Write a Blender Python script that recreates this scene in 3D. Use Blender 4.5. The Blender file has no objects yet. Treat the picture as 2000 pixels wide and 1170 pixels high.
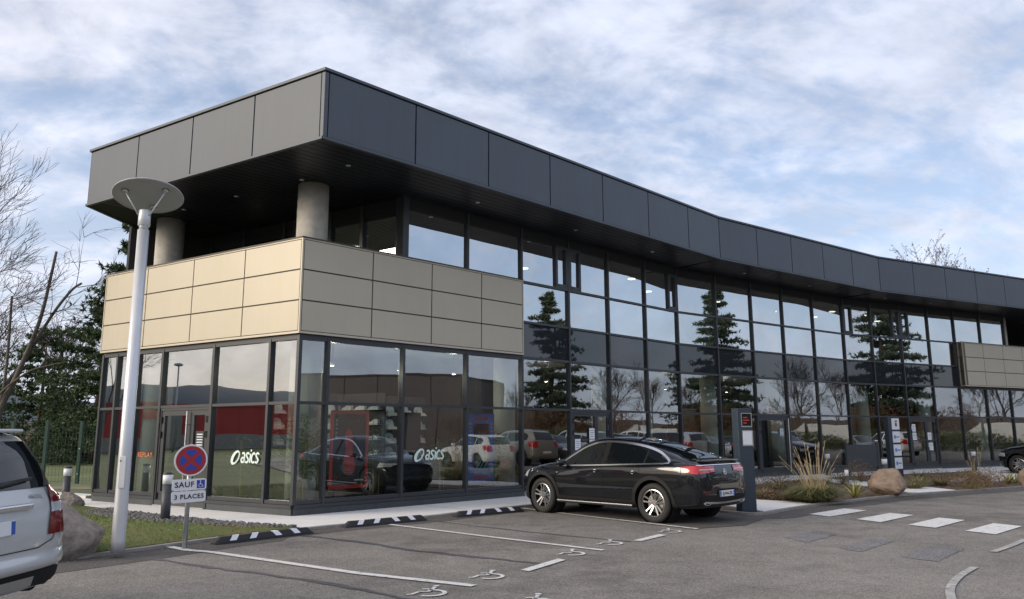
import bpy, bmesh, math, random
from mathutils import Vector, Matrix
from mathutils.bvhtree import BVHTree

# ------------------------------------------------------------------ camera, sky, sun, exposure
scene = bpy.context.scene
COL = scene.collection
R = math.radians
CAM_H = 1.62
cam_data = bpy.data.cameras.new('camera')
cam_data.sensor_width = 36.0
cam_data.lens = 36.0 * 1497.9 / 2000.0
cam_data.clip_start = 0.1
cam_data.clip_end = 9000.0
cam = bpy.data.objects.new('camera', cam_data)
COL.objects.link(cam)
cam.location = (0, 0, CAM_H)
cam.rotation_euler = (Matrix.Rotation(R(90 + 9.884), 3, 'X') @ Matrix.Rotation(R(-0.2155), 3, 'Z')).to_euler()
scene.camera = cam

SUN_HEAD, SUN_EL = -112.0, 20.0          # heading from +Y, clockwise, and elevation
world = bpy.data.worlds.new('World')
scene.world = world
world.use_nodes = True
wt = world.node_tree
wt.nodes.clear()
def wn(t, **k):
    n = wt.nodes.new(t)
    for a, b in k.items():
        setattr(n, a, b)
    return n
def wl(a, b):
    wt.links.new(a, b)
wout = wn('ShaderNodeOutputWorld')
wbg = wn('ShaderNodeBackground')
sky = wn('ShaderNodeTexSky', sky_type='NISHITA', sun_disc=False)
sky.sun_elevation = R(SUN_EL)
sky.sun_rotation = R(SUN_HEAD % 360)
sky.air_density = 1.0
sky.dust_density = 0.6
sky.ozone_density = 3.0
geo = wn('ShaderNodeNewGeometry')
vneg = wn('ShaderNodeVectorMath', operation='SCALE')
vneg.inputs['Scale'].default_value = -1.0
wl(geo.outputs['Incoming'], vneg.inputs[0])
sep = wn('ShaderNodeSeparateXYZ')
wl(vneg.outputs[0], sep.inputs[0])
def wmath(op, a, b=None, clamp=False):
    n = wn('ShaderNodeMath', operation=op, use_clamp=clamp)
    for i, v in enumerate((a, b)):
        if v is None:
            continue
        if isinstance(v, (int, float)):
            n.inputs[i].default_value = v
        else:
            wl(v, n.inputs[i])
    return n.outputs[0]
zc = wmath('MAXIMUM', sep.outputs['Z'], 0.0)
den = wmath('ADD', zc, 0.42)
cx = wmath('DIVIDE', sep.outputs['X'], den)
cy = wmath('DIVIDE', sep.outputs['Y'], den)
comb = wn('ShaderNodeCombineXYZ')
wl(cx, comb.inputs[0]); wl(cy, comb.inputs[1])
def cloud_noise(scale, rot, stretch, detail, rough, dist, off):
    mp = wn('ShaderNodeMapping')
    mp.inputs['Location'].default_value = off
    mp.inputs['Rotation'].default_value = (0, 0, R(rot))
    mp.inputs['Scale'].default_value = (1.0, stretch, 1.0)
    wl(comb.outputs[0], mp.inputs[0])
    n = wn('ShaderNodeTexNoise')
    n.inputs['Scale'].default_value = scale
    n.inputs['Detail'].default_value = detail
    n.inputs['Roughness'].default_value = rough
    n.inputs['Distortion'].default_value = dist
    wl(mp.outputs[0], n.inputs['Vector'])
    return n.outputs['Fac']
big = cloud_noise(1.5, -35, 1.9, 5, 0.55, 0.35, (6.91, 6.01, 0))
mid = cloud_noise(4.6, -28, 1.6, 7, 0.60, 0.35, (5.58, 6.61, 0))
fine = cloud_noise(17.0, -20, 1.2, 5, 0.55, 0.2, (5.5, 2.2, 0))
cm = wmath('ADD', wmath('MULTIPLY', big, 0.44), wmath('ADD', wmath('MULTIPLY', mid, 0.31), wmath('MULTIPLY', fine, 0.26)))
ramp = wn('ShaderNodeValToRGB')
ramp.color_ramp.interpolation = 'EASE'
ramp.color_ramp.elements[0].position = 0.375
ramp.color_ramp.elements[0].color = (0.36, 0.36, 0.36, 1)
ramp.color_ramp.elements[1].position = 0.585
ramp.color_ramp.elements[1].color = (0.93, 0.93, 0.93, 1)
wl(cm, ramp.inputs[0])
# thicker, whiter veil low in the sky, where the layer is seen edge-on
low = wmath('SUBTRACT', 1.0, wmath('DIVIDE', zc, 0.46), True)
mask = wmath('MAXIMUM', ramp.outputs['Color'], wmath('MULTIPLY', wmath('POWER', low, 0.75), 0.97))
# cloud colour: grey-white, warmer and brighter around the low sun
sdir = wn('ShaderNodeCombineXYZ')
sdir.inputs[0].default_value = math.sin(R(SUN_HEAD)) * math.cos(R(SUN_EL))
sdir.inputs[1].default_value = math.cos(R(SUN_HEAD)) * math.cos(R(SUN_EL))
sdir.inputs[2].default_value = math.sin(R(SUN_EL))
dt = wn('ShaderNodeVectorMath', operation='DOT_PRODUCT')
wl(vneg.outputs[0], dt.inputs[0]); wl(sdir.outputs[0], dt.inputs[1])
warm = wmath('POWER', wmath('MAXIMUM', dt.outputs['Value'], 0.0), 1.8)
shade = wn('ShaderNodeMapRange')
shade.inputs['From Min'].default_value = 0.38; shade.inputs['From Max'].default_value = 0.68
shade.inputs['To Min'].default_value = 0.84; shade.inputs['To Max'].default_value = 1.14
wl(mid, shade.inputs['Value'])
ccol = wn('ShaderNodeMix', data_type='RGBA')
ccol.inputs['A'].default_value = (0.40, 0.425, 0.50, 1)
ccol.inputs['B'].default_value = (0.80, 0.69, 0.62, 1)
wl(warm, ccol.inputs['Factor'])
cshade = wn('ShaderNodeMix', data_type='RGBA', blend_type='MULTIPLY')
cshade.inputs['Factor'].default_value = 1.0
wl(ccol.outputs['Result'], cshade.inputs['A'])
wl(shade.outputs[0], cshade.inputs['B'])
skys = wn('ShaderNodeMix', data_type='RGBA', blend_type='MULTIPLY')
skys.inputs['Factor'].default_value = 1.0
SKY_K = 0.10
skys.inputs['B'].default_value = (SKY_K, SKY_K, SKY_K, 1)
wl(sky.outputs[0], skys.inputs['A'])
smix = wn('ShaderNodeMix', data_type='RGBA')
wl(mask, smix.inputs['Factor'])
wl(skys.outputs['Result'], smix.inputs['A'])
wl(cshade.outputs['Result'], smix.inputs['B'])
wl(smix.outputs['Result'], wbg.inputs['Color'])
wbg.inputs['Strength'].default_value = 1.0
wl(wbg.outputs[0], wout.inputs['Surface'])

sun_data = bpy.data.lights.new('sun', 'SUN')
sun_data.energy = 1.3
sun_data.angle = R(26)
sun_data.color = (1.0, 0.87, 0.70)
sun = bpy.data.objects.new('sun', sun_data)
COL.objects.link(sun)
sv = Vector((math.sin(R(SUN_HEAD)) * math.cos(R(SUN_EL)), math.cos(R(SUN_HEAD)) * math.cos(R(SUN_EL)), math.sin(R(SUN_EL))))
sun.rotation_euler = sv.to_track_quat('Z', 'Y').to_euler()
sun.location = sv * 60

scene.view_settings.view_transform = 'Standard'
scene.view_settings.look = 'None'
scene.view_settings.exposure = 1.0
scene.view_settings.gamma = 1.0
scene.view_settings.use_curve_mapping = False
scene.render.engine = 'CYCLES'
scene.cycles.use_denoising = True
scene.cycles.max_bounces = 8
scene.cycles.transparent_max_bounces = 12
scene.cycles.caustics_reflective = False
scene.cycles.caustics_refractive = False
scene.cycles.sample_clamp_indirect = 6.0

# ------------------------------------------------------------------ helpers
rnd = random.Random(7)
MATS = {}
def pbr(name, col, rough=0.5, metal=0.0, var=0.12, scale=4.0, bump=0.0, bscale=60.0, coat=0.0, spec=0.5, col2=None, coatr=0.03, detail=6, streak=0.0):
    if name in MATS:
        return MATS[name]
    m = bpy.data.materials.new(name)
    m.use_nodes = True
    nt = m.node_tree
    b = nt.nodes['Principled BSDF']
    b.inputs['Roughness'].default_value = rough
    b.inputs['Metallic'].default_value = metal
    b.inputs['Specular IOR Level'].default_value = spec
    b.inputs['Coat Weight'].default_value = coat
    b.inputs['Coat Roughness'].default_value = coatr
    tc = nt.nodes.new('ShaderNodeTexCoord')
    if var or col2:
        n = nt.nodes.new('ShaderNodeTexNoise')
        n.inputs['Scale'].default_value = scale
        n.inputs['Detail'].default_value = detail
        n.inputs['Roughness'].default_value = 0.6
        nt.links.new(tc.outputs['Object'], n.inputs['Vector'])
        rp = nt.nodes.new('ShaderNodeValToRGB')
        rp.color_ramp.elements[0].position = 0.3
        rp.color_ramp.elements[1].position = 0.7
        c2 = col2 if col2 else tuple(min(1, c * (1 + var)) for c in col)
        c1 = col if col2 else tuple(c * (1 - var) for c in col)
        rp.color_ramp.elements[0].color = (*c1, 1)
        rp.color_ramp.elements[1].color = (*c2, 1)
        nt.links.new(n.outputs['Fac'], rp.inputs[0])
        src = rp.outputs[0]
        if streak:
            mp = nt.nodes.new('ShaderNodeMapping'); mp.inputs['Scale'].default_value = (7.0, 7.0, 0.35)
            nt.links.new(tc.outputs['Object'], mp.inputs[0])
            ns = nt.nodes.new('ShaderNodeTexNoise'); ns.inputs['Scale'].default_value = 1.0; ns.inputs['Detail'].default_value = 5
            nt.links.new(mp.outputs[0], ns.inputs['Vector'])
            r2 = nt.nodes.new('ShaderNodeValToRGB'); r2.color_ramp.elements[0].position = 0.28; r2.color_ramp.elements[1].position = 0.56
            q = 1 - streak
            r2.color_ramp.elements[0].color = (q, q, q * 0.97, 1); r2.color_ramp.elements[1].color = (1, 1, 1, 1)
            nt.links.new(ns.outputs['Fac'], r2.inputs[0])
            ml = nt.nodes.new('ShaderNodeMix'); ml.data_type = 'RGBA'; ml.blend_type = 'MULTIPLY'; ml.inputs['Factor'].default_value = 1.0
            nt.links.new(src, ml.inputs['A']); nt.links.new(r2.outputs[0], ml.inputs['B']); src = ml.outputs['Result']
        nt.links.new(src, b.inputs['Base Color'])
    else:
        b.inputs['Base Color'].default_value = (*col, 1)
    if bump:
        n2 = nt.nodes.new('ShaderNodeTexNoise')
        n2.inputs['Scale'].default_value = bscale
        n2.inputs['Detail'].default_value = 5
        nt.links.new(tc.outputs['Object'], n2.inputs['Vector'])
        bp = nt.nodes.new('ShaderNodeBump')
        bp.inputs['Strength'].default_value = bump
        bp.inputs['Distance'].default_value = 0.02
        nt.links.new(n2.outputs['Fac'], bp.inputs['Height'])
        nt.links.new(bp.outputs[0], b.inputs['Normal'])
    MATS[name] = m
    return m

def emit(name, col, s):
    m = bpy.data.materials.new(name)
    m.use_nodes = True
    nt = m.node_tree
    b = nt.nodes['Principled BSDF']
    b.inputs['Base Color'].default_value = (*col, 1)
    b.inputs['Emission Color'].default_value = (*col, 1)
    b.inputs['Emission Strength'].default_value = s
    MATS[name] = m
    return m

def glass_mat(name, tint, base, wav=0.0018):
    """Coated glazing: a see-through tinted sheet under a mirror-like coating; more mirror at glancing angles."""
    m = bpy.data.materials.new(name)
    m.use_nodes = True
    nt = m.node_tree
    nt.nodes.clear()
    o = nt.nodes.new('ShaderNodeOutputMaterial')
    tr = nt.nodes.new('ShaderNodeBsdfTransparent')
    tr.inputs[0].default_value = (*tint, 1)
    gl = nt.nodes.new('ShaderNodeBsdfGlossy')
    gl.inputs['Roughness'].default_value = 0.0
    gl.inputs['Color'].default_value = (0.93, 0.97, 1.0, 1)
    mx = nt.nodes.new('ShaderNodeMixShader')
    fr = nt.nodes.new('ShaderNodeFresnel')
    fr.inputs['IOR'].default_value = 1.52
    mr = nt.nodes.new('ShaderNodeMapRange')
    mr.inputs['From Min'].default_value = 0.04
    mr.inputs['From Max'].default_value = 1.0
    mr.inputs['To Min'].default_value = base
    mr.inputs['To Max'].default_value = 1.0
    tc = nt.nodes.new('ShaderNodeTexCoord')
    n = nt.nodes.new('ShaderNodeTexNoise')
    n.inputs['Scale'].default_value = 0.9
    n.inputs['Detail'].default_value = 1.0
    nt.links.new(tc.outputs['Object'], n.inputs['Vector'])
    bp = nt.nodes.new('ShaderNodeBump')
    bp.inputs['Strength'].default_value = 1.0
    bp.inputs['Distance'].default_value = wav
    nt.links.new(n.outputs['Fac'], bp.inputs['Height'])
    nt.links.new(bp.outputs[0], gl.inputs['Normal'])
    nt.links.new(fr.outputs[0], mr.inputs['Value'])
    nt.links.new(mr.outputs[0], mx.inputs[0])
    nt.links.new(tr.outputs[0], mx.inputs[1])
    nt.links.new(gl.outputs[0], mx.inputs[2])
    nt.links.new(mx.outputs[0], o.inputs['Surface'])
    MATS[name] = m
    return m

def tag(o, label=None, cat=None, group=None, kind=None):
    if label: o['label'] = label
    if cat: o['category'] = cat
    if group: o['group'] = group
    if kind: o['kind'] = kind
    return o

def empty(name, loc=(0, 0, 0), rz=0.0, parent=None):
    o = bpy.data.objects.new(name, None)
    COL.objects.link(o)
    o.location = loc
    o.rotation_euler = (0, 0, rz)
    o.empty_display_size = 0.2
    if parent: o.parent = parent
    return o

def link(name, me, mat=None, parent=None):
    o = bpy.data.objects.new(name, me)
    COL.objects.link(o)
    if mat is not None and not me.materials:
        me.materials.append(mat)
    if parent is not None:
        o.parent = parent
    return o

class MB:
    def __init__(s):
        s.v = []; s.f = []
    def add(s, vs, fs):
        n = len(s.v)
        s.v += [tuple(v) for v in vs]
        s.f += [tuple(i + n for i in f) for f in fs]
        return s
    def box(s, c, size, ax=None):
        """c centre; size full extents; ax optional 3 axis vectors"""
        c = Vector(c)
        X, Y, Z = ax if ax else (Vector((1, 0, 0)), Vector((0, 1, 0)), Vector((0, 0, 1)))
        hx, hy, hz = (q / 2 for q in size)
        vs = [c + X * (a * hx) + Y * (b * hy) + Z * (d * hz) for a in (-1, 1) for b in (-1, 1) for d in (-1, 1)]
        return s.add(vs, [(0, 1, 3, 2), (4, 6, 7, 5), (0, 4, 5, 1), (2, 3, 7, 6), (0, 2, 6, 4), (1, 5, 7, 3)])
    def wallbox(s, A, B, z0, z1, d0, d1):
        """box along plan line A-B, between heights z0..z1, from offset d0 to d1 along the outward (right-hand) normal"""
        ax, ay = A; bx, by = B
        L = math.hypot(bx - ax, by - ay)
        nx, ny = (by - ay) / L, -(bx - ax) / L
        pts = [(ax + nx * d0, ay + ny * d0), (bx + nx * d0, by + ny * d0), (bx + nx * d1, by + ny * d1), (ax + nx * d1, ay + ny * d1)]
        return s.prism(pts, z0, z1)
    def prism(s, pts, z0, z1):
        n = len(pts)
        area = sum(pts[i][0] * pts[(i + 1) % n][1] - pts[(i + 1) % n][0] * pts[i][1] for i in range(n))
        if area < 0: pts = pts[::-1]
        zz0 = z0 if isinstance(z0, (list, tuple)) else [z0] * n
        zz1 = z1 if isinstance(z1, (list, tuple)) else [z1] * n
        vs = [(p[0], p[1], z) for p, z in zip(pts, zz0)] + [(p[0], p[1], z) for p, z in zip(pts, zz1)]
        fs = [tuple(range(n - 1, -1, -1)), tuple(range(n, 2 * n))] + [(i, (i + 1) % n, n + (i + 1) % n, n + i) for i in range(n)]
        return s.add(vs, fs)
    def poly(s, pts):
        return s.add(pts, [tuple(range(len(pts)))])
    def tube(s, path, rad, seg=6, cap=True):
        path = [Vector(p) for p in path]
        n = len(path)
        rr = rad if isinstance(rad, (list, tuple)) else [rad] * n
        vs = []
        up = None
        for i in range(n):
            d = (path[min(i + 1, n - 1)] - path[max(i - 1, 0)])
            if d.length < 1e-9: d = Vector((0, 0, 1))
            d.normalize()
            if up is None or abs(up.dot(d)) > 0.95:
                up = Vector((0, 0, 1)) if abs(d.z) < 0.9 else Vector((1, 0, 0))
            a = d.cross(up).normalized(); b = a.cross(d).normalized(); up = b
            for k in range(seg):
                t = 2 * math.pi * k / seg
                vs.append(path[i] + (a * math.cos(t) + b * math.sin(t)) * rr[i])
        fs = [(i * seg + k, i * seg + (k + 1) % seg, (i + 1) * seg + (k + 1) % seg, (i + 1) * seg + k) for i in range(n - 1) for k in range(seg)]
        if cap:
            fs.append(tuple(range(seg - 1, -1, -1)))
            fs.append(tuple((n - 1) * seg + k for k in range(seg)))
        return s.add(vs, fs)
    def lathe(s, prof, seg=24, c=(0, 0, 0), ax='z', closed=False, cap=True):
        """prof: list of (r, h)"""
        vs = []
        for r, h in prof:
            for k in range(seg):
                t = 2 * math.pi * k / seg
                x, y = r * math.cos(t), r * math.sin(t)
                p = (x, y, h) if ax == 'z' else ((h, x, y) if ax == 'x' else (x, h, y))
                vs.append((p[0] + c[0], p[1] + c[1], p[2] + c[2]))
        n = len(prof)
        fs = []
        for i in range(n if closed else n - 1):
            j = (i + 1) % n
            for k in range(seg):
                q = (i * seg + k, i * seg + (k + 1) % seg, j * seg + (k + 1) % seg, j * seg + k)
                fs.append(q if ax != 'y' else q[::-1])
        if not closed and cap:
            if prof[0][0] > 1e-6: fs.append(tuple(range(seg - 1, -1, -1)) if ax != 'y' else tuple(range(seg)))
            if prof[-1][0] > 1e-6: fs.append(tuple((n - 1) * seg + k for k in range(seg)) if ax != 'y' else tuple((n - 1) * seg + k for k in range(seg - 1, -1, -1)))
        return s.add(vs, fs)
    def mesh(s, name, smooth=False):
        me = bpy.data.meshes.new(name)
        me.from_pydata(s.v, [], s.f)
        if smooth:
            me.polygons.foreach_set('use_smooth', [True] * len(me.polygons))
        me.update()
        return me
    def build(s, name, mat, parent=None, smooth=False, bevel=0.0):
        me = s.mesh(name, smooth)
        o = link(name, me, mat, parent)
        if bevel:
            md = o.modifiers.new('bevel', 'BEVEL')
            md.width = bevel; md.segments = 2; md.limit_method = 'ANGLE'
        return o

def copy_tree(o, parent=None):
    c = o.copy()
    COL.objects.link(c)
    if parent is not None: c.parent = parent
    for ch in list(o.children):
        copy_tree(ch, c)
    return c

def text_mesh(txt, size, depth=0.002, align='CENTER', bold=0.0, spacing=1.0):
    """lettering as a flat mesh in its local XY plane"""
    cu = bpy.data.curves.new('lettering', 'FONT')
    cu.body = txt; cu.size = size; cu.extrude = depth / 2; cu.align_x = align; cu.align_y = 'CENTER'
    cu.offset = bold; cu.space_character = spacing; cu.resolution_u = 3
    o = bpy.data.objects.new('lettering_tmp', cu)
    COL.objects.link(o)
    dg = bpy.context.evaluated_depsgraph_get()
    me = bpy.data.meshes.new_from_object(o.evaluated_get(dg))
    bpy.data.objects.remove(o)
    bpy.data.curves.remove(cu)
    me.materials.clear()
    return me

def frame3(origin, xdir, ydir):
    """matrix whose local X,Y lie along the given directions"""
    x = Vector(xdir).normalized(); y = Vector(ydir); y = (y - x * y.dot(x)).normalized(); z = x.cross(y)
    m = Matrix((x, y, z)).transposed().to_4x4()
    m.translation = Vector(origin)
    return m

def hd(a):
    return Vector((math.sin(R(a)), math.cos(R(a))))
def interp(keys, x):
    if x <= keys[0][0]: return keys[0][1]
    for (a, va), (b, vb) in zip(keys, keys[1:]):
        if x <= b:
            return va + (vb - va) * (x - a) / (b - a)
    return keys[-1][1]
def smooth_keys(keys, x):
    """monotone cubic interpolation"""
    n = len(keys)
    if x <= keys[0][0]: return keys[0][1]
    if x >= keys[-1][0]: return keys[-1][1]
    d = [(keys[i + 1][1] - keys[i][1]) / (keys[i + 1][0] - keys[i][0]) for i in range(n - 1)]
    m = [d[0]] + [0 if d[i - 1] * d[i] <= 0 else 2 * d[i - 1] * d[i] / (d[i - 1] + d[i]) for i in range(1, n - 1)] + [d[-1]]
    for i in range(n - 1):
        if x <= keys[i + 1][0]:
            h = keys[i + 1][0] - keys[i][0]; t = (x - keys[i][0]) / h
            return (keys[i][1] * (1 + 2 * t) * (1 - t) ** 2 + m[i] * h * t * (1 - t) ** 2 + keys[i + 1][1] * t * t * (3 - 2 * t) + m[i + 1] * h * t * t * (t - 1))
# ------------------------------------------------------------------ materials
M = {}
M['anthracite'] = pbr('anthracite_metal', (0.082, 0.100, 0.125), 0.48, 0.0, 0.05, 0.9, 0.02, 1.5, spec=0.38, streak=0.05)
M['frame'] = pbr('anthracite_frame', (0.034, 0.038, 0.044), 0.40, 0.0, 0.06, 3.0)
M['plinth'] = pbr('plinth_metal', (0.05, 0.058, 0.066), 0.5, 0.0, 0.10, 3.0, streak=0.2)
M['joint'] = pbr('dark_joint', (0.012, 0.013, 0.016), 0.7, var=0)
M['beige'] = pbr('beige_panel', (0.51, 0.457, 0.355), 0.45, 0.1, 0.035, 0.7, streak=0.022)
M['beige_trim'] = pbr('beige_trim', (0.535, 0.48, 0.375), 0.42, 0.1, 0.03, 2.0)
M['beige_joint'] = pbr('bronze_joint', (0.075, 0.062, 0.045), 0.6, var=0)
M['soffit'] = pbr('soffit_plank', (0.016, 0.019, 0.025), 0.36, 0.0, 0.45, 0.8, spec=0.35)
M['concrete_col'] = pbr('column_concrete', (0.56, 0.53, 0.47), 0.75, 0, 0.16, 5.0, 0.15, 40)
M['inner_col'] = pbr('painted_column', (0.66, 0.68, 0.62), 0.6, 0, 0.05, 3.0)
M['inner_floor'] = pbr('shop_floor', (0.09, 0.088, 0.085), 0.35, 0, 0.1, 2.0)
M['inner_wall'] = pbr('shop_wall', (0.045, 0.045, 0.046), 0.8, 0, 0.2, 0.8)
M['inner_ceil'] = pbr('office_ceiling', (0.14, 0.14, 0.135), 0.8, 0, 0.06, 1.0)
M['roofing'] = pbr('roof_membrane', (0.18, 0.18, 0.18), 0.9, 0, 0.1, 2)
M['spandrel'] = pbr('spandrel_glass', (0.024, 0.029, 0.036), 0.0, 0.0, 0.0, spec=0.5)
M['spandrel'].node_tree.nodes['Principled BSDF'].inputs['IOR'].default_value = 1.62
M['glass'] = glass_mat('curtain_glass', (0.84, 0.92, 0.88), 0.27)
M['glass_up'] = glass_mat('upper_glass', (0.42, 0.47, 0.46), 0.52)
M['glass_left'] = glass_mat('shop_glass', (0.82, 0.90, 0.86), 0.36)
M['steel'] = pbr('brushed_steel', (0.62, 0.62, 0.62), 0.28, 1.0, 0.05, 20)
M['white_paint'] = pbr('white_paint', (0.80, 0.80, 0.80), 0.5, 0, 0.03, 4)
M['black_plastic'] = pbr('black_plastic', (0.015, 0.015, 0.016), 0.5, 0, 0.1, 10)
M['paper'] = pbr('white_paper', (0.78, 0.82, 0.86), 0.7, 0, 0.03, 6)
M['light'] = emit('ceiling_lamp_glow', (1.0, 0.93, 0.80), 2.6)

# ------------------------------------------------------------------ building plan (metres; camera above the origin)
P0 = Vector((-4.369, 15.699))
H1, H2, H3, HL = 44.7, 53.5, 62.6, -57.8
K1 = P0 + hd(H1) * 14.16
K2 = K1 + hd(H2) * 10.28
K3 = K2 + hd(H3) * 30.0
SEG = [(P0, K1, H1), (K1, K2, H2), (K2, K3, H3)]
ZS, T1, T2, T3, T4 = 0.02, 2.25, 3.60, 4.565, 5.66
SOF, FB, FT = 7.165, 7.225, 8.62
def on(seg, s):
    a, b, h = SEG[seg]
    return a + hd(h) * s
def left(s):
    return P0 + hd(HL) * s
def nrm(h):                       # outward normal (towards the car park) of a wall that runs along heading h
    return Vector((math.cos(R(h)), -math.sin(R(h))))
NL = Vector((-math.cos(R(HL)), math.sin(R(HL))))   # outward normal of the left wall
def off(p, n, d):
    return p + n * d
cols = [(0, s) for s in (0, 0.66, 2.64, 4.59, 6.55, 8.49, 10.35, 12.29, 14.16)] + [(1, s) for s in (2.04, 4.09, 6.03, 8.08, 10.28)] + [(2, s) for s in (1.73, 3.65, 5.56, 7.45, 9.42, 11.35, 13.28, 15.21, 17.14, 19.07)]
LEFT_S = (0.0, 0.84, 2.68, 4.56, 5.57, 6.43, 7.06)

bld = empty('office_building', (P0.x, P0.y, 0))
tag(bld, 'two-storey glass shop and office building with dark roof fascia and beige panel bands', 'building')
def bpart(mb, name, mat, parent=None, smooth=False, bevel=0.0):
    o = mb.build(name, mat, parent, smooth, bevel)
    p = parent if parent is not None else bld
    o.parent = p
    if p is bld:
        o.matrix_parent_inverse = Matrix.Translation((-P0.x, -P0.y, 0))
    return o

# --- line of intersection helper for offset polylines
def isect(p, d, q, e):
    den = d.x * e.y - d.y * e.x
    t = ((q.x - p.x) * e.y - (q.y - p.y) * e.x) / den
    return p + d * t
def offset_corner(o1, oL):
    return isect(off(P0, nrm(H1), o1), hd(H1), off(P0, NL, oL), hd(HL))

# ---------------------------------------------------------------- fascia (overhanging roof edge)
OV, OVL = 1.83, 1.13
FC = offset_corner(OV, OVL)
F1 = isect(off(K1, nrm(H1), OV), hd(H1), off(K1, nrm(H2), OV), hd(H2))
F2 = isect(off(K2, nrm(H2), OV), hd(H2), off(K2, nrm(H3), OV), hd(H3))
F3 = F2 + hd(H3) * 31
FL = FC + hd(HL) * 8.13
FLB = FL + hd(6.2) * 7.0
FLBB = FLB + hd(40) * 9
roof_poly = [FC, F1, F2, F3, F3 - nrm(H3) * 14, F2 - nrm(58) * 15, F1 - nrm(49) * 15, FLBB, FLB, FL]
mb = MB()
ins = 0.03
def inset_roof(d):
    """roof outline moved inwards on the visible sides"""
    c = offset_corner(OV - d, OVL - d)
    f1 = isect(off(K1, nrm(H1), OV - d), hd(H1), off(K1, nrm(H2), OV - d), hd(H2))
    f2 = isect(off(K2, nrm(H2), OV - d), hd(H2), off(K2, nrm(H3), OV - d), hd(H3))
    return [c, f1, f2, F3 - nrm(H3) * d, roof_poly[4], roof_poly[5], roof_poly[6], FLBB, FLB + hd(96) * d, FL - NL * d + hd(96) * d]
mb.prism([tuple(p) for p in inset_roof(0.035)], FB - 0.02, FT - 0.075)
fascia = bpart(mb, 'fascia', M['joint'])
mb = MB()
mb.prism([tuple(p) for p in inset_roof(-0.025)], FT - 0.055, FT)
bpart(mb, 'coping', M['anthracite'], fascia)
mb = MB()
for a_, b_ in ((FL, FC), (FC, F1), (F1, F2), (F2, F3), (FLB, FL)): mb.wallbox(a_, b_, SOF, FB - 0.012, -0.05, 0.03)
bpart(mb, 'drip_edge', M['anthracite'], fascia)

def fascia_panel(A, B):
    d = (B - A).normalized(); g = 0.019
    m = MB()
    m.wallbox(A + d * g, B - d * g, FB + 0.006, FT - 0.085, -0.03, 0.0)
    bpart(m, 'panel', M['anthracite'], fascia)
L1 = (F1 - FC).length
js = [0.09] + [0.09 + (L1 - 1.87 - 0.09) * k / 6 for k in range(1, 7)] + [L1]
for a, b in zip(js, js[1:]):
    fascia_panel(FC + hd(H1) * a, FC + hd(H1) * b)
L2 = (F2 - F1).length
for k in range(5):
    fascia_panel(F1 + hd(H2) * (L2 * k / 5), F1 + hd(H2) * (L2 * (k + 1) / 5))
for k in range(14):
    fascia_panel(F2 + hd(H3) * (2.12 * k), F2 + hd(H3) * (2.12 * (k + 1)))
ll = [0.09, 2.03, 4.07, 6.10, 8.10]
for a, b in zip(ll, ll[1:]):
    fascia_panel(FC + hd(HL) * b, FC + hd(HL) * a)
fascia_panel(FLB, FL)
m = MB()
m.prism([tuple(FC + hd(HL) * 0.085), tuple(FC), tuple(FC + hd(H1) * 0.085), tuple(FC + hd(H1) * 0.085 - nrm(H1) * 0.03), tuple(offset_corner(OV - 0.03, OVL - 0.03)), tuple(FC + hd(HL) * 0.085 - NL * 0.03)], FB + 0.006, FT - 0.085)
bpart(m, 'corner_trim', M['anthracite'], fascia)

# ---------------------------------------------------------------- soffit planks and downlights
def clip(poly, p, n):
    """keep the part of a polygon where (q-p).n >= 0"""
    out = []
    for i in range(len(poly)):
        a, b = poly[i], poly[(i + 1) % len(poly)]
        da, db = (a - p).dot(n), (b - p).dot(n)
        if da >= 0: out.append(a)
        if da * db < 0: out.append(a + (b - a) * (da / (da - db)))
    return out
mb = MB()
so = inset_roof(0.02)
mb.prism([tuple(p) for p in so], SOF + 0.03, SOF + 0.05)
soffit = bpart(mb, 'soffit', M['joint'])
bisc1 = Vector((math.cos(R((H1 + H2) / 2)), -math.sin(R((H1 + H2) / 2))))
bisc2 = Vector((math.cos(R((H2 + H3) / 2)), -math.sin(R((H2 + H3) / 2))))
def perp(v): return Vector((-v.y, v.x))
areas = []
a1 = clip(clip(so, K1, -perp(bisc1)), K1, -perp(bisc1))
def along_sign(poly, p, n): return clip(poly, p, n)
t1 = Vector((bisc1.y, -bisc1.x)); t2 = Vector((bisc2.y, -bisc2.x))
if t1.dot(hd(H1)) < 0: t1 = -t1
if t2.dot(hd(H2)) < 0: t2 = -t2
s1 = clip([so[0], so[1], so[1] - nrm(H1) * 7, so[9] + hd(6) * 4.2, so[9]], so[1], -t1)
s2 = clip(clip([so[1], so[2], so[2] - nrm(H2) * 4, so[1] - nrm(H2) * 4], so[1], t1), so[2], -t2)
s3 = clip([so[2], so[3], so[3] - nrm(H3) * 4, so[2] - nrm(H3) * 4], so[2], t2)
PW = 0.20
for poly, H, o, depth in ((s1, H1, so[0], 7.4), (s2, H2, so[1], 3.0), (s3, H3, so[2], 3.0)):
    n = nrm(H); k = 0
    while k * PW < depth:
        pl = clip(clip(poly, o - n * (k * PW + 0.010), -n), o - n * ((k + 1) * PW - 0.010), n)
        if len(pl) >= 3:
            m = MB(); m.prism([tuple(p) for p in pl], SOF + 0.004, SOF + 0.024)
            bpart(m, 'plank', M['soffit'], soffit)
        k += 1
def downlight(p):
    m = MB(); m.lathe([(0.0, 0), (0.05, 0), (0.06, 0.02), (0.0, 0.02)], 14, (p.x, p.y, SOF - 0.008))
    bpart(m, 'downlight', M['steel'], soffit)
for s in (1.2, 4.9, 8.6, 12.3):
    downlight(FC + hd(H1) * s - nrm(H1) * 0.95)
for s in (2.5, 6.5): downlight(F1 + hd(H2) * s - nrm(H2) * 0.95)
for s in (1.5, 4.5, 8): downlight(F2 + hd(H3) * s - nrm(H3) * 0.95)
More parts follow.
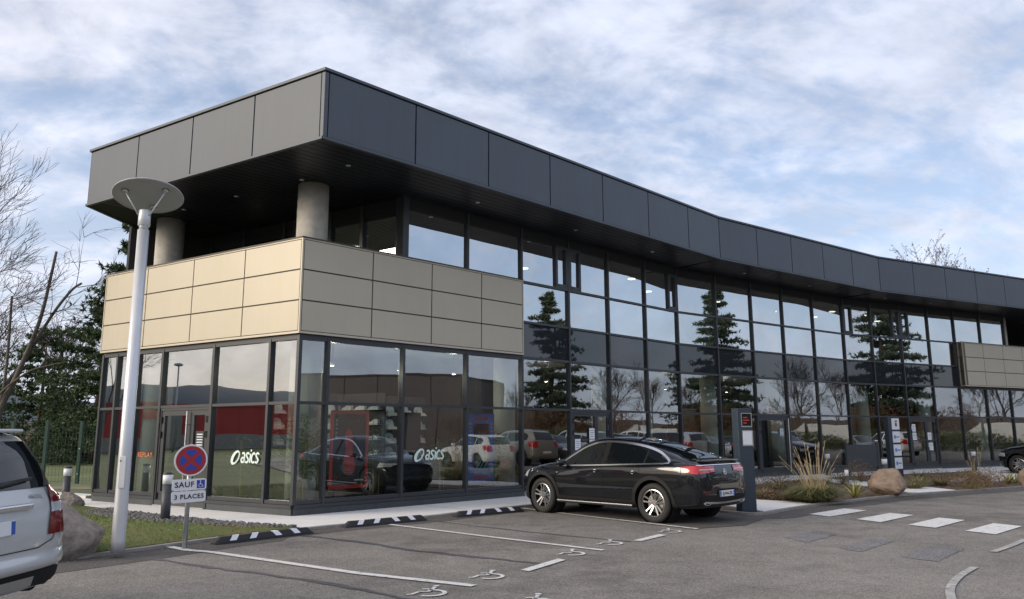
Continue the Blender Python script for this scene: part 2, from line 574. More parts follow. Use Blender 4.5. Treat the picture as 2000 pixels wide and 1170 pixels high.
for s in (2.2, 4.4, 6.4): downlight(FC + hd(HL) * s - NL * 1.5)

# ---------------------------------------------------------------- beige balcony bands
def band(cor, name):
    pass
BP = 0.13
BC = offset_corner(BP, BP)
BZ0, BZ1 = T2 + 0.055, T4 + 0.02
bR = on(0, 6.56)
bL = left(7.20)
def beige_band(path, normals, splits):
    """path: plan points of the outer face; the band is a 0.16 m deep upstand with three rows of panels"""
    global mb
    inner = []
    m = MB()
    for (A, B) in zip(path, path[1:]):
        m.wallbox(A, B, BZ0, BZ1, -0.19, -0.022)
    b = bpart(m, 'balcony_band', M['beige_joint'])
    for (A, B), sp in zip(zip(path, path[1:]), splits):
        d = (B - A).normalized(); L = (B - A).length
        # frame rails in light beige, proud of the joints
        m = MB()
        m.wallbox(A, B, BZ0, BZ0 + 0.045, -0.022, 0.002)
        m.wallbox(A, B, BZ1 - 0.045, BZ1 - 0.02, -0.022, 0.002)
        bpart(m, 'rail', M['beige_trim'], b)
        m = MB(); m.wallbox(A, B, BZ1 - 0.02, BZ1 + 0.012, -0.20, 0.012)
        bpart(m, 'cap', M['beige_joint'], b)
        zr = [BZ0 + 0.045 + (BZ1 - BZ0 - 0.09) * k / 3 for k in range(4)]
        sp2 = [0] + sp + [L]
        for i in range(len(sp2) - 1):
            for r in range(3):
                m = MB()
                gl = 0.05 if i == 0 else 0.016
                gr = 0.05 if i == len(sp2) - 2 else 0.016
                m.wallbox(A + d * (sp2[i] + gl), A + d * (sp2[i + 1] - gr), zr[r] + 0.016, zr[r + 1] - 0.016, -0.022, 0.0)
                bpart(m, 'panel', M['beige'], b)
        for s, w in ((0.016, 0.032), (L - 0.016, 0.032)):
            m = MB()
            m.wallbox(A + d * (s - w / 2), A + d * (s + w / 2), BZ0 + 0.046, BZ1 - 0.046, -0.022, 0.003)
            bpart(m, 'post', M['beige_trim'], b)
    return b
BL_end = BC + hd(HL) * 7.2
BR_end = BC + hd(H1) * 6.62
beige_band([BL_end, BC], [NL], [[1.8, 3.6, 5.4]])
beige_band([BC, BR_end], [nrm(H1)], [[1.77, 3.47, 5.09]])
B2s = on(2, 7.50) + nrm(H3) * 0.30
beige_band([B2s - nrm(H3) * 0.36, B2s], [hd(H3)], [[]])
beige_band([B2s, B2s + hd(H3) * 14], [nrm(H3)], [[1.55 * k for k in range(1, 9)]])

# ---------------------------------------------------------------- curtain wall
cw_mb = MB()
for a, b, h in SEG:
    cw_mb.wallbox(a - hd(h) * 0.0, b, ZS, ZS + 0.13, -0.14, 0.045)
cw = bpart(cw_mb, 'curtain_wall', M['plinth'])
m = MB(); m.wallbox(left(7.06), P0, ZS, ZS + 0.13, -0.14, 0.045)
cwl = bpart(m, 'shop_front', M['plinth'])
def sill(a, b, par):
    m = MB(); m.wallbox(a, b, ZS + 0.136, ZS + 0.205, -0.10, 0.062)
    bpart(m, 'sill', M['frame'], par)
    m = MB(); m.wallbox(a, b, ZS + 0.211, ZS + 0.285, -0.08, 0.04)
    bpart(m, 'bottom_rail', M['frame'], par)
for a, b, h in SEG: sill(a, b, cw)
sill(left(7.06), left(4.56), cwl); sill(left(2.68), P0, cwl)
ZB = ZS + 0.28
MW = 0.032
def mullion(p, n, z0, z1, par, w=MW, dep=0.06, mat=None):
    d = Vector((-n.y, n.x))
    m = MB()
    m.prism([tuple(p - d * w + n * dep), tuple(p + d * w + n * dep), tuple(p + d * w - n * 0.12), tuple(p - d * w - n * 0.12)], z0, z1)
    return bpart(m, 'mullion', mat or M['frame'], par)
def transom(a, b, z, par, h=0.03, dep=0.05):
    m = MB(); m.wallbox(a, b, z - h, z + h, -0.10, dep)
    return bpart(m, 'transom', M['frame'], par)
prng = random.Random(3)
def pane(a, b, z0, z1, par, mat, name='pane', tilt=0.0021):
    """one glazed pane with the slight out-of-plane set every pane has"""
    d = (b - a).normalized(); n = Vector((d.y, -d.x))
    t = [prng.uniform(-tilt, tilt) for _ in range(2)]
    w = (b - a).length; h = z1 - z0
    m = MB()
    A = a + n * (-0.01 + t[0] * w); B = b + n * (-0.01 - t[0] * w)
    m.poly([(A.x + n.x * t[1] * h, A.y + n.y * t[1] * h, z0), (B.x + n.x * t[1] * h, B.y + n.y * t[1] * h, z0), (B.x - n.x * t[1] * h, B.y - n.y * t[1] * h, z1), (A.x - n.x * t[1] * h, A.y - n.y * t[1] * h, z1)])
    return bpart(m, name, mat, par)
TOPG = SOF + 0.02
def seg_of(i): return cols[i][0]
pts = []
for i, (sg, s) in enumerate(cols):
    pts.append(on(sg, s))
NS = len(cols)
def norm_at(i):
    sg = cols[i][0]
    if i == 8: return nrm((H1 + H2) / 2)
    if i == 13: return nrm((H2 + H3) / 2)
    return nrm(SEG[sg][2])
UP_END = 19          # upper storey stops here (a terrace follows)
DOORS = {5, 10, 15}
for i in range(NS):
    p = pts[i]; n = norm_at(i)
    if i == 0: continue
    mullion(p, n, ZB - 0.075, T2 if (i < 4 or i >= 18) else T2, cw)
    if 4 <= i <= 17: mullion(p, n, T2, T4, cw)
    if 2 <= i <= UP_END and i != 2: mullion(p, n, T4, TOPG, cw)
for i in range(NS - 1):
    a, b = pts[i], pts[i + 1]
    transom(a, b, T1, cw)
    transom(a, b, T2, cw, 0.035 if 4 <= i < 17 else 0.06)
    if 4 <= i < 17:
        transom(a, b, T3, cw); transom(a, b, T4, cw)
    elif 2 <= i < UP_END:
        transom(a, b, T4 - 0.03, cw)
    if 2 <= i < UP_END:
        m = MB(); m.wallbox(a, b, TOPG - 0.30, TOPG, -0.12, 0.03); bpart(m, 'head_panel', M['joint'], cw)
    g = M['glass']
    if i not in DOORS:
        pane(a, b, ZB, T1, cw, g)
    pane(a, b, T1, T2, cw, g)
    if 4 <= i < 17:
        pane(a, b, T2, T3, cw, M['spandrel'], 'spandrel_pane')
        pane(a, b, T3, T4, cw, M['glass_up'])
    if 2 <= i < UP_END:
        pane(a, b, T4, TOPG - 0.3, cw, M['glass_up'])
# opening sashes of the upper row: (bay, near which end, width)
def sash(i, side, w=0.52):
    a, b = pts[i], pts[i + 1]
    d = (b - a).normalized(); n = Vector((d.y, -d.x))
    s0 = a + d * 0.034 if side == 'a' else b - d * (w + 0.034)
    s1 = s0 + d * w
    m = MB(); z0, z1 = T4 + 0.03, TOPG - 0.28; f = 0.085
    m.wallbox(s0, s1, z0, z0 + f + 0.02, -0.03, 0.055); m.wallbox(s0, s1, z1 - f, z1, -0.03, 0.055)
    m.wallbox(s0, s0 + d * f, z0 + f, z1 - f, -0.03, 0.055); m.wallbox(s1 - d * f, s1, z0 + f, z1 - f, -0.03, 0.055)
    bpart(m, 'sash', M['frame'], cw)
    for q in (s0 + d * 0.10, s1 - d * 0.10):
        m = MB()
        m.box((q.x + n.x * 0.06, q.y + n.y * 0.06, z0 + 0.05), (0.03, 0.03, 0.02))
        bpart(m, 'hinge', M['black_plastic'], cw)
sash(4, 'b'); sash(5, 'a'); sash(7, 'b', 0.50); sash(13, 'a', 0.52); sash(14, 'b'); sash(15, 'a')
# corner posts
m = MB()
c0 = offset_corner(0.055, 0.055)
m.prism([tuple(c0), tuple(c0 + hd(H1) * 0.075), tuple(c0 + hd(H1) * 0.075 - nrm(H1) * 0.14), tuple(offset_corner(-0.09, -0.09)), tuple(c0 + hd(HL) * 0.075 - NL * 0.14), tuple(c0 + hd(HL) * 0.075)], ZB - 0.075, T2 + 0.05)
bpart(m, 'corner_post', M['frame'], cw)
# left shop front
for k, s in enumerate(LEFT_S[1:]):
    p = left(s)
    z0 = ZS + 0.02 if k in (1, 2) else ZB - 0.075
    mullion(p, NL, z0, T2, cwl, 0.04 if k in (1, 2) else 0.034)
for a, b in zip(LEFT_S, LEFT_S[1:]):
    A, B = left(b), left(a)
    transom(A, B, T1, cwl); transom(A, B, T2, cwl, 0.06)
    pane(A, B, T1, T2, cwl, M['glass_left'])
    if (a, b) != (2.68, 4.56):
        pane(A, B, ZB, T1, cwl, M['glass_left'])
# hidden return wall at the far left end and the back of the building
bw = MB()
e0 = left(7.06); e1 = e0 + hd(20) * 9.0; e2 = e1 + hd(46) * 8
bw.wallbox(e1, e0, ZS, T2 + 0.3, -0.15, 0.0)
bw.wallbox(e2, e1, ZS, T2 + 0.3, -0.15, 0.0)
bpart(bw, 'end_wall', M['anthracite'])

# ---------------------------------------------------------------- upper terrace: recessed wall, columns
U2 = on(0, 2.64)
rw_end = U2 + hd(HL) * 8.8
rw = MB(); rw.wallbox(rw_end, U2, T4 - 0.9, T4 - 0.35, -0.12, 0.03)
terr = bpart(rw, 'terrace_wall', M['frame'])
rs = [0.0, 0.20, 1.36, 2.44, 3.75, 4.15, 5.75, 7.15, 8.55, 8.8]
m = MB(); m.prism([tuple(U2 + nrm(H1) * 0.06 - hd(H1) * 0.11), tuple(U2 + nrm(H1) * 0.06 + hd(H1) * 0.06), tuple(U2 - nrm(H1) * 0.1 + hd(H1) * 0.06), tuple(U2 + hd(HL) * 0.2 + NL * -0.02), tuple(U2 + hd(HL) * 0.2 + NL * 0.06)], T4 - 0.4, TOPG)
bpart(m, 'corner_post', M['frame'], terr)
for k, s in enumerate(rs[1:]):
    mullion(U2 + hd(HL) * s, NL, T4 - 0.9, TOPG, terr, 0.05)
for a, b in zip(rs, rs[1:]):
    A, B = U2 + hd(HL) * b, U2 + hd(HL) * a
    m = MB(); m.wallbox(A, B, TOPG - 0.42, TOPG, -0.1, 0.03); bpart(m, 'head_panel', M['joint'], terr)
    pane(A, B, T4 - 0.35, TOPG - 0.42, terr, M['glass_left'])
# left-hand return of the terrace wall
mb = MB(); mb.wallbox(rw_end + hd(20) * 8, rw_end, T4 - 0.9, TOPG, -0.12, 0.0); bpart(mb, 'return_wall', M['frame'], terr)
# terrace slab and upper floor slab
mb = MB()
mb.prism([tuple(offset_corner(0.10, 0.10)), tuple(BR_end - nrm(H1) * 0.2), tuple(K1 - nrm(49) * 0.2), tuple(K2 - nrm(58) * 0.2), tuple(K3 - nrm(H3) * 0.2), tuple(K3 - nrm(H3) * 12), tuple(K2 - nrm(58) * 13), tuple(K1 - nrm(49) * 13), tuple(e2), tuple(e1), tuple(BL_end - NL * 0.03)], T2 + 0.07, T3 - 0.05)
bpart(mb, 'floor_slab', M['inner_ceil'])
def column(c, z0, z1, r=0.345, name='column', mat=None, seg=36):
    m = MB(); m.lathe([(r, z0), (r, z1)], seg, (c.x, c.y, 0))
    return bpart(m, name, mat or M['concrete_col'], None, True)
COLS = [Vector((-4.50, 16.76)), Vector((-9.02, 19.66))]
for c in COLS: column(c, T3, SOF + 0.03)
for c in COLS: column(c, ZS + 0.03, T2 + 0.07, 0.345, 'column', M['inner_col'])
ct = on(2, 12.0) - nrm(H3) * 0.6
column(ct, T3, SOF + 0.03)
# end wall of the upper storey before the second terrace
mb = MB(); mb.wallbox(pts[UP_END] - nrm(H3) * 9, pts[UP_END] - nrm(H3) * 0.1, T3, TOPG, -0.15, 0.0); bpart(mb, 'upper_end_wall', M['frame'])

# ---------------------------------------------------------------- interior shell
mb = MB()
def inner_poly(d):
    return [tuple(offset_corner(-d, -d)), tuple(isect(off(K1, nrm(H1), -d), hd(H1), off(K1, nrm(H2), -d), hd(H2))), tuple(isect(off(K2, nrm(H2), -d), hd(H2), off(K2, nrm(H3), -d), hd(H3))), tuple(K3 - nrm(H3) * d), tuple(K3 - nrm(H3) * 12), tuple(K2 - nrm(58) * 13), tuple(K1 - nrm(49) * 13), tuple(e2 + hd(120) * 0.3), tuple(e1 + hd(110) * 0.3), tuple(e0 - NL * d + hd(110) * 0.3)]
mb.prism(inner_poly(0.13), ZS - 0.1, ZS + 0.06)
bpart(mb, 'ground_floor', M['inner_floor'])
mb = MB()
bk = [on(0, -1.0) - nrm(H1) * 7.4, K1 - nrm(49) * 6.6, K2 - nrm(58) * 7.0, K3 - nrm(H3) * 7]
for a, b in zip(bk, bk[1:]):
    mb.wallbox(a, b, ZS + 0.06, T2 + 0.07, -0.2, 0.0)
    mb.wallbox(a, b, T3 - 0.05, SOF + 0.03, -0.2, 0.0)
bpart(mb, 'back_wall', M['inner_wall'])
mb = MB()
for s in (6.45, 14.0):
    q = on(0, s)
    mb.wallbox(q - nrm(H1) * 6.6, q - nrm(H1) * 1.4, ZS + 0.06, T2 + 0.07, -0.06, 0.06)
q = on(1, 8.1); mb.wallbox(q - nrm(H2) * 6.6, q - nrm(H2) * 2.2, ZS + 0.06, T2 + 0.07, -0.06, 0.06)
q = on(2, 9.4); mb.wallbox(q - nrm(H3) * 6.6, q - nrm(H3) * 2.2, ZS + 0.06, T2 + 0.07, -0.06, 0.06)
q = on(0, 12.3); mb.wallbox(q - nrm(H1) * 6.6, q - nrm(H1) * 1.5, T3, SOF, -0.06, 0.06)
bpart(mb, 'partition', M['inner_wall'])
# inner columns of the ground floor, set behind the glass
for sg, s, d in ((0, 6.9, 1.0), (0, 11.3, 1.1), (1, 2.9, 1.2), (1, 6.9, 1.2), (2, 2.4, 1.3), (2, 6.6, 1.3), (2, 10.8, 1.3)):
    c = on(sg, s) - nrm(SEG[sg][2]) * d
    column(c, ZS + 0.06, T2 + 0.07, 0.30, 'column', M['inner_col'], 28)
    if sg < 2 or s < 10: column(c, T3, SOF + 0.03, 0.28, 'column', M['inner_col'], 28)
# upper office ceiling with round lamps
mb = MB()
def upoly(d): return [tuple(on(0, 2.9) - nrm(H1) * d), tuple(K1 - nrm(49) * d), tuple(K2 - nrm(58) * d), tuple(pts[UP_END] - nrm(H3) * d - hd(H3) * 0.2), tuple(pts[UP_END] - nrm(H3) * 6 - hd(H3) * 0.2), tuple(K2 - nrm(58) * 7), tuple(K1 - nrm(49) * 6.4), tuple(on(0, 2.9) - nrm(H1) * 6.4)]
mb.prism(upoly(0.16), SOF - 0.30, SOF - 0.24)
uc = bpart(mb, 'office_ceiling', M['inner_ceil'])
for sg, s, d in ((0, 9.4, 2.6), (0, 13.3, 1.2), (1, 1.2, 2.4), (1, 3.2, 1.3), (1, 5.2, 2.4), (1, 7.2, 1.3), (1, 9.3, 2.6), (2, 1.0, 1.3), (2, 1.6, 2.8), (2, 3.3, 1.3), (2, 5.4, 2.4), (0, 3.9, 4.0)):
    c = on(sg, s) - nrm(SEG[sg][2]) * d
    m = MB(); m.lathe([(0.0, SOF - 0.325), (0.13, SOF - 0.325), (0.14, SOF - 0.302), (0.0, SOF - 0.302)], 16, (c.x, c.y, 0))
    bpart(m, 'ceiling_lamp', M['light'], uc)

# ---------------------------------------------------------------- doors
def door(A, B, name, h=T1 - 0.06, handle_side=1, glassm=None, bars=(), long_handle=True, double=False, f=0.11):
    """framed glazed door filling the bay from A to B (plan)"""
    d = (B - A).normalized(); n = Vector((d.y, -d.x)); L = (B - A).length
    z0 = ZS + 0.03
    m = MB()
    m.wallbox(A + d * 0.03, A + d * 0.09, z0, h + 0.03, -0.07, 0.035); m.wallbox(B - d * 0.09, B - d * 0.03, z0, h + 0.03, -0.07, 0.035)
    m.wallbox(A + d * 0.09, B - d * 0.09, h - 0.03, h + 0.03, -0.07, 0.035)
    dr = bpart(m, name, M['frame'])
    leaves = [(0.10, L - 0.10)] if not double else [(0.10, 0.10 + (L - 0.2) * 0.64), (0.105 + (L - 0.2) * 0.64, L - 0.10)]
    for li, (s0, s1) in enumerate(leaves):
        m = MB(); a = A + d * s0; b = A + d * s1; zt = h - 0.035
        m.wallbox(a, a + d * f, z0, zt, -0.05, 0.02); m.wallbox(b - d * f, b, z0, zt, -0.05, 0.02)
        m.wallbox(a + d * f, b - d * f, zt - f, zt, -0.05, 0.02); m.wallbox(a + d * f, b - d * f, z0, z0 + 0.30, -0.05, 0.02)
        for zb in bars: m.wallbox(a + d * f, b - d * f, zb - 0.035, zb + 0.035, -0.04, 0.015)
        bpart(m, 'leaf', M['frame'], dr)
        pane(a + d * f, b - d * f, z0 + 0.3, zt - f, dr, glassm or M['glass'])
        if li == 0:
            q = (b - d * 0.05) if handle_side > 0 else (a + d * 0.05)
            m = MB()
            if long_handle:
                m.tube([(q.x + n.x * 0.09, q.y + n.y * 0.09, z0 + 0.12), (q.x + n.x * 0.09, q.y + n.y * 0.09, h - 0.06)], 0.021, 10)
                for zz in (z0 + 0.35, h - 0.35): m.tube([(q.x, q.y, zz), (q.x + n.x * 0.09, q.y + n.y * 0.09, zz)], 0.012, 8)
            else:
                m.tube([(q.x + n.x * 0.06, q.y + n.y * 0.06, 0.95), (q.x + n.x * 0.06, q.y + n.y * 0.06, 1.15)], 0.014, 8)
            bpart(m, 'handle', M['steel'], dr)
        # hinges
        hx = (a if (handle_side > 0) == (li == 0) else b)
        for zz in (z0 + 0.20, 1.62, 1.95):
            m = MB()
            m.box((hx.x + n.x * 0.045, hx.y + n.y * 0.045, zz), (0.05, 0.05, 0.14))
            bpart(m, 'hinge', M['black_plastic'], dr)
    m = MB(); m.wallbox(A + d * 0.03, B - d * 0.03, ZS + 0.002, ZS + 0.028, -0.12, 0.07)
    bpart(m, 'threshold', M['steel'], dr)
    return dr
door(left(4.56), left(2.68), 'entrance_door', glassm=M['glass_left'], double=True)
door(pts[10], pts[11], 'office_door')
door(pts[15], pts[16], 'glazed_door', bars=(1.25,), long_handle=False, double=True)
door(pts[5], pts[6], 'service_door', bars=(0.78, 1.42), long_handle=False, double=True, f=0.07)

# ---------------------------------------------------------------- lit track spots in the corner shop
for k, (sg_, s_, d_) in enumerate((('L', 1.2, 1.6), ('L', 3.4, 2.2), (0, 1.6, 1.3), (0, 3.6, 1.4), (0, 5.4, 1.4), (0, 2.6, 3.6), (0, 9.5, 1.8), (1, 1.5, 2.0), (1, 5.0, 2.0))):
    c = (left(s_) - NL * d_) if sg_ == 'L' else (on(sg_, s_) - nrm(SEG[sg_][2]) * d_)
    o = empty('track_spot', (c.x, c.y, T2 - 0.42), 0); o.parent = bld; o.matrix_parent_inverse = Matrix.Translation((-P0.x, -P0.y, 0))
    m = MB(); m.lathe([(0.05, 0.0), (0.055, 0.12), (0.02, 0.14), (0.012, 0.48)], 12, (0, 0, 0)); m.build('spot_can', M['black_plastic'], o, True)
    m = MB(); m.lathe([(0.0, -0.004), (0.045, -0.004), (0.045, 0.004), (0.0, 0.004)], 12, (0, 0, -0.006)); m.build('spot_lens', M['light'], o)
    ld = bpy.data.lights.new('spot_light', 'POINT'); ld.energy = 7 if k < 6 else 5; ld.color = (1.0, 0.90, 0.76); ld.shadow_soft_size = 0.06
    lo = bpy.data.objects.new('spot_light', ld); COL.objects.link(lo); lo.parent = o; lo.location = (0, 0, -0.10)
# ------------------------------------------------------------------ ground materials
def asphalt(name, dark, lightc, speck, rough=0.9, sealed=0.0):
    m = bpy.data.materials.new(name); m.use_nodes = True
    nt = m.node_tree; b = nt.nodes['Principled BSDF']
    b.inputs['Roughness'].default_value = rough
    b.inputs['Specular IOR Level'].default_value = 0.3
    tc = nt.nodes.new('ShaderNodeTexCoord')
    def noise(sc, det, ro=0.6):
        n = nt.nodes.new('ShaderNodeTexNoise'); n.inputs['Scale'].default_value = sc; n.inputs['Detail'].default_value = det; n.inputs['Roughness'].default_value = ro
        nt.links.new(tc.outputs['Object'], n.inputs['Vector']); return n
    big = noise(0.35, 5); mid = noise(3.0, 6)
    vo = nt.nodes.new('ShaderNodeTexVoronoi'); vo.inputs['Scale'].default_value = 75.0
    nt.links.new(tc.outputs['Object'], vo.inputs['Vector'])
    mix1 = nt.nodes.new('ShaderNodeMix'); mix1.data_type = 'RGBA'
    mix1.inputs['A'].default_value = (*dark, 1); mix1.inputs['B'].default_value = (*lightc, 1)
    add = nt.nodes.new('ShaderNodeMath'); add.operation = 'ADD'
    m2 = nt.nodes.new('ShaderNodeMath'); m2.operation = 'MULTIPLY'; m2.inputs[1].default_value = 0.6
    nt.links.new(big.outputs['Fac'], m2.inputs[0]); 
    m3 = nt.nodes.new('ShaderNodeMath'); m3.operation = 'MULTIPLY'; m3.inputs[1].default_value = 0.4
    nt.links.new(mid.outputs['Fac'], m3.inputs[0])
    nt.links.new(m2.outputs[0], add.inputs[0]); nt.links.new(m3.outputs[0], add.inputs[1])
    mr = nt.nodes.new('ShaderNodeMapRange'); mr.inputs['From Min'].default_value = 0.36; mr.inputs['From Max'].default_value = 0.64
    nt.links.new(add.outputs[0], mr.inputs['Value']); nt.links.new(mr.outputs[0], mix1.inputs['Factor'])
    # aggregate: each stone its own tone
    mix2 = nt.nodes.new('ShaderNodeMix'); mix2.data_type = 'RGBA'; mix2.blend_type = 'MULTIPLY'; mix2.inputs['Factor'].default_value = 1.0
    sr = nt.nodes.new('ShaderNodeValToRGB')
    sr.color_ramp.elements[0].position = 0.05; sr.color_ramp.elements[0].color = (1 - speck, 1 - speck, 1 - speck, 1)
    sr.color_ramp.elements[1].position = 0.97; sr.color_ramp.elements[1].color = (1 + speck, 1 + speck, 1 + speck * 0.9, 1)
    e = sr.color_ramp.elements.new(0.85); e.color = (1.1, 1.1, 1.1, 1)
    sx = nt.nodes.new('ShaderNodeSeparateXYZ'); nt.links.new(vo.outputs['Color'], sx.inputs[0]); nt.links.new(sx.outputs[0], sr.inputs[0])
    nt.links.new(mix1.outputs['Result'], mix2.inputs['A']); nt.links.new(sr.outputs[0], mix2.inputs['B'])
    st = noise(1.1, 7, 0.65); s2 = noise(0.16, 3)
    stm = nt.nodes.new('ShaderNodeMath'); stm.operation = 'MULTIPLY'; nt.links.new(st.outputs['Fac'], stm.inputs[0]); nt.links.new(s2.outputs['Fac'], stm.inputs[1])
    sr2 = nt.nodes.new('ShaderNodeValToRGB'); sr2.color_ramp.elements[0].position = 0.25; sr2.color_ramp.elements[0].color = (1, 1, 1, 1); sr2.color_ramp.elements[1].position = 0.35; sr2.color_ramp.elements[1].color = (0.70, 0.69, 0.69, 1)
    nt.links.new(stm.outputs[0], sr2.inputs[0])
    mix3 = nt.nodes.new('ShaderNodeMix'); mix3.data_type = 'RGBA'; mix3.blend_type = 'MULTIPLY'; mix3.inputs['Factor'].default_value = 1.0
    nt.links.new(mix2.outputs['Result'], mix3.inputs['A']); nt.links.new(sr2.outputs[0], mix3.inputs['B'])
    nt.links.new(mix3.outputs['Result'], b.inputs['Base Color'])
    bp = nt.nodes.new('ShaderNodeBump'); bp.inputs['Strength'].default_value = 0.6; bp.inputs['Distance'].default_value = 0.006
    nt.links.new(vo.outputs['Distance'], bp.inputs['Height']); nt.links.new(bp.outputs[0], b.inputs['Normal'])
    return m
M['asphalt'] = asphalt('worn_asphalt', (0.205, 0.192, 0.174), (0.300, 0.282, 0.256), 0.40)
M['asphalt_new'] = asphalt('newer_asphalt', (0.105, 0.097, 0.092), (0.145, 0.135, 0.128), 0.35)
M['asphalt_seal'] = asphalt('crack_filler', (0.085, 0.085, 0.095), (0.13, 0.13, 0.145), 0.25, 0.6)
M['ghost'] = asphalt('ground_off_marking', (0.178, 0.174, 0.176), (0.262, 0.256, 0.256), 0.45, 0.8)
M['concrete'] = pbr('pale_concrete', (0.80, 0.795, 0.775), 0.85, 0, 0.06, 1.3, 0.25, 70, detail=10)
M['kerb'] = pbr('kerb_concrete', (0.30, 0.28, 0.255), 0.9, 0, 0.18, 6, 0.3, 60)
M['soil'] = pbr('mulch_soil', (0.075, 0.055, 0.042), 0.95, 0, 0, 9, 0.9, 30, col2=(0.20, 0.15, 0.115))
M['turf'] = pbr('turf_ground', (0.095, 0.145, 0.04), 0.95, 0, 0, 1.2, 0.7, 40, col2=(0.17, 0.165, 0.06))
M['lawn'] = pbr('field_lawn', (0.075, 0.12, 0.035), 0.95, 0, 0, 0.25, 0.5, 8, col2=(0.19, 0.20, 0.085), detail=12)
M['dirt'] = pbr('dirt_track', (0.24, 0.20, 0.16), 0.95, 0, 0.25, 2, 0.4, 20)
M['gravelbed'] = pbr('gravel_bed', (0.07, 0.066, 0.062), 0.95, 0, 0.4, 20, 0.6, 40)
def road_paint():
    m = bpy.data.materials.new('road_paint'); m.use_nodes = True
    nt = m.node_tree; b = nt.nodes['Principled BSDF']; b.inputs['Roughness'].default_value = 0.65
    tc = nt.nodes.new('ShaderNodeTexCoord')
    n = nt.nodes.new('ShaderNodeTexNoise'); n.inputs['Scale'].default_value = 11; n.inputs['Detail'].default_value = 9; n.inputs['Roughness'].default_value = 0.7
    nt.links.new(tc.outputs['Object'], n.inputs['Vector'])
    r = nt.nodes.new('ShaderNodeValToRGB'); r.color_ramp.elements[0].position = 0.34; r.color_ramp.elements[0].color = (0.28, 0.27, 0.255, 1)
    r.color_ramp.elements[1].position = 0.46; r.color_ramp.elements[1].color = (0.72, 0.72, 0.70, 1)
    nt.links.new(n.outputs['Fac'], r.inputs[0]); nt.links.new(r.outputs[0], b.inputs['Base Color'])
    return m
M['roadpaint'] = road_paint()
M['wornpaint'] = pbr('worn_road_paint', (0.22, 0.21, 0.20), 0.8, 0, 0, 9, 0, 1, col2=(0.55, 0.55, 0.53), detail=12)

def sheet(name, pts, z, mat, kind='structure', sub=0):
    mb = MB()
    n = len(pts)
    area = sum(pts[i][0] * pts[(i + 1) % n][1] - pts[(i + 1) % n][0] * pts[i][1] for i in range(n))
    if area < 0: pts = pts[::-1]
    zz = z if isinstance(z, (list, tuple)) else [z] * n
    mb.poly([(p[0], p[1], q) for p, q in zip(pts, zz)])
    o = mb.build(name, mat)
    if kind: tag(o, kind=kind)
    return o
def ribbon(path, w):
    """plan ribbon polygon quads along a path"""
    mb = MB(); n = len(path); L = []; Rr = []
    for i in range(n):
        a = Vector(path[max(i - 1, 0)]); b = Vector(path[min(i + 1, n - 1)])
        d = (b - a).normalized(); q = Vector((d.y, -d.x))
        ww = w[i] if isinstance(w, (list, tuple)) else w
        L.append(Vector(path[i]) - q * ww / 2); Rr.append(Vector(path[i]) + q * ww / 2)
    return L, Rr
def ribbon_obj(name, path, w, z0, z1, mat, parent=None, kind='structure'):
    L, Rr = ribbon(path, w); mb = MB()
    for i in range(len(path) - 1):
        mb.prism([tuple(L[i]), tuple(Rr[i]), tuple(Rr[i + 1]), tuple(L[i + 1])], z0, z1) if z1 > z0 else mb.poly([(*Rr[i], z0), (*Rr[i + 1], z0), (*L[i + 1], z0), (*L[i], z0)])
    o = mb.build(name, mat, parent)
    if kind: tag(o, kind=kind)
    return o
def cr(path, n=8):
    """catmull-rom through plan points"""
    P = [Vector(p) for p in path]; out = []
    for i in range(len(P) - 1):
        p0, p1, p2, p3 = P[max(i - 1, 0)], P[i], P[i + 1], P[min(i + 2, len(P) - 1)]
        for k in range(n):
            t = k / n
            out.append(0.5 * ((2 * p1) + (p2 - p0) * t + (2 * p0 - 5 * p1 + 4 * p2 - p3) * t * t + (3 * p1 - p0 - 3 * p2 + p3) * t ** 3))
    out.append(P[-1]); return out

# one sheet out to the horizon: meadow beyond, car park in the middle
sheet('terrain', [(-4000, -4000), (4000, -4000), (4000, 4000), (-4000, 4000)], -0.03, M['lawn'])
park = [(-40, -60), (75, -60), (75, 45), (30, 45), (4.3, 19.5), (-9.5, 17.2), (-13.0, 13.0), (-40, 13.0)]
sheet('car_park', park, 0.0, M['asphalt'])

# kerb curve (outer edge of the light kerb), from the silver car round to the entrance
kerbL = [(-11.5, 5.2), (-7.6, 8.6), (-6.55, 9.6), (-5.79, 10.55), (-5.02, 11.72), (-4.55, 12.45), (-3.47, 13.66), (-2.79, 14.3), (-1.64, 15.45), (-1.10, 16.1), (0.21, 17.55), (1.05, 18.35), (2.1, 19.1), (3.0, 18.4), (4.2, 16.45)]
kl = cr(kerbL, 6)
ribbon_obj('kerb', kl, 0.12, -0.1, 0.045, M['kerb'])
# newer dark asphalt strip laid along the kerb
L_, R_ = ribbon(kl, 1.0)
mb = MB()
half = [p + (q - p) * 0.0 for p, q in zip(L_, R_)]
wid = [0.86 if p.x < -4.2 else (0.55 if p.x < -3 else 0.60) for p in kl]
for i in range(len(kl) - 1):
    def edge(k, o):
        d = (kl[min(k + 1, len(kl) - 1)] - kl[max(k - 1, 0)]).normalized()
        return kl[k] + Vector((d.y, -d.x)) * o
    a, b = kl[i], kl[i + 1]
    if b.x > 2.0: break
    mb.poly([(*edge(i, wid[i] + 0.06), 0.004), (*edge(i + 1, wid[i + 1] + 0.06), 0.004), (*edge(i + 1, 0.05), 0.004), (*edge(i, 0.05), 0.004)])
tag(mb.build('asphalt_strip', M['asphalt_new']), kind='structure')
kerbR = [(4.2, 16.45), (4.45, 16.0), (4.89, 15.72), (5.6, 16.45), (6.81, 17.66), (7.76, 18.4), (8.79, 19.3), (10.62, 20.55), (14.96, 22.95), (22, 26.5), (32, 31)]
kr = cr(kerbR, 5)
ribbon_obj('kerb', kr, 0.11, -0.1, 0.05, M['kerb'])
mb = MB()
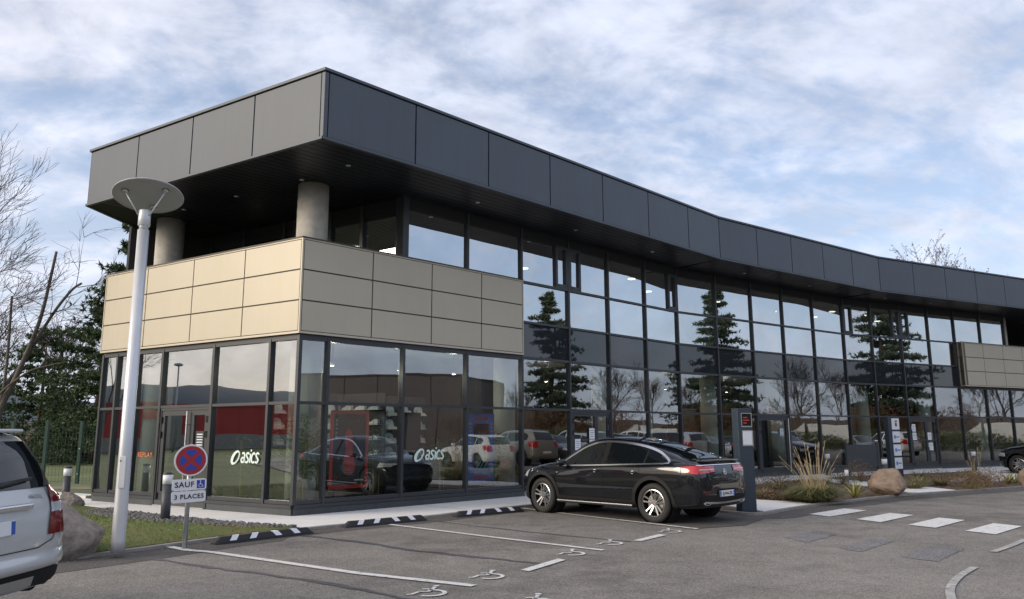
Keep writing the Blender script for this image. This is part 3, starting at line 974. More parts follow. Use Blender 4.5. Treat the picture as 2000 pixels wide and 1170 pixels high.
for i in range(len(kr) - 1):
    def edge(k, o):
        d = (kr[min(k + 1, len(kr) - 1)] - kr[max(k - 1, 0)]).normalized()
        return kr[k] + Vector((d.y, -d.x)) * o
    mb.poly([(*edge(i, 0.72), 0.004), (*edge(i + 1, 0.72), 0.004), (*edge(i + 1, 0.05), 0.004), (*edge(i, 0.05), 0.004)])
tag(mb.build('asphalt_strip', M['asphalt_new']), kind='structure')
# dark sheet painting in the parked car's soft shadow, back to the island
sheet('bay_shadow', [(0.35, 17.2), (3.13, 13.55), (4.1, 14.0), (4.75, 15.0), (4.15, 16.3), (3.0, 18.25), (2.05, 19.0), (1.1, 18.15)], 0.008, M['asphalt_new'])

# pale concrete pavement round the building
fr = 0.07
pave = [tuple(left(7.9) - NL * 0.3), (-11.4, 19.6), (-10.6, 18.75), (-9.27, 17.75), (-6.96, 15.68), (-5.3, 14.6), (-3.92, 13.85), (-3.5, 13.78)]
ki = [p + Vector((-(kl[min(i + 1, len(kl) - 1)] - kl[max(i - 1, 0)]).normalized().y, (kl[min(i + 1, len(kl) - 1)] - kl[max(i - 1, 0)]).normalized().x)) * 0.06 for i, p in enumerate(kl)]
i0 = min(range(len(kl)), key=lambda i: (kl[i] - Vector((-3.47, 13.66))).length)
i1 = min(range(len(kl)), key=lambda i: (kl[i] - Vector((2.1, 19.1))).length)
pave += [tuple(p) for p in ki[i0:i1]]
pave += [(2.2, 19.25), (3.5, 20.9), (7.9, 25.2), (9.4, 26.75), (12.3, 29.1), (15.6, 30.7), (19.1, 32.5), (30, 38)]
pave += [tuple(K3 - nrm(H3) * 0.3), tuple(K2 - nrm(58) * 0.3), tuple(K1 - nrm(49) * 0.3), tuple(P0 - nrm(H1) * 0.3)]
mb = MB(); mb.prism(pave, -0.08, ZS); pv = mb.build('pavement', M['concrete']); tag(pv, kind='structure')
# saw-cut joints across the pavement, cut as thin dark grooves
for s in (3.2, 6.4, 9.6, 12.8):
    a = on(0, s) + nrm(H1) * 0.05; b = on(0, s) + nrm(H1) * (2.0 if s < 5 else 2.6)
    ribbon_obj('pavement_joint', [tuple(a), tuple(b)], 0.012, ZS + 0.003, ZS + 0.003, M['kerb'])
# planting bed on the right with its soil
bed = [(2.15, 19.35), (3.02, 18.5), (4.25, 16.5), (4.5, 16.1), (4.89, 15.86), (5.55, 16.55), (6.76, 17.76), (7.7, 18.5), (8.72, 19.4), (10.55, 20.65), (14.9, 23.05), (21.9, 26.6), (31.9, 31.1), (30, 37.8), (19.1, 32.3), (15.6, 30.5), (12.3, 28.9), (9.4, 26.5), (7.9, 24.9), (3.6, 20.7)]
mb = MB(); mb.prism(bed, -0.08, 0.012); tag(mb.build('planting_bed', M['soil']), kind='structure')
def path_slab(name, pts):
    mb = MB(); mb.prism(pts, -0.05, 0.034); tag(mb.build(name, M['concrete']), kind='structure')
PATH1 = [(5.12, 16.18), (6.76, 17.76), (6.34, 18.5), (5.9, 18.85), (4.7, 21.6), (3.5, 20.45), (4.75, 17.4)]
path_slab('footpath', PATH1)
PATH2 = [(10.62, 20.75), (12.2, 21.6), (12.05, 23.7), (11.3, 26.0), (10.9, 27.6), (9.9, 26.7), (10.5, 24.0)]
path_slab('footpath', PATH2)
PATH3 = [(13.9, 25.4), (16.2, 25.6), (19.2, 28.6), (20.2, 32.6), (18.6, 32.0), (17.2, 28.9)]
path_slab('footpath', [(13.9, 25.4), (16.2, 25.6), (19.2, 28.6), (20.2, 32.6), (18.6, 32.0), (17.2, 28.9)])

# turf, gravel strip on the left
gr_pts = [(-8.7, 17.1), (-6.96, 15.55), (-5.3, 14.48), (-3.92, 13.74), (-3.62, 13.66), (-4.47, 13.50), (-5.80, 13.98), (-7.45, 14.95), (-8.8, 16.2)]
mb = MB(); mb.prism(gr_pts, -0.05, 0.035); tag(mb.build('gravel_bed', M['gravelbed']), kind='structure')
turf_pts = [(-13.0, 13.0), (-9.5, 7.1), (-7.65, 8.75), (-6.62, 9.72), (-5.88, 10.62), (-5.11, 11.8), (-4.64, 12.53), (-3.62, 13.66), (-4.47, 13.50), (-5.80, 13.98), (-7.45, 14.95), (-8.8, 16.2), (-8.7, 17.1), (-10.2, 18.2), (-11.8, 18.6)]
tg = bmesh.new()
# gently mounded turf: triangulated grid inside the outline
def inside(p, poly):
    c = False; n = len(poly)
    for i in range(n):
        x1, y1 = poly[i]; x2, y2 = poly[(i + 1) % n]
        if (y1 > p[1]) != (y2 > p[1]) and p[0] < (x2 - x1) * (p[1] - y1) / (y2 - y1) + x1: c = not c
    return c
def edge_dist(p, poly):
    best = 9; q = Vector(p)
    for i in range(len(poly)):
        a = Vector(poly[i]); b = Vector(poly[(i + 1) % len(poly)]); d = b - a
        t = max(0, min(1, (q - a).dot(d) / d.length_squared)); best = min(best, (q - a - d * t).length)
    return best
def turf_h(x, y):
    return 0.045 + 0.15 * min(1, edge_dist((x, y), turf_pts) / 1.1) ** 0.8
from mathutils.geometry import delaunay_2d_cdt
bp = []
for i in range(len(turf_pts)):
    a = Vector(turf_pts[i]); b = Vector(turf_pts[(i + 1) % len(turf_pts)]); n = max(1, int((b - a).length / 0.35))
    for k in range(n): bp.append(a + (b - a) * (k / n))
vs2 = list(bp); ed = [(i, (i + 1) % len(bp)) for i in range(len(bp))]
for ix in range(-38, -8):
    for iy in range(20, 52):
        p = (ix * 0.35, iy * 0.35)
        if inside(p, turf_pts) and edge_dist(p, turf_pts) > 0.12: vs2.append(Vector(p))
ov, oe, of, *_ = delaunay_2d_cdt(vs2, ed, [], 1, 0.001)
me = bpy.data.meshes.new('turf')
me.from_pydata([(p.x, p.y, turf_h(p.x, p.y)) for p in ov], [], of)
for p in me.polygons: p.use_smooth = True
tag(link('turf', me, M['turf']), kind='structure')
# dirt track and lawn edge behind the fence
sheet('dirt_track', [(-40, 27.0), (-22, 25.2), (-11.4, 23.8), (-11.2, 24.7), (-22, 26.9), (-40, 29.0)], -0.02, M['dirt'])
mb = MB(); mb.prism([(-13.2, 21.7), (-11.15, 20.6), (-11.0, 21.0), (-13.0, 22.2)], -0.05, 0.05); tag(mb.build('edging_kerb', M['concrete']), kind='structure')

# ------------------------------------------------------------------ road markings (each its own piece of paint)
ZM = 0.012
def marking(name, pts, z=ZM, mat='roadpaint', kind='structure', label=None):
    o = sheet(name, pts, z, M[mat], kind)
    return o
def line(name, a, b, w, z=ZM, mat='roadpaint'):
    return ribbon_obj(name, [a, b], w, z, z, M[mat])
ribbon_obj('bay_line', [(-5.0, 11.62), (-4.6, 11.28), (-4.2, 11.10), (-1.82, 9.41), (-0.42, 8.63)], 0.12, ZM, ZM, M['roadpaint'])
ribbon_obj('bay_line', [(-2.21, 14.29), (-0.4, 12.6), (1.26, 11.12)], 0.10, ZM, ZM, M['roadpaint'])
ribbon_obj('bay_line', [(0.21, 17.22), (1.4, 15.6), (3.13, 13.46)], 0.10, ZM + 0.003, ZM + 0.003, M['roadpaint'])
marking('bay_dash', [(0.09, 9.58), (0.19, 9.49), (0.68, 10.30), (0.58, 10.40)])
marking('bay_dash', [(1.83, 12.09), (1.93, 12.01), (2.46, 12.70), (2.34, 12.79)])
for q in ([(5.9, 15.79), (6.12, 15.31), (7.35, 16.45), (7.08, 16.9)], [(6.43, 14.86), (6.65, 14.35), (7.86, 15.53), (7.58, 15.93)], [(6.94, 13.95), (7.18, 13.5), (8.33, 14.62), (8.09, 15.06)], [(7.44, 13.08), (7.66, 12.63), (8.76, 13.67), (8.55, 14.13)], [(7.96, 12.2), (8.2, 11.75), (9.3, 12.8), (9.1, 13.2)], [(8.5, 11.3), (8.74, 10.85), (9.84, 11.9), (9.64, 12.3)]):
    marking('crossing_bar', q)
def ragged(q, a=0.028):
    r = random.Random(int(q[0][0] * 97)); out = []
    for i in range(len(q)):
        p0, p1 = Vector(q[i]), Vector(q[(i + 1) % len(q)]); n = max(2, int((p1 - p0).length / 0.07))
        for k in range(n): out.append(tuple(p0.lerp(p1, k / n) + Vector((r.uniform(-a, a), r.uniform(-a, a)))))
    return out
for q in ([(4.22, 12.42), (4.38, 11.85), (5.15, 12.7), (4.98, 13.16)], [(4.6, 11.33), (4.75, 10.94), (5.69, 11.92), (5.54, 12.27)], [(5.09, 10.49), (5.34, 10.08), (6.33, 11.18), (6.12, 11.59)]):
    marking('removed_bar', ragged(q), 0.005, 'ghost')
ribbon_obj('guide_line', cr([(4.05, 7.4), (4.5, 8.3), (5.0, 9.02), (5.56, 9.66)], 6), 0.085, ZM, ZM, M['wornpaint'])
ribbon_obj('guide_line', cr([(6.52, 10.85), (7.12, 11.41), (7.75, 12.05)], 5), 0.09, ZM, ZM, M['wornpaint'])
# bands of crack filler with wavering edges
def wob(path, n=5, a=0.03):
    r = random.Random(int(path[0][0] * 100)); return [p + Vector((r.uniform(-a, a), r.uniform(-a, a))) for p in cr(path, n)]
for pth, w in (([(-4.75, 10.55), (-3.9, 9.98), (-3.03, 9.47), (-2.03, 8.83), (-1.3, 8.2), (-0.6, 7.6)], 0.10), ([(-3.35, 12.8), (-2.35, 12.1), (-1.45, 11.28), (-0.7, 10.75), (0.05, 10.25), (0.45, 9.92)], 0.12), ([(-1.4, 14.8), (-0.01, 13.44), (1.0, 12.6), (1.75, 12.0)], 0.05), ([(0.5, 13.5), (0.9, 13.9), (1.6, 14.1)], 0.02)):
    pp = wob(pth); r = random.Random(2)
    ribbon_obj('crack_filler', pp, [w * r.uniform(0.5, 1.2) for _ in pp], 0.006, 0.006, M['asphalt_seal'])

# wheelchair symbols
def wheelchair(origin, along, across, s):
    """painted symbol: wheel arc, seat, legs, arm and head; local u=along (up of symbol), v=across"""
    u = Vector(along).normalized(); v = Vector(across).normalized(); o = Vector(origin)
    mb = MB()
    def P(a, b): q = o + u * (a * s) + v * (b * s); return q
    def stroke(path, w):
        L, Rr = ribbon([tuple(P(*p)) for p in path], w * s)
        for i in range(len(path) - 1):
            mb.poly([(*Rr[i], ZM), (*Rr[i + 1], ZM), (*L[i + 1], ZM), (*L[i], ZM)])
    arc = [(0.05 + 0.36 * math.cos(t), -0.02 + 0.36 * math.sin(t)) for t in [R(-205 + k * 11.8) for k in range(20)]]
    stroke(arc, 0.115)
    stroke([(0.78, -0.02), (0.22, 0.05), (0.20, 0.30)], 0.10)
    stroke([(0.20, 0.27), (-0.14, 0.40), (-0.16, 0.52)], 0.09)
    stroke([(0.52, 0.04), (0.50, 0.27)], 0.075)
    hd_ = [P(0.92 + 0.085 * math.cos(R(30 * k)), -0.02 + 0.085 * math.sin(R(30 * k))) for k in range(12)]
    area = sum(hd_[i].x * hd_[(i + 1) % 12].y - hd_[(i + 1) % 12].x * hd_[i].y for i in range(12))
    if area < 0: hd_ = hd_[::-1]
    mb.poly([(p.x, p.y, ZM) for p in hd_])
    for i, f in enumerate(mb.f):
        a, b, c = (Vector(mb.v[j]) for j in f[:3])
        if (b - a).cross(c - a).z < 0: mb.f[i] = tuple(reversed(f))
    tag(mb.build('wheelchair_symbol', M['roadpaint']), kind='structure')
for o in ((-0.86, 8.24), (-0.28, 9.16), (0.80, 10.82), (1.45, 11.79), (2.61, 13.16), (0.22, 7.80)):
    wheelchair(o, hd(4), hd(-86), 0.42)

# ------------------------------------------------------------------ gravel stones and grass blades (uncountable)
def stuff(name, mb, mat, label, cat, smooth=False):
    o = mb.build(name, mat, None, smooth); return tag(o, label, cat, kind='stuff')
M['gravel'] = pbr('grey_gravel', (0.085, 0.082, 0.08), 0.85, 0, 0, 25, col2=(0.22, 0.21, 0.20))
ico = bmesh.new(); bmesh.ops.create_icosphere(ico, subdivisions=1, radius=1); icv = [v.co.copy() for v in ico.verts]; icf = [tuple(v.index for v in f.verts) for f in ico.faces]; ico.free()
mb = MB(); r = random.Random(5); n = 0
while n < 2300:
    p = (r.uniform(-11.6, -3.6), r.uniform(13.2, 18.6))
    if not inside(p, gr_pts): continue
    n += 1; sz = r.uniform(0.018, 0.05)
    rot = Matrix.Rotation(r.uniform(0, 6), 3, 'Z') @ Matrix.Rotation(r.uniform(-0.5, 0.5), 3, 'X')
    sc = Vector((1, r.uniform(0.6, 1), r.uniform(0.5, 0.8)))
    vs = [rot @ Vector((v.x * sc.x * r.uniform(0.8, 1.15), v.y * sc.y, v.z * sc.z)) * sz + Vector((p[0], p[1], 0.035 + sz * r.uniform(0.2, 0.9))) for v in icv]
    mb.add(vs, icf)
stuff('gravel', mb, M['gravel'], 'strip of dark grey gravel between the turf and the pavement', 'gravel')
def blade_mat(name, c1, c2, sc=3.0):
    return pbr(name, c1, 0.8, 0, 0, sc, col2=c2)
M['grass_blade'] = blade_mat('grass_blades', (0.10, 0.19, 0.035), (0.24, 0.25, 0.08), 1.3)
M['moss'] = blade_mat('orange_moss', (0.22, 0.16, 0.04), (0.32, 0.21, 0.06), 3)
def blades(mb, r, x, y, z, h, w, lean):
    a = r.uniform(0, 6.283); dx, dy = math.cos(a) * w, math.sin(a) * w
    b = r.uniform(0, 6.283); lx, ly = math.cos(b) * lean, math.sin(b) * lean
    mb.add([(x - dx, y - dy, z), (x + dx, y + dy, z), (x + lx * 0.4 + dx * 0.6, y + ly * 0.4 + dy * 0.6, z + h * 0.6), (x + lx, y + ly, z + h)], [(0, 1, 2), (0, 2, 3)])
mb = MB(); mo = MB(); r = random.Random(9); n = 0
while n < 26000:
    x, y = r.uniform(-12.5, -3.7), r.uniform(8.0, 16.8)
    if y > 15.5 or x < -11: 
        if r.random() < 0.5: continue
    if not inside((x, y), turf_pts): continue
    n += 1
    pat = math.sin(x * 2.1 + 1.3 * math.sin(y * 1.7)) + math.sin(y * 2.9 + x * 0.7) + (1.6 if x > -5.0 else -0.5)
    h = r.uniform(0.012, 0.045) * (1.8 if r.random() < 0.06 else 1)
    z = turf_h(x, y) - 0.004
    if pat > 1.35 and r.random() < 0.75: blades(mo, r, x, y, z, h * 0.55, 0.006, 0.015)
    else: blades(mb, r, x, y, z, h, 0.004, 0.03)
stuff('grass', mb, M['grass_blade'], 'short green grass round the lamp post and boulder', 'grass')
stuff('moss', mo, M['moss'], 'orange-brown mossy patches in the turf near the sign post', 'moss')
mb = MB(); r = random.Random(21)
for x, y in [(-5.35, 12.35), (-5.2, 12.45), (-6.0, 11.6), (-6.2, 12.0), (-4.9, 12.6), (-6.6, 12.7)]:
    z = turf_h(x, y) + 0.03
    for k in range(7):
        a = k * 0.9; mb.add([(x, y, z), (x + 0.018 * math.cos(a), y + 0.018 * math.sin(a), z + 0.004), (x + 0.018 * math.cos(a + 0.5), y + 0.018 * math.sin(a + 0.5), z + 0.004)], [(0, 1, 2)])
stuff('daisies', mb, M['white_paint'], 'tiny white daisies in the grass by the lamp post', 'flowers')

# grit and dead leaves gathered along the kerb
mb = MB(); r = random.Random(44)
for i in range(420):
    k = r.randint(10, len(kl) - 20); d_ = (kl[k + 1] - kl[k]).normalized(); p = kl[k] + d_ * r.uniform(0, 0.3) + Vector((d_.y, -d_.x)) * (0.07 + abs(r.gauss(0, 0.16)))
    a = r.uniform(0, 6.28); l_ = r.uniform(0.008, 0.028); z = 0.012
    mb.add([(p.x, p.y, z), (p.x + math.cos(a) * l_, p.y + math.sin(a) * l_, z + 0.004), (p.x + math.cos(a + 1) * l_ * 0.8, p.y + math.sin(a + 1) * l_ * 0.8, z + r.uniform(0, 0.012))], [(0, 1, 2)])
for i in range(260):
    p = Vector((r.uniform(-5, 9), r.uniform(8, 16))); a = r.uniform(0, 6.28); l_ = r.uniform(0.006, 0.018)
    mb.add([(p.x, p.y, 0.017), (p.x + math.cos(a) * l_, p.y + math.sin(a) * l_, 0.018), (p.x + math.cos(a + 1) * l_, p.y + math.sin(a + 1) * l_, 0.022)], [(0, 1, 2)])
stuff('grit', mb, M['kerb'], 'grit and leaf scraps scattered along the kerb', 'litter')
# ------------------------------------------------------------------ vehicles
def paint(name, col, rough=0.22, metal=0.0, coat=1.0):
    return pbr(name, col, rough, metal, 0.02, 3, coat=coat, spec=0.12)
M['car_black'] = paint('black_car_paint', (0.006, 0.007, 0.010))
M['car_silver'] = paint('silver_car_paint', (0.60, 0.61, 0.61), 0.32, 0.5)
M['car_white'] = paint('white_car_paint', (0.74, 0.74, 0.73))
M['car_grey'] = paint('grey_car_paint', (0.10, 0.105, 0.11), 0.25, 0.4)
M['car_red'] = paint('red_car_paint', (0.28, 0.02, 0.02))
M['car_beige'] = paint('champagne_car_paint', (0.38, 0.35, 0.30), 0.3, 0.5)
M['car_glass'] = pbr('dark_car_glass', (0.006, 0.008, 0.010), 0.0, 0, 0, spec=0.9)
M['cladding'] = pbr('car_cladding', (0.018, 0.018, 0.019), 0.6, 0, 0.1, 20, 0.1, 200, spec=0.2)
M['tyre'] = pbr('tyre_rubber', (0.022, 0.021, 0.020), 0.75, 0, 0.15, 12)
M['rim'] = pbr('alloy_rim', (0.40, 0.40, 0.40), 0.26, 0.9, 0.04, 10)
M['rim_dark'] = pbr('dark_rim', (0.02, 0.02, 0.022), 0.35, 0.3, 0.1, 8)
M['chrome'] = pbr('chrome', (0.86, 0.86, 0.87), 0.26, 1.0, 0)
M['taillamp'] = pbr('red_lamp', (0.50, 0.015, 0.02), 0.10, 0, 0.05, 15, coat=1.0)
M['taillamp_dark'] = pbr('dark_red_lamp', (0.16, 0.008, 0.012), 0.12, 0, 0.05, 15, coat=1.0)
M['clearlamp'] = pbr('clear_lamp', (0.55, 0.56, 0.58), 0.12, 0.3, 0.1, 25, coat=1.0)
M['plate_white'] = pbr('plate_white', (0.78, 0.79, 0.80), 0.4, 0, 0.03, 10)
M['plate_blue'] = pbr('plate_blue', (0.03, 0.10, 0.42), 0.4, 0, 0.03, 10)
M['letter_black'] = pbr('black_lettering', (0.012, 0.012, 0.013), 0.5, 0, 0)
M['disc'] = pbr('brake_disc', (0.30, 0.29, 0.28), 0.35, 0.9, 0.1, 8)
M['caliper'] = pbr('blue_caliper', (0.03, 0.12, 0.24), 0.4, 0, 0.05, 8)
M['seam'] = pbr('panel_gap', (0.002, 0.002, 0.002), 0.9, 0, 0)

def catmull(pts, n):
    out = []
    for i in range(len(pts) - 1):
        p0, p1, p2, p3 = pts[max(i - 1, 0)], pts[i], pts[i + 1], pts[min(i + 2, len(pts) - 1)]
        for k in range(n):
            t = k / n
            out.append(tuple(0.5 * (2 * b + (c - a) * t + (2 * a - 5 * b + 4 * c - d) * t * t + (3 * b - a - 3 * c + d) * t ** 3) for a, b, c, d in zip(p0, p1, p2, p3)))
    out.append(pts[-1]); return out

def body_mesh(S, nst=96, nr=4):
    """loft of cross-sections along the car, closed at both ends"""
    xr, xf = S['top'][0][0], S['top'][-1][0]
    xs = []
    for i in range(nst + 1):
        t = i / nst
        xs.append(xr + (xf - xr) * (t - 0.42 * math.sin(2 * math.pi * t) / (2 * math.pi)))
    vs = []; fs = []; ring = None
    for x in xs:
        g = lambda k: smooth_keys(S[k], x)
        top, bot, belt, wb, wm, wr, cr_ = g('top'), g('bot'), g('belt'), g('wb'), g('wm'), g('wr'), g('crown')
        zm = S.get('zm', 0.60); zm = max(bot + 0.06, min(zm, belt - 0.08))
        er = max(top - cr_, belt + 0.012)
        top = max(top, er + 0.006)
        ws = wm * S.get('sill', 0.93)
        zsh = max(zm + 0.02, belt - S.get('shoulder', 0.10))
        half = [(0, bot), (ws * 0.75, bot), (ws, bot + 0.05), (wm * 0.985, zm - 0.12 if zm - 0.12 > bot + 0.05 else bot + 0.055), (wm, zm), (wm - 0.006, zsh), (wb, belt), (wb * 0.45 + wr * 0.55, belt * 0.45 + er * 0.55), (wr, er), (wr * 0.62, top - 0.25 * cr_ * 0.55), (0, top)]
        pr = catmull(half, nr)
        full = [(x, -y, z) for y, z in pr] + [(x, y, z) for y, z in reversed(pr[1:-1])]
        if ring is None: ring = len(full)
        vs += full
    m = len(xs)
    for i in range(m - 1):
        for k in range(ring):
            a = i * ring + k; b = i * ring + (k + 1) % ring
            fs.append((a, b, b + ring, a + ring))
    for i, rev in ((0, True), (m - 1, False)):
        zc = sum(vs[i * ring + k][2] for k in range(ring)) / ring
        vs.append((xs[i], 0, zc)); c = len(vs) - 1
        for k in range(ring):
            a = i * ring + k; b = i * ring + (k + 1) % ring
            fs.append((c, b, a) if rev else (c, a, b))
    bm = bmesh.new()
    bv = [bm.verts.new(v) for v in vs]
    for f in fs:
        try: bm.faces.new([bv[i] for i in f])
        except ValueError: pass
    bmesh.ops.recalc_face_normals(bm, faces=bm.faces)
    me = bpy.data.meshes.new('car_body'); bm.to_mesh(me)
    for p in me.polygons: p.use_smooth = True
    bvh = BVHTree.FromBMesh(bm); bm.free()
    return me, bvh

class Car:
    def __init__(s, name, spec, paintm, nst=96):
        s.S = spec; s.root = empty(name)
        me, s.bvh = body_mesh(spec, nst)
        s.ax = spec['axles']; s.r = spec['wheel_r']; s.tw = spec['track']
        # cut the wheel arches out of the body
        cut = MB(); ra = s.r + spec.get('arch_gap', 0.055)
        for x in s.ax:
            for sd in (-1, 1):
                cut.lathe([(ra, 0), (ra, 0.62)], 40, (x, sd * 1.20 - (0.62 if sd > 0 else 0), s.r + 0.015), 'y')
        tmp = link('arch_cutter', cut.mesh('arch_cutter'))
        bo = link('body', me, paintm, s.root)
        md = bo.modifiers.new('arch', 'BOOLEAN'); md.operation = 'DIFFERENCE'; md.object = tmp; md.solver = 'EXACT'
        dg = bpy.context.evaluated_depsgraph_get()
        nm = bpy.data.meshes.new_from_object(bo.evaluated_get(dg))
        bo.modifiers.clear(); bo.data = nm
        if not nm.materials: nm.materials.append(paintm)
        # smooth skin, crisp arch edges
        try:
            nm.set_sharp_from_angle(angle=R(40))
        except Exception:
            pass
        s.body = bo
        bpy.data.objects.remove(tmp)
    def hit(s, side, a, b, off):
        if side in ('L', 'R'):
            sg = 1 if side == 'L' else -1
            o = Vector((a, sg * 3, b)); d = Vector((0, -sg, 0))
        elif side == 'rear': o = Vector((-5, a, b)); d = Vector((1, 0, 0))
        elif side == 'front': o = Vector((5, a, b)); d = Vector((-1, 0, 0))
        else: o = Vector((a, b, 4)); d = Vector((0, 0, -1))
        l, n, i, t = s.bvh.ray_cast(o, d)
        if l is None:
            l, n, i, t = s.bvh.find_nearest(o + d * 2.6)
        if n.dot(d) > 0: n = -n
        return l + n * off
    def patch(s, name, side, fn, nu, nv, mat, off=0.004, parent=None, smooth=True):
        vs = []
        for j in range(nv + 1):
            for i in range(nu + 1):
                a, b = fn(i / nu, j / nv); vs.append(s.hit(side, a, b, off))
        fs = [(j * (nu + 1) + i, j * (nu + 1) + i + 1, (j + 1) * (nu + 1) + i + 1, (j + 1) * (nu + 1) + i) for j in range(nv) for i in range(nu)]
        mb = MB(); mb.add(vs, fs)
        me = mb.mesh(name, smooth)
        # face outward
        bm = bmesh.new(); bm.from_mesh(me)
        out = {'L': Vector((0, 1, 0)), 'R': Vector((0, -1, 0)), 'rear': Vector((-1, 0, 0)), 'front': Vector((1, 0, 0)), 'top': Vector((0, 0, 1))}[side]
        av = sum((f.normal * f.calc_area() for f in bm.faces), Vector())
        if av.dot(out) < 0: bmesh.ops.reverse_faces(bm, faces=bm.faces)
        bm.to_mesh(me); bm.free()
        return link(name, me, mat, parent or s.root)
    def band(s, name, side, x0, x1, fb, ft, mat, nu=24, nv=6, off=0.004, parent=None):
        """patch between two curves over x"""
        return s.patch(name, side, lambda u, v: ((x0 + (x1 - x0) * u), interp(fb, x0 + (x1 - x0) * u) * (1 - v) + interp(ft, x0 + (x1 - x0) * u) * v), nu, nv, mat, off, parent)
    def strip(s, name, side, path, w, mat, off=0.006, parent=None, nn=5):
        """thin strip that follows a curve drawn on the body"""
        P = [Vector(p) for p in catmull([tuple(p) for p in path], nn)]
        def fn(u, v):
            k = min(int(u * (len(P) - 1) + 0.5), len(P) - 1)
            d = (P[min(k + 1, len(P) - 1)] - P[max(k - 1, 0)]).normalized()
            q = P[k] + Vector((-d.y, d.x)) * (v - 0.5) * w
            return q.x, q.y
        return s.patch(name, side, fn, len(P) - 1, 1, mat, off, parent)
    def wheels(s, style=0, steer=0.0):
        """four wheels: tyre, rim with spokes, brake disc"""
        r = s.r; w = s.S.get('tyre_w', 0.235); rr = r * s.S.get('rim_frac', 0.655)
        ty = MB()
        ty.lathe([(rr * 0.98, -w * 0.42), (rr + 0.01, -w * 0.5), (r - 0.045, -w * 0.52), (r - 0.012, -w * 0.44), (r, -w * 0.30), (r, -0.03), (r - 0.006, -0.025), (r - 0.006, 0.025), (r, 0.03), (r, w * 0.30), (r - 0.012, w * 0.44), (r - 0.045, w * 0.52), (rr + 0.01, w * 0.5), (rr * 0.98, w * 0.42)], 48, (0, 0, 0), 'y', True)
        tme = ty.mesh('tyre', True)
        rm = MB()
        rm.lathe([(rr * 0.985, w * 0.42), (rr, w * 0.44), (rr * 0.93, w * 0.46), (rr * 0.91, w * 0.40), (rr * 0.93, w * 0.34)], 40, (0, 0, 0), 'y', True)
        rm.lathe([(0.0, w * 0.34), (0.052, w * 0.34), (0.058, w * 0.28), (0.058, w * 0.12), (0.0, w * 0.12)], 20, (0, 0, 0), 'y')
        if style == 0:
            for k in range(5):
                for da in (-9.5, 9.5):
                    a0 = R(72 * k + 90 + da * 1.9); a1 = R(72 * k + 90 + da * 1.25)
                    p0 = Vector((0.055 * math.cos(a0), w * 0.24, 0.055 * math.sin(a0))); p1 = Vector((rr * 0.94 * math.cos(a1), w * 0.38, rr * 0.94 * math.sin(a1)))
                    d = (p1 - p0).normalized(); q = d.cross(Vector((0, 1, 0))).normalized()
                    rm.box((p0 + p1) / 2, ((p1 - p0).length, 0.030, 0.030), (d, q, d.cross(q)))
        else:
            for k in range(10):
                a0 = R(36 * k + 90); p0 = Vector((0.05 * math.cos(a0), w * 0.24, 0.05 * math.sin(a0))); p1 = Vector((rr * 0.94 * math.cos(a0), w * 0.38, rr * 0.94 * math.sin(a0)))
                d = (p1 - p0).normalized(); q = d.cross(Vector((0, 1, 0))).normalized()
                rm.box((p0 + p1) / 2, ((p1 - p0).length, 0.032, 0.03), (d, q, d.cross(q)))
        rme = rm.mesh('rim')
        bar = MB(); bar.lathe([(rr * 0.90, w * 0.42), (rr * 0.90, -w * 0.40), (0.06, -w * 0.40)], 32, (0, 0, 0), 'y', False, False); bme = bar.mesh('wheel_barrel', True)
        dk = MB(); dk.lathe([(0.0, -0.012), (rr * 0.68, -0.012), (rr * 0.68, 0.012), (0.0, 0.012)], 32, (0, 0.015, 0), 'y'); dme = dk.mesh('brake_disc')
        for xi, x in enumerate(s.ax):
            for sd in (1, -1):
                wh = empty('wheel', (x, sd * (s.tw - w * 0.5), r), 0 if sd > 0 else math.pi, s.root)
                if xi == 1 and steer: wh.rotation_euler.z += steer
                link('tyre', tme, M['tyre'], wh); link('rim', rme, M['rim'], wh); link('wheel_barrel', bme, M['rim_dark'], wh); link('brake_disc', dme, M['disc'], wh)
                if s.S.get('caliper') and xi == 1:
                    c = MB(); c.box((-0.12, 0.03, 0.06), (0.06, 0.07, 0.16)); c.build('brake_caliper', M['caliper'], wh)
                # dark liner inside the arch
        for x in s.ax:
            for sd in (1, -1):
                m = MB(); ra = r + s.S.get('arch_gap', 0.055) + 0.002
                m.lathe([(0.02, 0.0), (ra, 0.0), (ra, 0.30)], 32, (x, 0.585, r + 0.015), 'y', False, False)
                if sd < 0:
                    m = MB(); m.lathe([(0.02, 0.0), (ra, 0.0), (ra, -0.30)], 32, (x, -0.585, r + 0.015), 'y', False, False)
                m.build('wheel_arch_liner', M['seam'], s.root, True)
    def arch_trim(s, mat, w=0.075, off=0.010):
        for x in s.ax:
            for side in ('L', 'R'):
                ra = s.r + s.S.get('arch_gap', 0.055) - 0.004
                z0 = s.r + 0.015
                def fn(u, v, x=x):
                    a = R(-18 + 216 * u); q = ra + (w + (0.05 if u < 0.1 or u > 0.9 else 0)) * v
                    return x + q * math.cos(a), z0 + q * math.sin(a)
                s.patch('arch_trim', side, fn, 40, 3, mat, off)
    def place(s, xy, heading, z=0.0, scale=1.0):
        s.root.location = (xy[0], xy[1], z); s.root.rotation_euler = (0, 0, R(90 - heading)); s.root.scale = (scale,) * 3

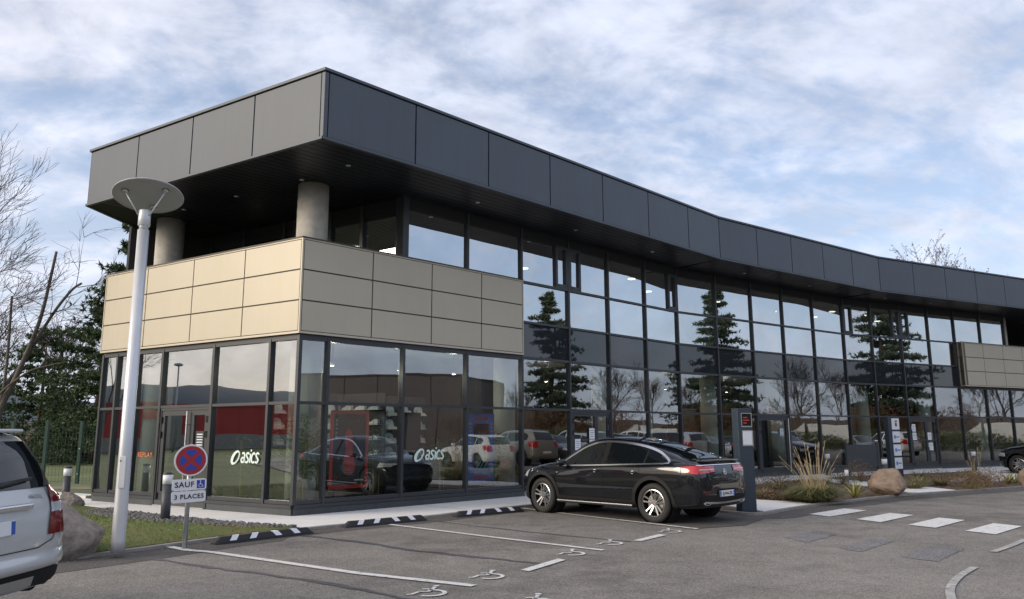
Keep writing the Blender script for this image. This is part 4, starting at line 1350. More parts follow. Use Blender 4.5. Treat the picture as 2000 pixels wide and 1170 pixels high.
def plate(car, xyz, w, h, txt, tilt=0.0, sz=0.085):
    pl = MB(); pl.box((0, 0, 0), (0.012, w, h)); o = pl.build('number_plate', M['plate_white'], car.root, bevel=0.004)
    o.location = xyz; o.rotation_euler = (0, tilt, 0)
    for y in (w / 2 - 0.022, -w / 2 + 0.022):
        b = MB(); b.box((-0.0065, y, 0), (0.003, 0.042, h - 0.008)); b.build('country_band', M['plate_blue'], o)
    if not txt: return o
    t = link('lettering', text_mesh(txt, sz, 0.002, 'CENTER', 0.0012), M['letter_black'], o)
    t.matrix_local = frame3((-0.0085, 0, -0.002), (0, -1, 0), (0, 0, 1))
    return o

# ---- black coupé SUV in the bay
GLC = dict(
    top=[(-2.46, 0.66), (-2.45, 0.82), (-2.42, 1.02), (-2.38, 1.115), (-2.33, 1.155), (-2.1, 1.215), (-1.7, 1.335), (-1.2, 1.475), (-0.7, 1.565), (-0.2, 1.602), (0.1, 1.595), (0.35, 1.535), (0.65, 1.375), (1.0, 1.155), (1.12, 1.10), (1.5, 1.055), (1.9, 0.985), (2.13, 0.88), (2.23, 0.76), (2.27, 0.64)],
    bot=[(-2.46, 0.52), (-2.43, 0.40), (-2.34, 0.31), (-1.9, 0.27), (0, 0.25), (1.9, 0.25), (2.15, 0.28), (2.27, 0.46)],
    belt=[(-2.46, 0.60), (-2.44, 0.76), (-2.40, 0.97), (-2.34, 1.065), (-2.2, 1.09), (-1.8, 1.095), (-1.2, 1.06), (0, 1.01), (0.9, 0.98), (1.5, 0.965), (1.9, 0.90), (2.13, 0.80), (2.27, 0.58)],
    wb=[(-2.46, 0.60), (-2.42, 0.72), (-2.3, 0.83), (-1.9, 0.885), (-1.2, 0.905), (0, 0.90), (1.0, 0.885), (1.5, 0.87), (1.9, 0.82), (2.13, 0.66), (2.27, 0.42)],
    wm=[(-2.46, 0.64), (-2.42, 0.78), (-2.32, 0.885), (-2.0, 0.93), (-1.4, 0.948), (0, 0.925), (1.4, 0.945), (1.85, 0.925), (2.10, 0.82), (2.22, 0.64), (2.27, 0.46)],
    wr=[(-2.46, 0.45), (-2.34, 0.72), (-2.2, 0.73), (-1.8, 0.66), (-1.2, 0.61), (-0.5, 0.60), (0.2, 0.60), (0.6, 0.65), (1.0, 0.73), (1.2, 0.76), (1.6, 0.70), (2.1, 0.45), (2.27, 0.25)],
    crown=[(-2.46, 0.02), (-2.3, 0.035), (-1.6, 0.05), (-0.5, 0.06), (0.3, 0.06), (1.0, 0.04), (2.27, 0.03)],
    axles=(-1.4365, 1.4365), wheel_r=0.371, track=0.925, zm=0.62, shoulder=0.12, caliper=True, tyre_w=0.24, arch_gap=0.05, rim_frac=0.69)
lowz = lambda z: z if z < 1.1 else 1.1 + (z - 1.1) * 1.0
GLC['top'] = [(x, lowz(z)) for x, z in GLC['top']]
g = Car('parked_coupe', GLC, M['car_black'])
tag(g.root, 'black coupe SUV parked nose-in beside the dark information pillar', 'car', 'cars standing in the car park')
g.wheels(0, R(-4)); g.arch_trim(M['cladding'])
wt_ = [(-1.80, 1.125), (-1.70, 1.20), (-1.45, 1.325), (-1.1, 1.42), (-0.7, 1.48), (-0.3, 1.505), (0.05, 1.485), (0.35, 1.40), (0.62, 1.26), (0.85, 1.12), (1.02, 1.01)]
wt_ = [(x, lowz(z)) for x, z in wt_]
wb_ = [(-1.80, 1.115), (-1.6, 1.10), (-1.2, 1.085), (0, 1.035), (1.02, 1.0)]
for sd in ('L', 'R'):
    for nm, x0, x1 in (('quarter_window', -1.74, -1.24), ('rear_door_window', -1.20, -0.28), ('front_door_window', -0.16, 0.97)):
        g.band(nm, sd, x0, x1, wb_, [(x, max(z - 0.012, interp(wb_, x) + 0.004)) for x, z in wt_], M['car_glass'], 26, 8, 0.005)
    for nm, x0, x1 in (('b_pillar', -0.28, -0.16), ('c_divider', -1.24, -1.20)):
        g.band(nm, sd, x0, x1, wb_, wt_, M['seam'], 6, 6, 0.006)
    g.strip('window_trim', sd, [(x, z) for x, z in wt_], 0.036, M['chrome'], 0.010)
    g.strip('window_trim', sd, [(x, z) for x, z in wb_], 0.026, M['chrome'], 0.010)
    for xs_ in ([(0.93, 0.97), (0.97, 0.80), (0.93, 0.55), (0.88, 0.40)], [(-0.20, 1.0), (-0.22, 0.7), (-0.20, 0.40)], [(-1.12, 1.02), (-1.14, 0.93), (-0.98, 0.70), (-0.90, 0.45)]):
        g.strip('door_gap', sd, xs_, 0.008, M['seam'], 0.003)
    g.strip('body_crease', sd, [(0.9, 0.865), (0, 0.885), (-1.0, 0.93), (-1.7, 0.985)], 0.010, M['car_black'], 0.012)
    sgn = 1 if sd == 'L' else -1
    for hx in (-0.02, -0.98):
        hp = g.hit(sd, hx, 0.93, 0.0)
        m = MB(); m.box((hx, hp.y + sgn * 0.018, 0.93), (0.22, 0.028, 0.032)); m.build('door_handle', M['car_black'], g.root, bevel=0.012)
        m = MB(); m.lathe([(0.0, 0.0), (0.038, 0.0), (0.030, 0.012), (0, 0.012)], 16, (hx, hp.y, 0.93), 'y'); m.build('handle_recess', M['chrome'], g.root)
    # mirror
    mp = g.hit(sd, 0.80, 1.0, 0)
    bm = bmesh.new(); bmesh.ops.create_uvsphere(bm, u_segments=18, v_segments=12, radius=1)
    for v in bm.verts:
        v.co = Vector((v.co.x * 0.085 + (0.03 if v.co.x > 0 else 0) * v.co.x, v.co.y * 0.125, v.co.z * 0.075))
    me = bpy.data.meshes.new('mirror'); bm.to_mesh(me); bm.free()
    for p in me.polygons: p.use_smooth = True
    o = link('mirror', me, M['car_black'], g.root); o.location = (0.80, mp.y + sgn * 0.13, 1.075)
    m = MB(); m.tube([(0.84, mp.y - sgn * 0.02, 1.01), (0.81, mp.y + sgn * 0.08, 1.04)], 0.022, 8); m.build('mirror_arm', M['chrome'], g.root)
    # running board with bright strip, sill cladding
    m = MB(); m.box((0, sgn * 0.90, 0.285), (1.95, 0.13, 0.05)); m.build('running_board', M['cladding'], g.root, bevel=0.015)
    m = MB(); m.box((0, sgn * 0.955, 0.305), (1.95, 0.02, 0.022)); m.build('board_trim', M['chrome'], g.root, bevel=0.005)
    g.band('sill_cladding', sd, -1.02, 1.02, [(-1.1, 0.28), (1.1, 0.28)], [(-1.1, 0.40), (1.1, 0.40)], M['cladding'], 10, 3, 0.008)
    # tail lamp wrapping the corner
    tl = g.patch('tail_lamp', sd, lambda u, v: (-2.38 + 0.45 * u, (0.925 + 0.085 * u) * (1 - v) + (1.075 - 0.045 * u ** 2) * v), 10, 5, M['taillamp'], 0.010)
    g.patch('tail_lamp', 'rear', lambda u, v: (sgn * (0.34 + 0.46 * u), (0.965 - 0.035 * u) * (1 - v) + (1.065) * v), 12, 5, M['taillamp'], 0.012)
    g.patch('lamp_bar', 'rear', lambda u, v: (sgn * (0.36 + 0.43 * u), 0.998 + 0.012 * v), 10, 1, M['plate_white'], 0.018, tl)
    g.patch('bumper_reflector', 'rear', lambda u, v: (sgn * (0.56 + 0.20 * u), 0.60 + 0.022 * v), 6, 1, M['taillamp_dark'], 0.008)
    # exhaust trim
    m = MB(); m.lathe([(0.05, 0), (0.062, 0), (0.062, 0.05), (0.05, 0.05)], 16, (0, 0, 0), 'x', True); e = m.build('exhaust_trim', M['chrome'], g.root, True)
    e.location = (-2.435, sgn * 0.60, 0.405); e.scale = (1, 2.0, 0.62)
    m = MB(); m.lathe([(0.0, 0), (0.051, 0)], 16, (0, 0, 0), 'x'); e2_ = m.build('exhaust_pipe', M['seam'], g.root); e2_.location = (-2.42, sgn * 0.60, 0.405); e2_.scale = (1, 2.0, 0.62)
    # head lamp
    g.patch('head_lamp', sd, lambda u, v: (1.86 + 0.28 * u, 0.76 + 0.02 * u + (0.13 - 0.06 * u) * v), 8, 5, M['clearlamp'], 0.008)
g.patch('rear_window', 'top', lambda u, v: (-2.17 + 1.05 * v, (-1 + 2 * u) * (0.62 - 0.06 * v)), 14, 14, M['car_glass'], 0.006)
g.patch('windscreen', 'top', lambda u, v: (0.36 + 0.66 * v, (-1 + 2 * u) * (0.58 + 0.10 * v)), 16, 12, M['car_glass'], 0.006)
g.patch('roof_glass', 'top', lambda u, v: (-0.95 + 1.1 * v, (-1 + 2 * u) * 0.48), 8, 12, M['car_glass'], 0.004)
g.patch('lower_bumper', 'rear', lambda u, v: ((-1 + 2 * u) * 0.80, 0.40 + 0.13 * v), 20, 4, M['cladding'], 0.010)
g.patch('bumper_trim', 'rear', lambda u, v: ((-1 + 2 * u) * 0.72, 0.385 + 0.03 * v + 0.03 * (2 * u - 1) ** 2), 24, 1, M['chrome'], 0.020)
g.patch('tailgate_gap', 'rear', lambda u, v: ((-1 + 2 * u) * 0.62, 0.735 + 0.006 * v), 14, 1, M['seam'], 0.006)
for sgn in (-1, 1):
    g.strip('tailgate_gap', 'rear', [(sgn * 0.62, 0.735), (sgn * 0.66, 0.80), (sgn * 0.68, 0.87)], 0.006, M['seam'], 0.006)
g.patch('chrome_bar', 'rear', lambda u, v: ((-1 + 2 * u) * 0.80, 1.078 + 0.012 * v), 20, 1, M['chrome'], 0.014)
m = MB()     # lip spoiler across the tail
prof = [(-2.42, 1.155), (-2.385, 1.185), (-2.18, 1.21), (-2.20, 1.17)]
n = 14
for j in range(n + 1):
    y = -0.66 + 1.32 * j / n; k = 1 - 0.10 * (2 * j / n - 1) ** 2
    m.v += [(x * (1 - 0.012 * (2 * j / n - 1) ** 2), y, z - 0.015 * (2 * j / n - 1) ** 2) for x, z in prof]
for j in range(n):
    for k in range(4): m.f.append((j * 4 + k, j * 4 + (k + 1) % 4, (j + 1) * 4 + (k + 1) % 4, (j + 1) * 4 + k))
m.f += [(3, 2, 1, 0), tuple(n * 4 + k for k in range(4))]
m.build('spoiler', M['car_black'], g.root, True)
sp = g.hit('rear', 0, 0.955, 0.012)
m = MB(); m.lathe([(0.046, -0.006), (0.054, -0.006), (0.054, 0.006), (0.046, 0.006)], 32, (0, 0, 0), 'x', True)
for k in range(3):
    a = R(90 + 120 * k); c, s_ = math.cos(a), math.sin(a)
    m.add([(-0.006, 0, 0), (-0.004, 0.010 * -s_, 0.010 * c), (-0.003, 0.049 * c, 0.049 * s_), (-0.004, 0.010 * s_, -0.010 * c)], [(0, 1, 2), (0, 2, 3)])
em = m.build('emblem', M['chrome'], g.root); em.location = sp; em.rotation_euler = (0, R(12), 0)
g.patch('plate_recess', 'rear', lambda u, v: ((-1 + 2 * u) * 0.33, 0.485 + 0.155 * v), 8, 4, M['seam'], 0.004)
pp = g.hit('rear', 0, 0.56, 0.02)
plate(g, pp, 0.52, 0.11, 'EJ-944-ZK', 0.0)
m = MB(); m.add([(-0.72, -0.02, 1.55), (-0.72, 0.02, 1.55), (-0.90, 0.012, 1.59), (-0.90, -0.012, 1.59), (-0.92, 0.0, 1.52)], [(0, 1, 2, 3), (1, 4, 2), (0, 3, 4), (2, 4, 3)]); m.build('aerial_fin', M['car_black'], g.root)
g.place((2.21, 15.97), -44.6, 0.0, 0.96)

# ---- silver estate SUV cut by the left edge
ML = dict(
    top=[(-2.44, 0.72), (-2.43, 0.95), (-2.40, 1.07), (-2.36, 1.16), (-2.28, 1.36), (-2.20, 1.56), (-2.10, 1.70), (-1.9, 1.745), (-1.0, 1.80), (-0.2, 1.81), (0.25, 1.78), (0.5, 1.68), (0.8, 1.45), (1.12, 1.18), (1.25, 1.12), (1.7, 1.08), (2.05, 1.0), (2.22, 0.86), (2.30, 0.70)],
    bot=[(-2.44, 0.52), (-2.40, 0.40), (-2.25, 0.36), (0, 0.30), (1.9, 0.30), (2.2, 0.34), (2.30, 0.5)],
    belt=[(-2.44, 0.66), (-2.43, 0.86), (-2.40, 0.98), (-2.35, 1.10), (-2.2, 1.12), (0, 1.08), (1.0, 1.06), (1.7, 1.0), (2.1, 0.88), (2.30, 0.64)],
    wb=[(-2.44, 0.74), (-2.40, 0.85), (-2.3, 0.90), (-1.5, 0.915), (0, 0.91), (1.2, 0.90), (1.8, 0.85), (2.15, 0.70), (2.30, 0.45)],
    wm=[(-2.44, 0.80), (-2.41, 0.90), (-2.32, 0.945), (-1.4, 0.965), (0, 0.94), (1.4, 0.96), (1.9, 0.92), (2.15, 0.80), (2.30, 0.5)],
    wr=[(-2.44, 0.62), (-2.3, 0.74), (-2.15, 0.685), (-1.5, 0.68), (0, 0.66), (0.5, 0.68), (1.1, 0.78), (1.4, 0.80), (1.8, 0.70), (2.30, 0.3)],
    crown=[(-2.44, 0.02), (-2.2, 0.05), (-1.0, 0.07), (0.3, 0.07), (1.2, 0.04), (2.30, 0.03)],
    axles=(-1.4575, 1.4575), wheel_r=0.385, track=0.93, zm=0.72, shoulder=0.12, tyre_w=0.255)
lowm = lambda z: z if z < 1.2 else 1.2 + (z - 1.2) * 0.87
ML['top'] = [(x, lowm(z)) for x, z in ML['top']]
q = Car('parked_suv', ML, M['car_silver'])
tag(q.root, 'silver four-wheel-drive estate seen from behind at the left edge beside a boulder', 'car', 'cars standing in the car park')
q.wheels(1); q.arch_trim(M['car_silver'], 0.05, 0.012)
for sd in ('L', 'R'):
    sgn = 1 if sd == 'L' else -1
    wt2 = [(-2.10, 1.52), (-1.9, 1.60), (-0.3, 1.665), (0.2, 1.62), (0.6, 1.42), (1.02, 1.15)]; wb2 = [(-2.2, 1.17), (0, 1.13), (1.02, 1.12)]; wt2 = [(x, lowm(z)) for x, z in wt2]
    for nm, x0, x1 in (('quarter_window', -2.05, -1.25), ('rear_door_window', -1.18, -0.22), ('front_door_window', -0.10, 0.98)):
        q.band(nm, sd, x0, x1, wb2, wt2, M['car_glass'], 16, 8, 0.005)
    # tail lamps: red, clear, red, wrapped round the corner
    for za, zb_, mt in ((0.80, 0.98, 'taillamp_dark'), (0.98, 1.055, 'clearlamp'), (1.055, 1.20, 'taillamp_dark')):
        def fr(u, v, za=za, zb_=zb_): z = za + (zb_ - za) * v; ins = 0.675 + 0.07 * (z - 0.8) / 0.4; return (sgn * (ins + (0.915 - ins) * u), z)
        q.patch('tail_lamp', 'rear', fr, 8, 4, M[mt], 0.012)
        q.patch('tail_lamp', sd, lambda u, v, za=za, zb_=zb_: (q.hit('rear', sgn * 0.88, za + (zb_ - za) * v, 0).x + 0.03 + 0.17 * u, za + (zb_ - za) * v), 6, 4, M[mt], 0.013)
    m = MB(); m.tube([(0.45, sgn * 0.66, 1.66), (0.2, sgn * 0.66, 1.69), (-1.2, sgn * 0.665, 1.69), (-1.4, sgn * 0.67, 1.65)], 0.016, 8); m.build('roof_rail', M['steel'], q.root, True)
    m = MB(); m.lathe([(0.0, 0), (0.05, 0), (0.055, 0.05), (0.0, 0.02)], 16, (0, 0, 0), 'x'); e = m.build('exhaust_pipe', M['seam'], q.root); e.location = (-2.36, sgn * 0.62, 0.40); e.scale = (1, 1.5, 0.8)
q.patch('rear_window', 'rear', lambda u, v: ((-1 + 2 * u) * (0.80 - 0.13 * v), 1.185 + 0.38 * v), 20, 14, M['car_glass'], 0.008)
q.patch('windscreen', 'top', lambda u, v: (0.42 + 0.74 * v, (-1 + 2 * u) * (0.62 + 0.10 * v)), 12, 10, M['car_glass'], 0.006)
q.patch('tailgate_gap', 'rear', lambda u, v: ((-1 + 2 * u) * 0.70, 0.705 + 0.008 * v + 0.10 * max(0, abs(2 * u - 1) - 0.8) * 2), 30, 1, M['seam'], 0.006)
for sgn in (-1, 1):
    q.strip('tailgate_gap', 'rear', [(sgn * 0.70, 0.745), (sgn * 0.76, 0.82), (sgn * 0.71, 1.18), (sgn * 0.72, 1.21)], 0.009, M['seam'], 0.006)
q.patch('lower_bumper', 'rear', lambda u, v: ((-1 + 2 * u) * 0.84, 0.42 + 0.155 * v - 0.04 * abs(2 * u - 1) ** 6), 24, 4, M['cladding'], 0.014)
q.patch('bumper_insert', 'rear', lambda u, v: ((-1 + 2 * u) * 0.52, 0.425 + 0.075 * v), 12, 2, M['steel'], 0.024)
# bumper step that stands proud of the tailgate
m = MB(); n = 28
prof = [(-2.435, 0.685), (-2.475, 0.665), (-2.50, 0.60), (-2.495, 0.55), (-2.43, 0.53)]
for j in range(n + 1):
    t = -1 + 2 * j / n; y = 0.955 * math.copysign(1 - (1 - abs(t)) ** 1.0, t); dx = 0.10 * abs(t) ** 6
    for x, z in prof: m.v.append((x + dx, y, z + 0.03 * abs(t) ** 8))
for j in range(n):
    for k in range(4): m.f.append((j * 5 + k, j * 5 + k + 1, (j + 1) * 5 + k + 1, (j + 1) * 5 + k))
m.f += [(4, 3, 2, 1, 0), tuple(n * 5 + k for k in range(5))]
m.build('bumper_step', M['car_silver'], q.root, True)
hp = q.hit('rear', 0, 1.055, 0.02)
m = MB(); m.box((hp.x, 0, 1.05), (0.045, 0.92, 0.05)); m.build('boot_handle', M['chrome'], q.root, bevel=0.015)
pp = q.hit('rear', 0, 0.90, 0.02); plate(q, pp, 0.52, 0.11, '', R(4))
wp = q.hit('rear', 0, 1.22, 0.02); w2 = q.hit('rear', -0.52, 1.255, 0.03)
m = MB(); m.tube([(wp.x, 0, 1.205), (w2.x - 0.01, w2.y, 1.265)], [0.03, 0.014], 8); m.build('rear_wiper', M['black_plastic'], q.root, True)
lt = link('lettering', text_mesh('4MATIC', 0.052, 0.003, 'CENTER', 0.0005), M['steel'], q.root); lp = q.hit('rear', -0.56, 1.115, 0.006)
lt.matrix_local = frame3((lp.x, lp.y, lp.z), (0, -1, 0), (0.18, 0, 1))
m = MB(); m.box((-2.08, 0, 1.655), (0.24, 1.16, 0.03)); m.build('roof_spoiler', M['car_silver'], q.root, bevel=0.012)
# heading: the tail looks along the aisle
hq = -85.4; fq = hd(hq); rq = hd(hq + 90)
corner = Vector((-3.87, 6.93)); ctr = corner + fq * 2.44 - rq * 0.94
q.place((ctr.x, ctr.y), hq)

# ---- ordinary cars: hatchback, saloon and tall SUV shapes for the rest of the car park
HATCH = dict(
    top=[(-2.02, 0.66), (-2.0, 0.85), (-1.95, 1.0), (-1.85, 1.18), (-1.68, 1.38), (-1.5, 1.455), (-0.9, 1.505), (-0.2, 1.51), (0.2, 1.47), (0.6, 1.28), (1.0, 1.03), (1.12, 0.99), (1.6, 0.92), (1.95, 0.82), (2.12, 0.66)],
    bot=[(-2.02, 0.48), (-1.97, 0.36), (-1.8, 0.26), (0, 0.2), (1.8, 0.2), (2.0, 0.26), (2.12, 0.44)],
    belt=[(-2.02, 0.60), (-1.98, 0.80), (-1.9, 0.98), (-1.6, 1.02), (0, 0.96), (1.0, 0.92), (1.6, 0.86), (1.95, 0.75), (2.12, 0.58)],
    wb=[(-2.02, 0.60), (-1.95, 0.74), (-1.6, 0.83), (0, 0.86), (1.0, 0.84), (1.6, 0.80), (1.95, 0.66), (2.12, 0.4)],
    wm=[(-2.02, 0.66), (-1.95, 0.80), (-1.7, 0.87), (0, 0.885), (1.3, 0.89), (1.7, 0.86), (1.98, 0.70), (2.12, 0.42)],
    wr=[(-2.02, 0.5), (-1.8, 0.60), (-1.5, 0.58), (0, 0.56), (0.5, 0.60), (1.0, 0.70), (1.5, 0.66), (2.12, 0.25)],
    crown=[(-2.02, 0.02), (-1.5, 0.05), (0.2, 0.05), (1.0, 0.03), (2.12, 0.03)],
    axles=(-1.28, 1.30), wheel_r=0.315, track=0.86, zm=0.56, tyre_w=0.2,
    win_t=[(-1.62, 1.18), (-1.4, 1.33), (-0.8, 1.40), (-0.1, 1.41), (0.25, 1.34), (0.6, 1.18), (0.92, 1.0)], win_b=[(-1.7, 1.07), (0, 1.0), (0.92, 0.965)], win=((-1.55, -1.05), (-1.0, -0.18), (-0.08, 0.88)),
    rw=(0.60, 0.52, 1.06, 0.32), ws=(0.28, 0.70, 0.54, 0.10), lamps=(0.52, 0.80, 0.88, 0.26))
def scaled(S, sx, sz, sy=1.0):
    o = {}
    for k, v in S.items():
        if k in ('top', 'bot', 'belt', 'win_t', 'win_b'): o[k] = [(x * sx, z * sz) for x, z in v]
        elif k in ('wb', 'wm', 'wr'): o[k] = [(x * sx, w * sy) for x, w in v]
        elif k == 'crown': o[k] = [(x * sx, w) for x, w in v]
        elif k == 'axles': o[k] = tuple(x * sx for x in v)
        elif k == 'win': o[k] = tuple((a * sx, b * sx) for a, b in v)
        elif k == 'rw': o[k] = (v[0] * sy, v[1] * sy, v[2] * sz, v[3] * sz)
        elif k == 'ws': o[k] = (v[0] * sx, v[1] * sx, v[2] * sy, v[3] * sy)
        elif k == 'lamps': o[k] = (v[0] * sy, v[1] * sy, v[2] * sz, v[3] * sz)
        else: o[k] = v
    return o
TALL = scaled(HATCH, 1.09, 1.12, 1.05); TALL['wheel_r'] = 0.365; TALL['track'] = 0.91; TALL['tyre_w'] = 0.235
SALOON = scaled(HATCH, 1.12, 0.97, 1.03)
SALOON['top'] = [(-2.28, 0.64), (-2.26, 0.84), (-2.2, 0.98), (-1.95, 1.03), (-1.75, 1.08), (-1.35, 1.30), (-0.9, 1.41), (-0.2, 1.455), (0.25, 1.42), (0.7, 1.22), (1.12, 1.0), (1.28, 0.95), (1.8, 0.89), (2.2, 0.79), (2.38, 0.64)]
SALOON['belt'] = [(-2.28, 0.58), (-2.24, 0.78), (-2.15, 0.93), (-1.7, 0.97), (0, 0.93), (1.1, 0.90), (1.8, 0.84), (2.2, 0.73), (2.38, 0.56)]
SALOON['win_t'] = [(-1.55, 1.06), (-1.3, 1.20), (-0.8, 1.33), (-0.1, 1.365), (0.3, 1.30), (0.7, 1.13), (1.0, 0.98)]; SALOON['win_b'] = [(-1.7, 1.01), (0, 0.97), (1.0, 0.945)]
SALOON['win'] = ((-1.45, -1.1), (-1.05, -0.18), (-0.08, 0.94)); SALOON['rw_top'] = (-1.72, -1.15, 0.58)
def ordinary(name, S, pm, style=1):
    c = Car(name, S, pm, 64)
    c.wheels(style)
    for sd in ('L', 'R'):
        sgn = 1 if sd == 'L' else -1
        for x0, x1 in S['win']: c.band('side_window', sd, x0, x1, S['win_b'], S['win_t'], M['car_glass'], 12, 5, 0.005)
        for xx in (S['win'][1][0] - 0.03, S['win'][1][1] + 0.05, S['win'][2][1] + 0.02):
            c.strip('door_gap', sd, [(xx, S['win_b'][1][1]), (xx - 0.01, 0.65), (xx, 0.36)], 0.008, M['seam'], 0.003)
        a, b, z, h = S['lamps']
        c.patch('tail_lamp', 'rear', lambda u, v: (sgn * (a + (b - a) * u), z - h * 0.5 + h * v), 6, 4, M['taillamp'], 0.010)
        xr = S['top'][0][0]
        c.patch('tail_lamp', sd, lambda u, v: (c.hit('rear', sgn * b * 0.97, z - h * 0.3 + h * 0.75 * v, 0).x + 0.03 + 0.18 * u, z - h * 0.3 + h * 0.75 * v), 6, 4, M['taillamp'], 0.012)
        xf = S['top'][-1][0]
        c.patch('head_lamp', sd, lambda u, v: (xf - 0.45 + 0.30 * u, 0.66 + 0.02 * u + 0.13 * v), 6, 4, M['clearlamp'], 0.010)
        c.patch('head_lamp', 'front', lambda u, v: (sgn * (0.42 + 0.26 * u), 0.62 + 0.11 * v), 6, 4, M['clearlamp'], 0.012)
        mx = S['win'][2][1] - 0.12; mp = c.hit(sd, mx, S['win_b'][2][1], 0)
        m = MB(); m.box((mx, mp.y + sgn * 0.10, S['win_b'][2][1] + 0.06), (0.12, 0.20, 0.12)); m.build('mirror', pm, c.root, bevel=0.04)
    if 'rw_top' in S:
        x0, x1, w = S['rw_top']; c.patch('rear_window', 'top', lambda u, v: (x0 + (x1 - x0) * v, (-1 + 2 * u) * w), 8, 8, M['car_glass'], 0.006)
    else:
        wa, wb2_, z, h = S['rw']; c.patch('rear_window', 'rear', lambda u, v: ((-1 + 2 * u) * (wa + (wb2_ - wa) * v), z + h * v), 10, 8, M['car_glass'], 0.008)
    x0, dx, w, dw = S['ws']; c.patch('windscreen', 'top', lambda u, v: (x0 + dx * v, (-1 + 2 * u) * (w + dw * v)), 10, 8, M['car_glass'], 0.006)
    c.patch('grille', 'front', lambda u, v: ((-1 + 2 * u) * 0.36, 0.42 + 0.20 * v), 8, 4, M['black_plastic'], 0.010)
    for sdn, xx in (('rear', -1), ('front', 1)):
        pp = c.hit(sdn, 0, 0.62 if sdn == 'rear' else 0.40, 0.014)
        m = MB(); m.box((0, 0, 0), (0.012, 0.52, 0.11)); o = m.build('number_plate', M['plate_white'], c.root); o.location = pp
    return c
# the tall black SUV whose nose shows at the right edge
b = ordinary('parked_suv', TALL, M['car_black'], 0)
b.arch_trim(M['cladding'], 0.06)
tag(b.root, 'black SUV cut by the right edge behind the far planting bed', 'car', 'cars standing in the car park')
hb = -33.0; fb_ = hd(hb); lb_ = hd(hb - 90)
mid = Vector((19.35, 29.9)) - fb_ * (1.30 * 1.09) - lb_ * 0.79
b.place((mid.x, mid.y), hb)
# cars across the aisle, seen in the glass
row = [
    ('parked_hatchback', HATCH, 'car_white', (16.6, 18.6), 128, 'white hatchback nearest the crossing, mirrored in the shop glass'),
    ('parked_suv', TALL, 'car_beige', (19.3, 20.6), 130, 'champagne tall car mirrored right of the white hatchback'),
    ('parked_saloon', SALOON, 'car_grey', (22.0, 22.5), -52, 'dark grey saloon with its nose to the building, mirrored in the glass'),
    ('parked_suv', TALL, 'car_silver', (25.0, 24.0), 132, 'silver SUV mirrored beside the office door'),
    ('parked_saloon', SALOON, 'car_white', (28.2, 25.3), -48, 'white saloon mirrored in the middle of the long glass wall'),
    ('parked_hatchback', HATCH, 'car_black', (31.5, 26.6), 135, 'black hatchback mirrored near the far totem'),
    ('parked_saloon', SALOON, 'car_beige', (34.9, 27.9), -44, 'champagne saloon mirrored at the far end of the glass'),
    ('parked_suv', TALL, 'car_white', (38.4, 29.2), 138, 'white SUV mirrored last in the row'),
]
protos = {}
for nm, S, pm, xy, h, lab in row:
    c = ordinary(nm, S, M[pm])
    tag(c.root, lab, 'car', 'cars mirrored in the glass'); c.place(xy, h)
# ------------------------------------------------------------------ street furniture
M['galv'] = pbr('galvanised_post', (0.42, 0.44, 0.46), 0.42, 0.6, 0.08, 12)
M['lamp_grey'] = pbr('lamp_post_paint', (0.66, 0.68, 0.70), 0.36, 0.35, 0.05, 4)
M['lamp_disc'] = pbr('lamp_reflector', (0.44, 0.45, 0.45), 0.55, 0.0, 0.04, 3)
M['sign_white'] = pbr('sign_white', (0.80, 0.81, 0.83), 0.35, 0, 0.02, 5)
M['sign_red'] = pbr('sign_red', (0.36, 0.018, 0.025), 0.35, 0, 0.05, 9)
M['sign_blue'] = pbr('sign_blue', (0.02, 0.055, 0.40), 0.35, 0, 0.04, 9)
M['boll'] = pbr('bollard_paint', (0.055, 0.062, 0.070), 0.5, 0, 0.12, 8)
M['rubber'] = pbr('stop_rubber', (0.022, 0.022, 0.024), 0.65, 0, 0.2, 14, 0.2, 60)
M['reflector'] = pbr('white_reflector', (0.85, 0.86, 0.90), 0.3, 0, 0.04, 12)
M['granite'] = pbr('pink_granite', (0.20, 0.165, 0.145), 0.9, 0, 0, 8, 1.0, 14, col2=(0.40, 0.345, 0.30), detail=12)
M['brownrock'] = pbr('brown_boulder', (0.19, 0.14, 0.105), 0.85, 0, 0, 5, 0.7, 12, col2=(0.36, 0.27, 0.20), detail=12)
M['totem'] = pbr('totem_metal', (0.040, 0.058, 0.078), 0.40, 0.2, 0.06, 3)
M['screen'] = pbr('dark_panel', (0.010, 0.010, 0.011), 0.15, 0, 0)
M['red_text'] = pbr('red_lettering', (0.62, 0.05, 0.05), 0.5, 0, 0)
M['green_metal'] = pbr('fence_green', (0.012, 0.055, 0.040), 0.5, 0, 0.1, 8)

# --- lamp post
lx, ly = -5.29, 10.68
lamp = empty('lamp_post', (lx, ly, 0.17)); tag(lamp, 'tall pale grey lamp post with tilted reflector disc on the turf', 'street lamp')
m = MB(); m.lathe([(0.088, -0.1), (0.087, 0.05), (0.083, 1.2), (0.077, 4.34)], 32); m.build('pole', M['lamp_grey'], lamp, True)
m = MB(); m.lathe([(0.062, 4.34), (0.062, 4.45)], 24); m.build('neck', M['lamp_grey'], lamp, True)
m = MB(); m.lathe([(0.076, 4.40), (0.081, 4.405), (0.081, 4.625), (0.076, 4.635), (0.0, 4.635)], 28); m.build('collar', M['lamp_grey'], lamp, True)
m = MB(); m.box((0.02, -0.088, 0.95), (0.085, 0.012, 0.42)); m.build('access_door', M['lamp_grey'], lamp, bevel=0.003)
m = MB(); m.lathe([(0, -0.003), (0.01, -0.003), (0.01, 0.003), (0, 0.003)], 10, (-0.01, -0.096, 1.10), 'y'); m.build('lock', M['black_plastic'], lamp)
dm = Matrix.Rotation(R(24), 4, 'Z') @ Matrix.Rotation(R(-15), 4, 'X')
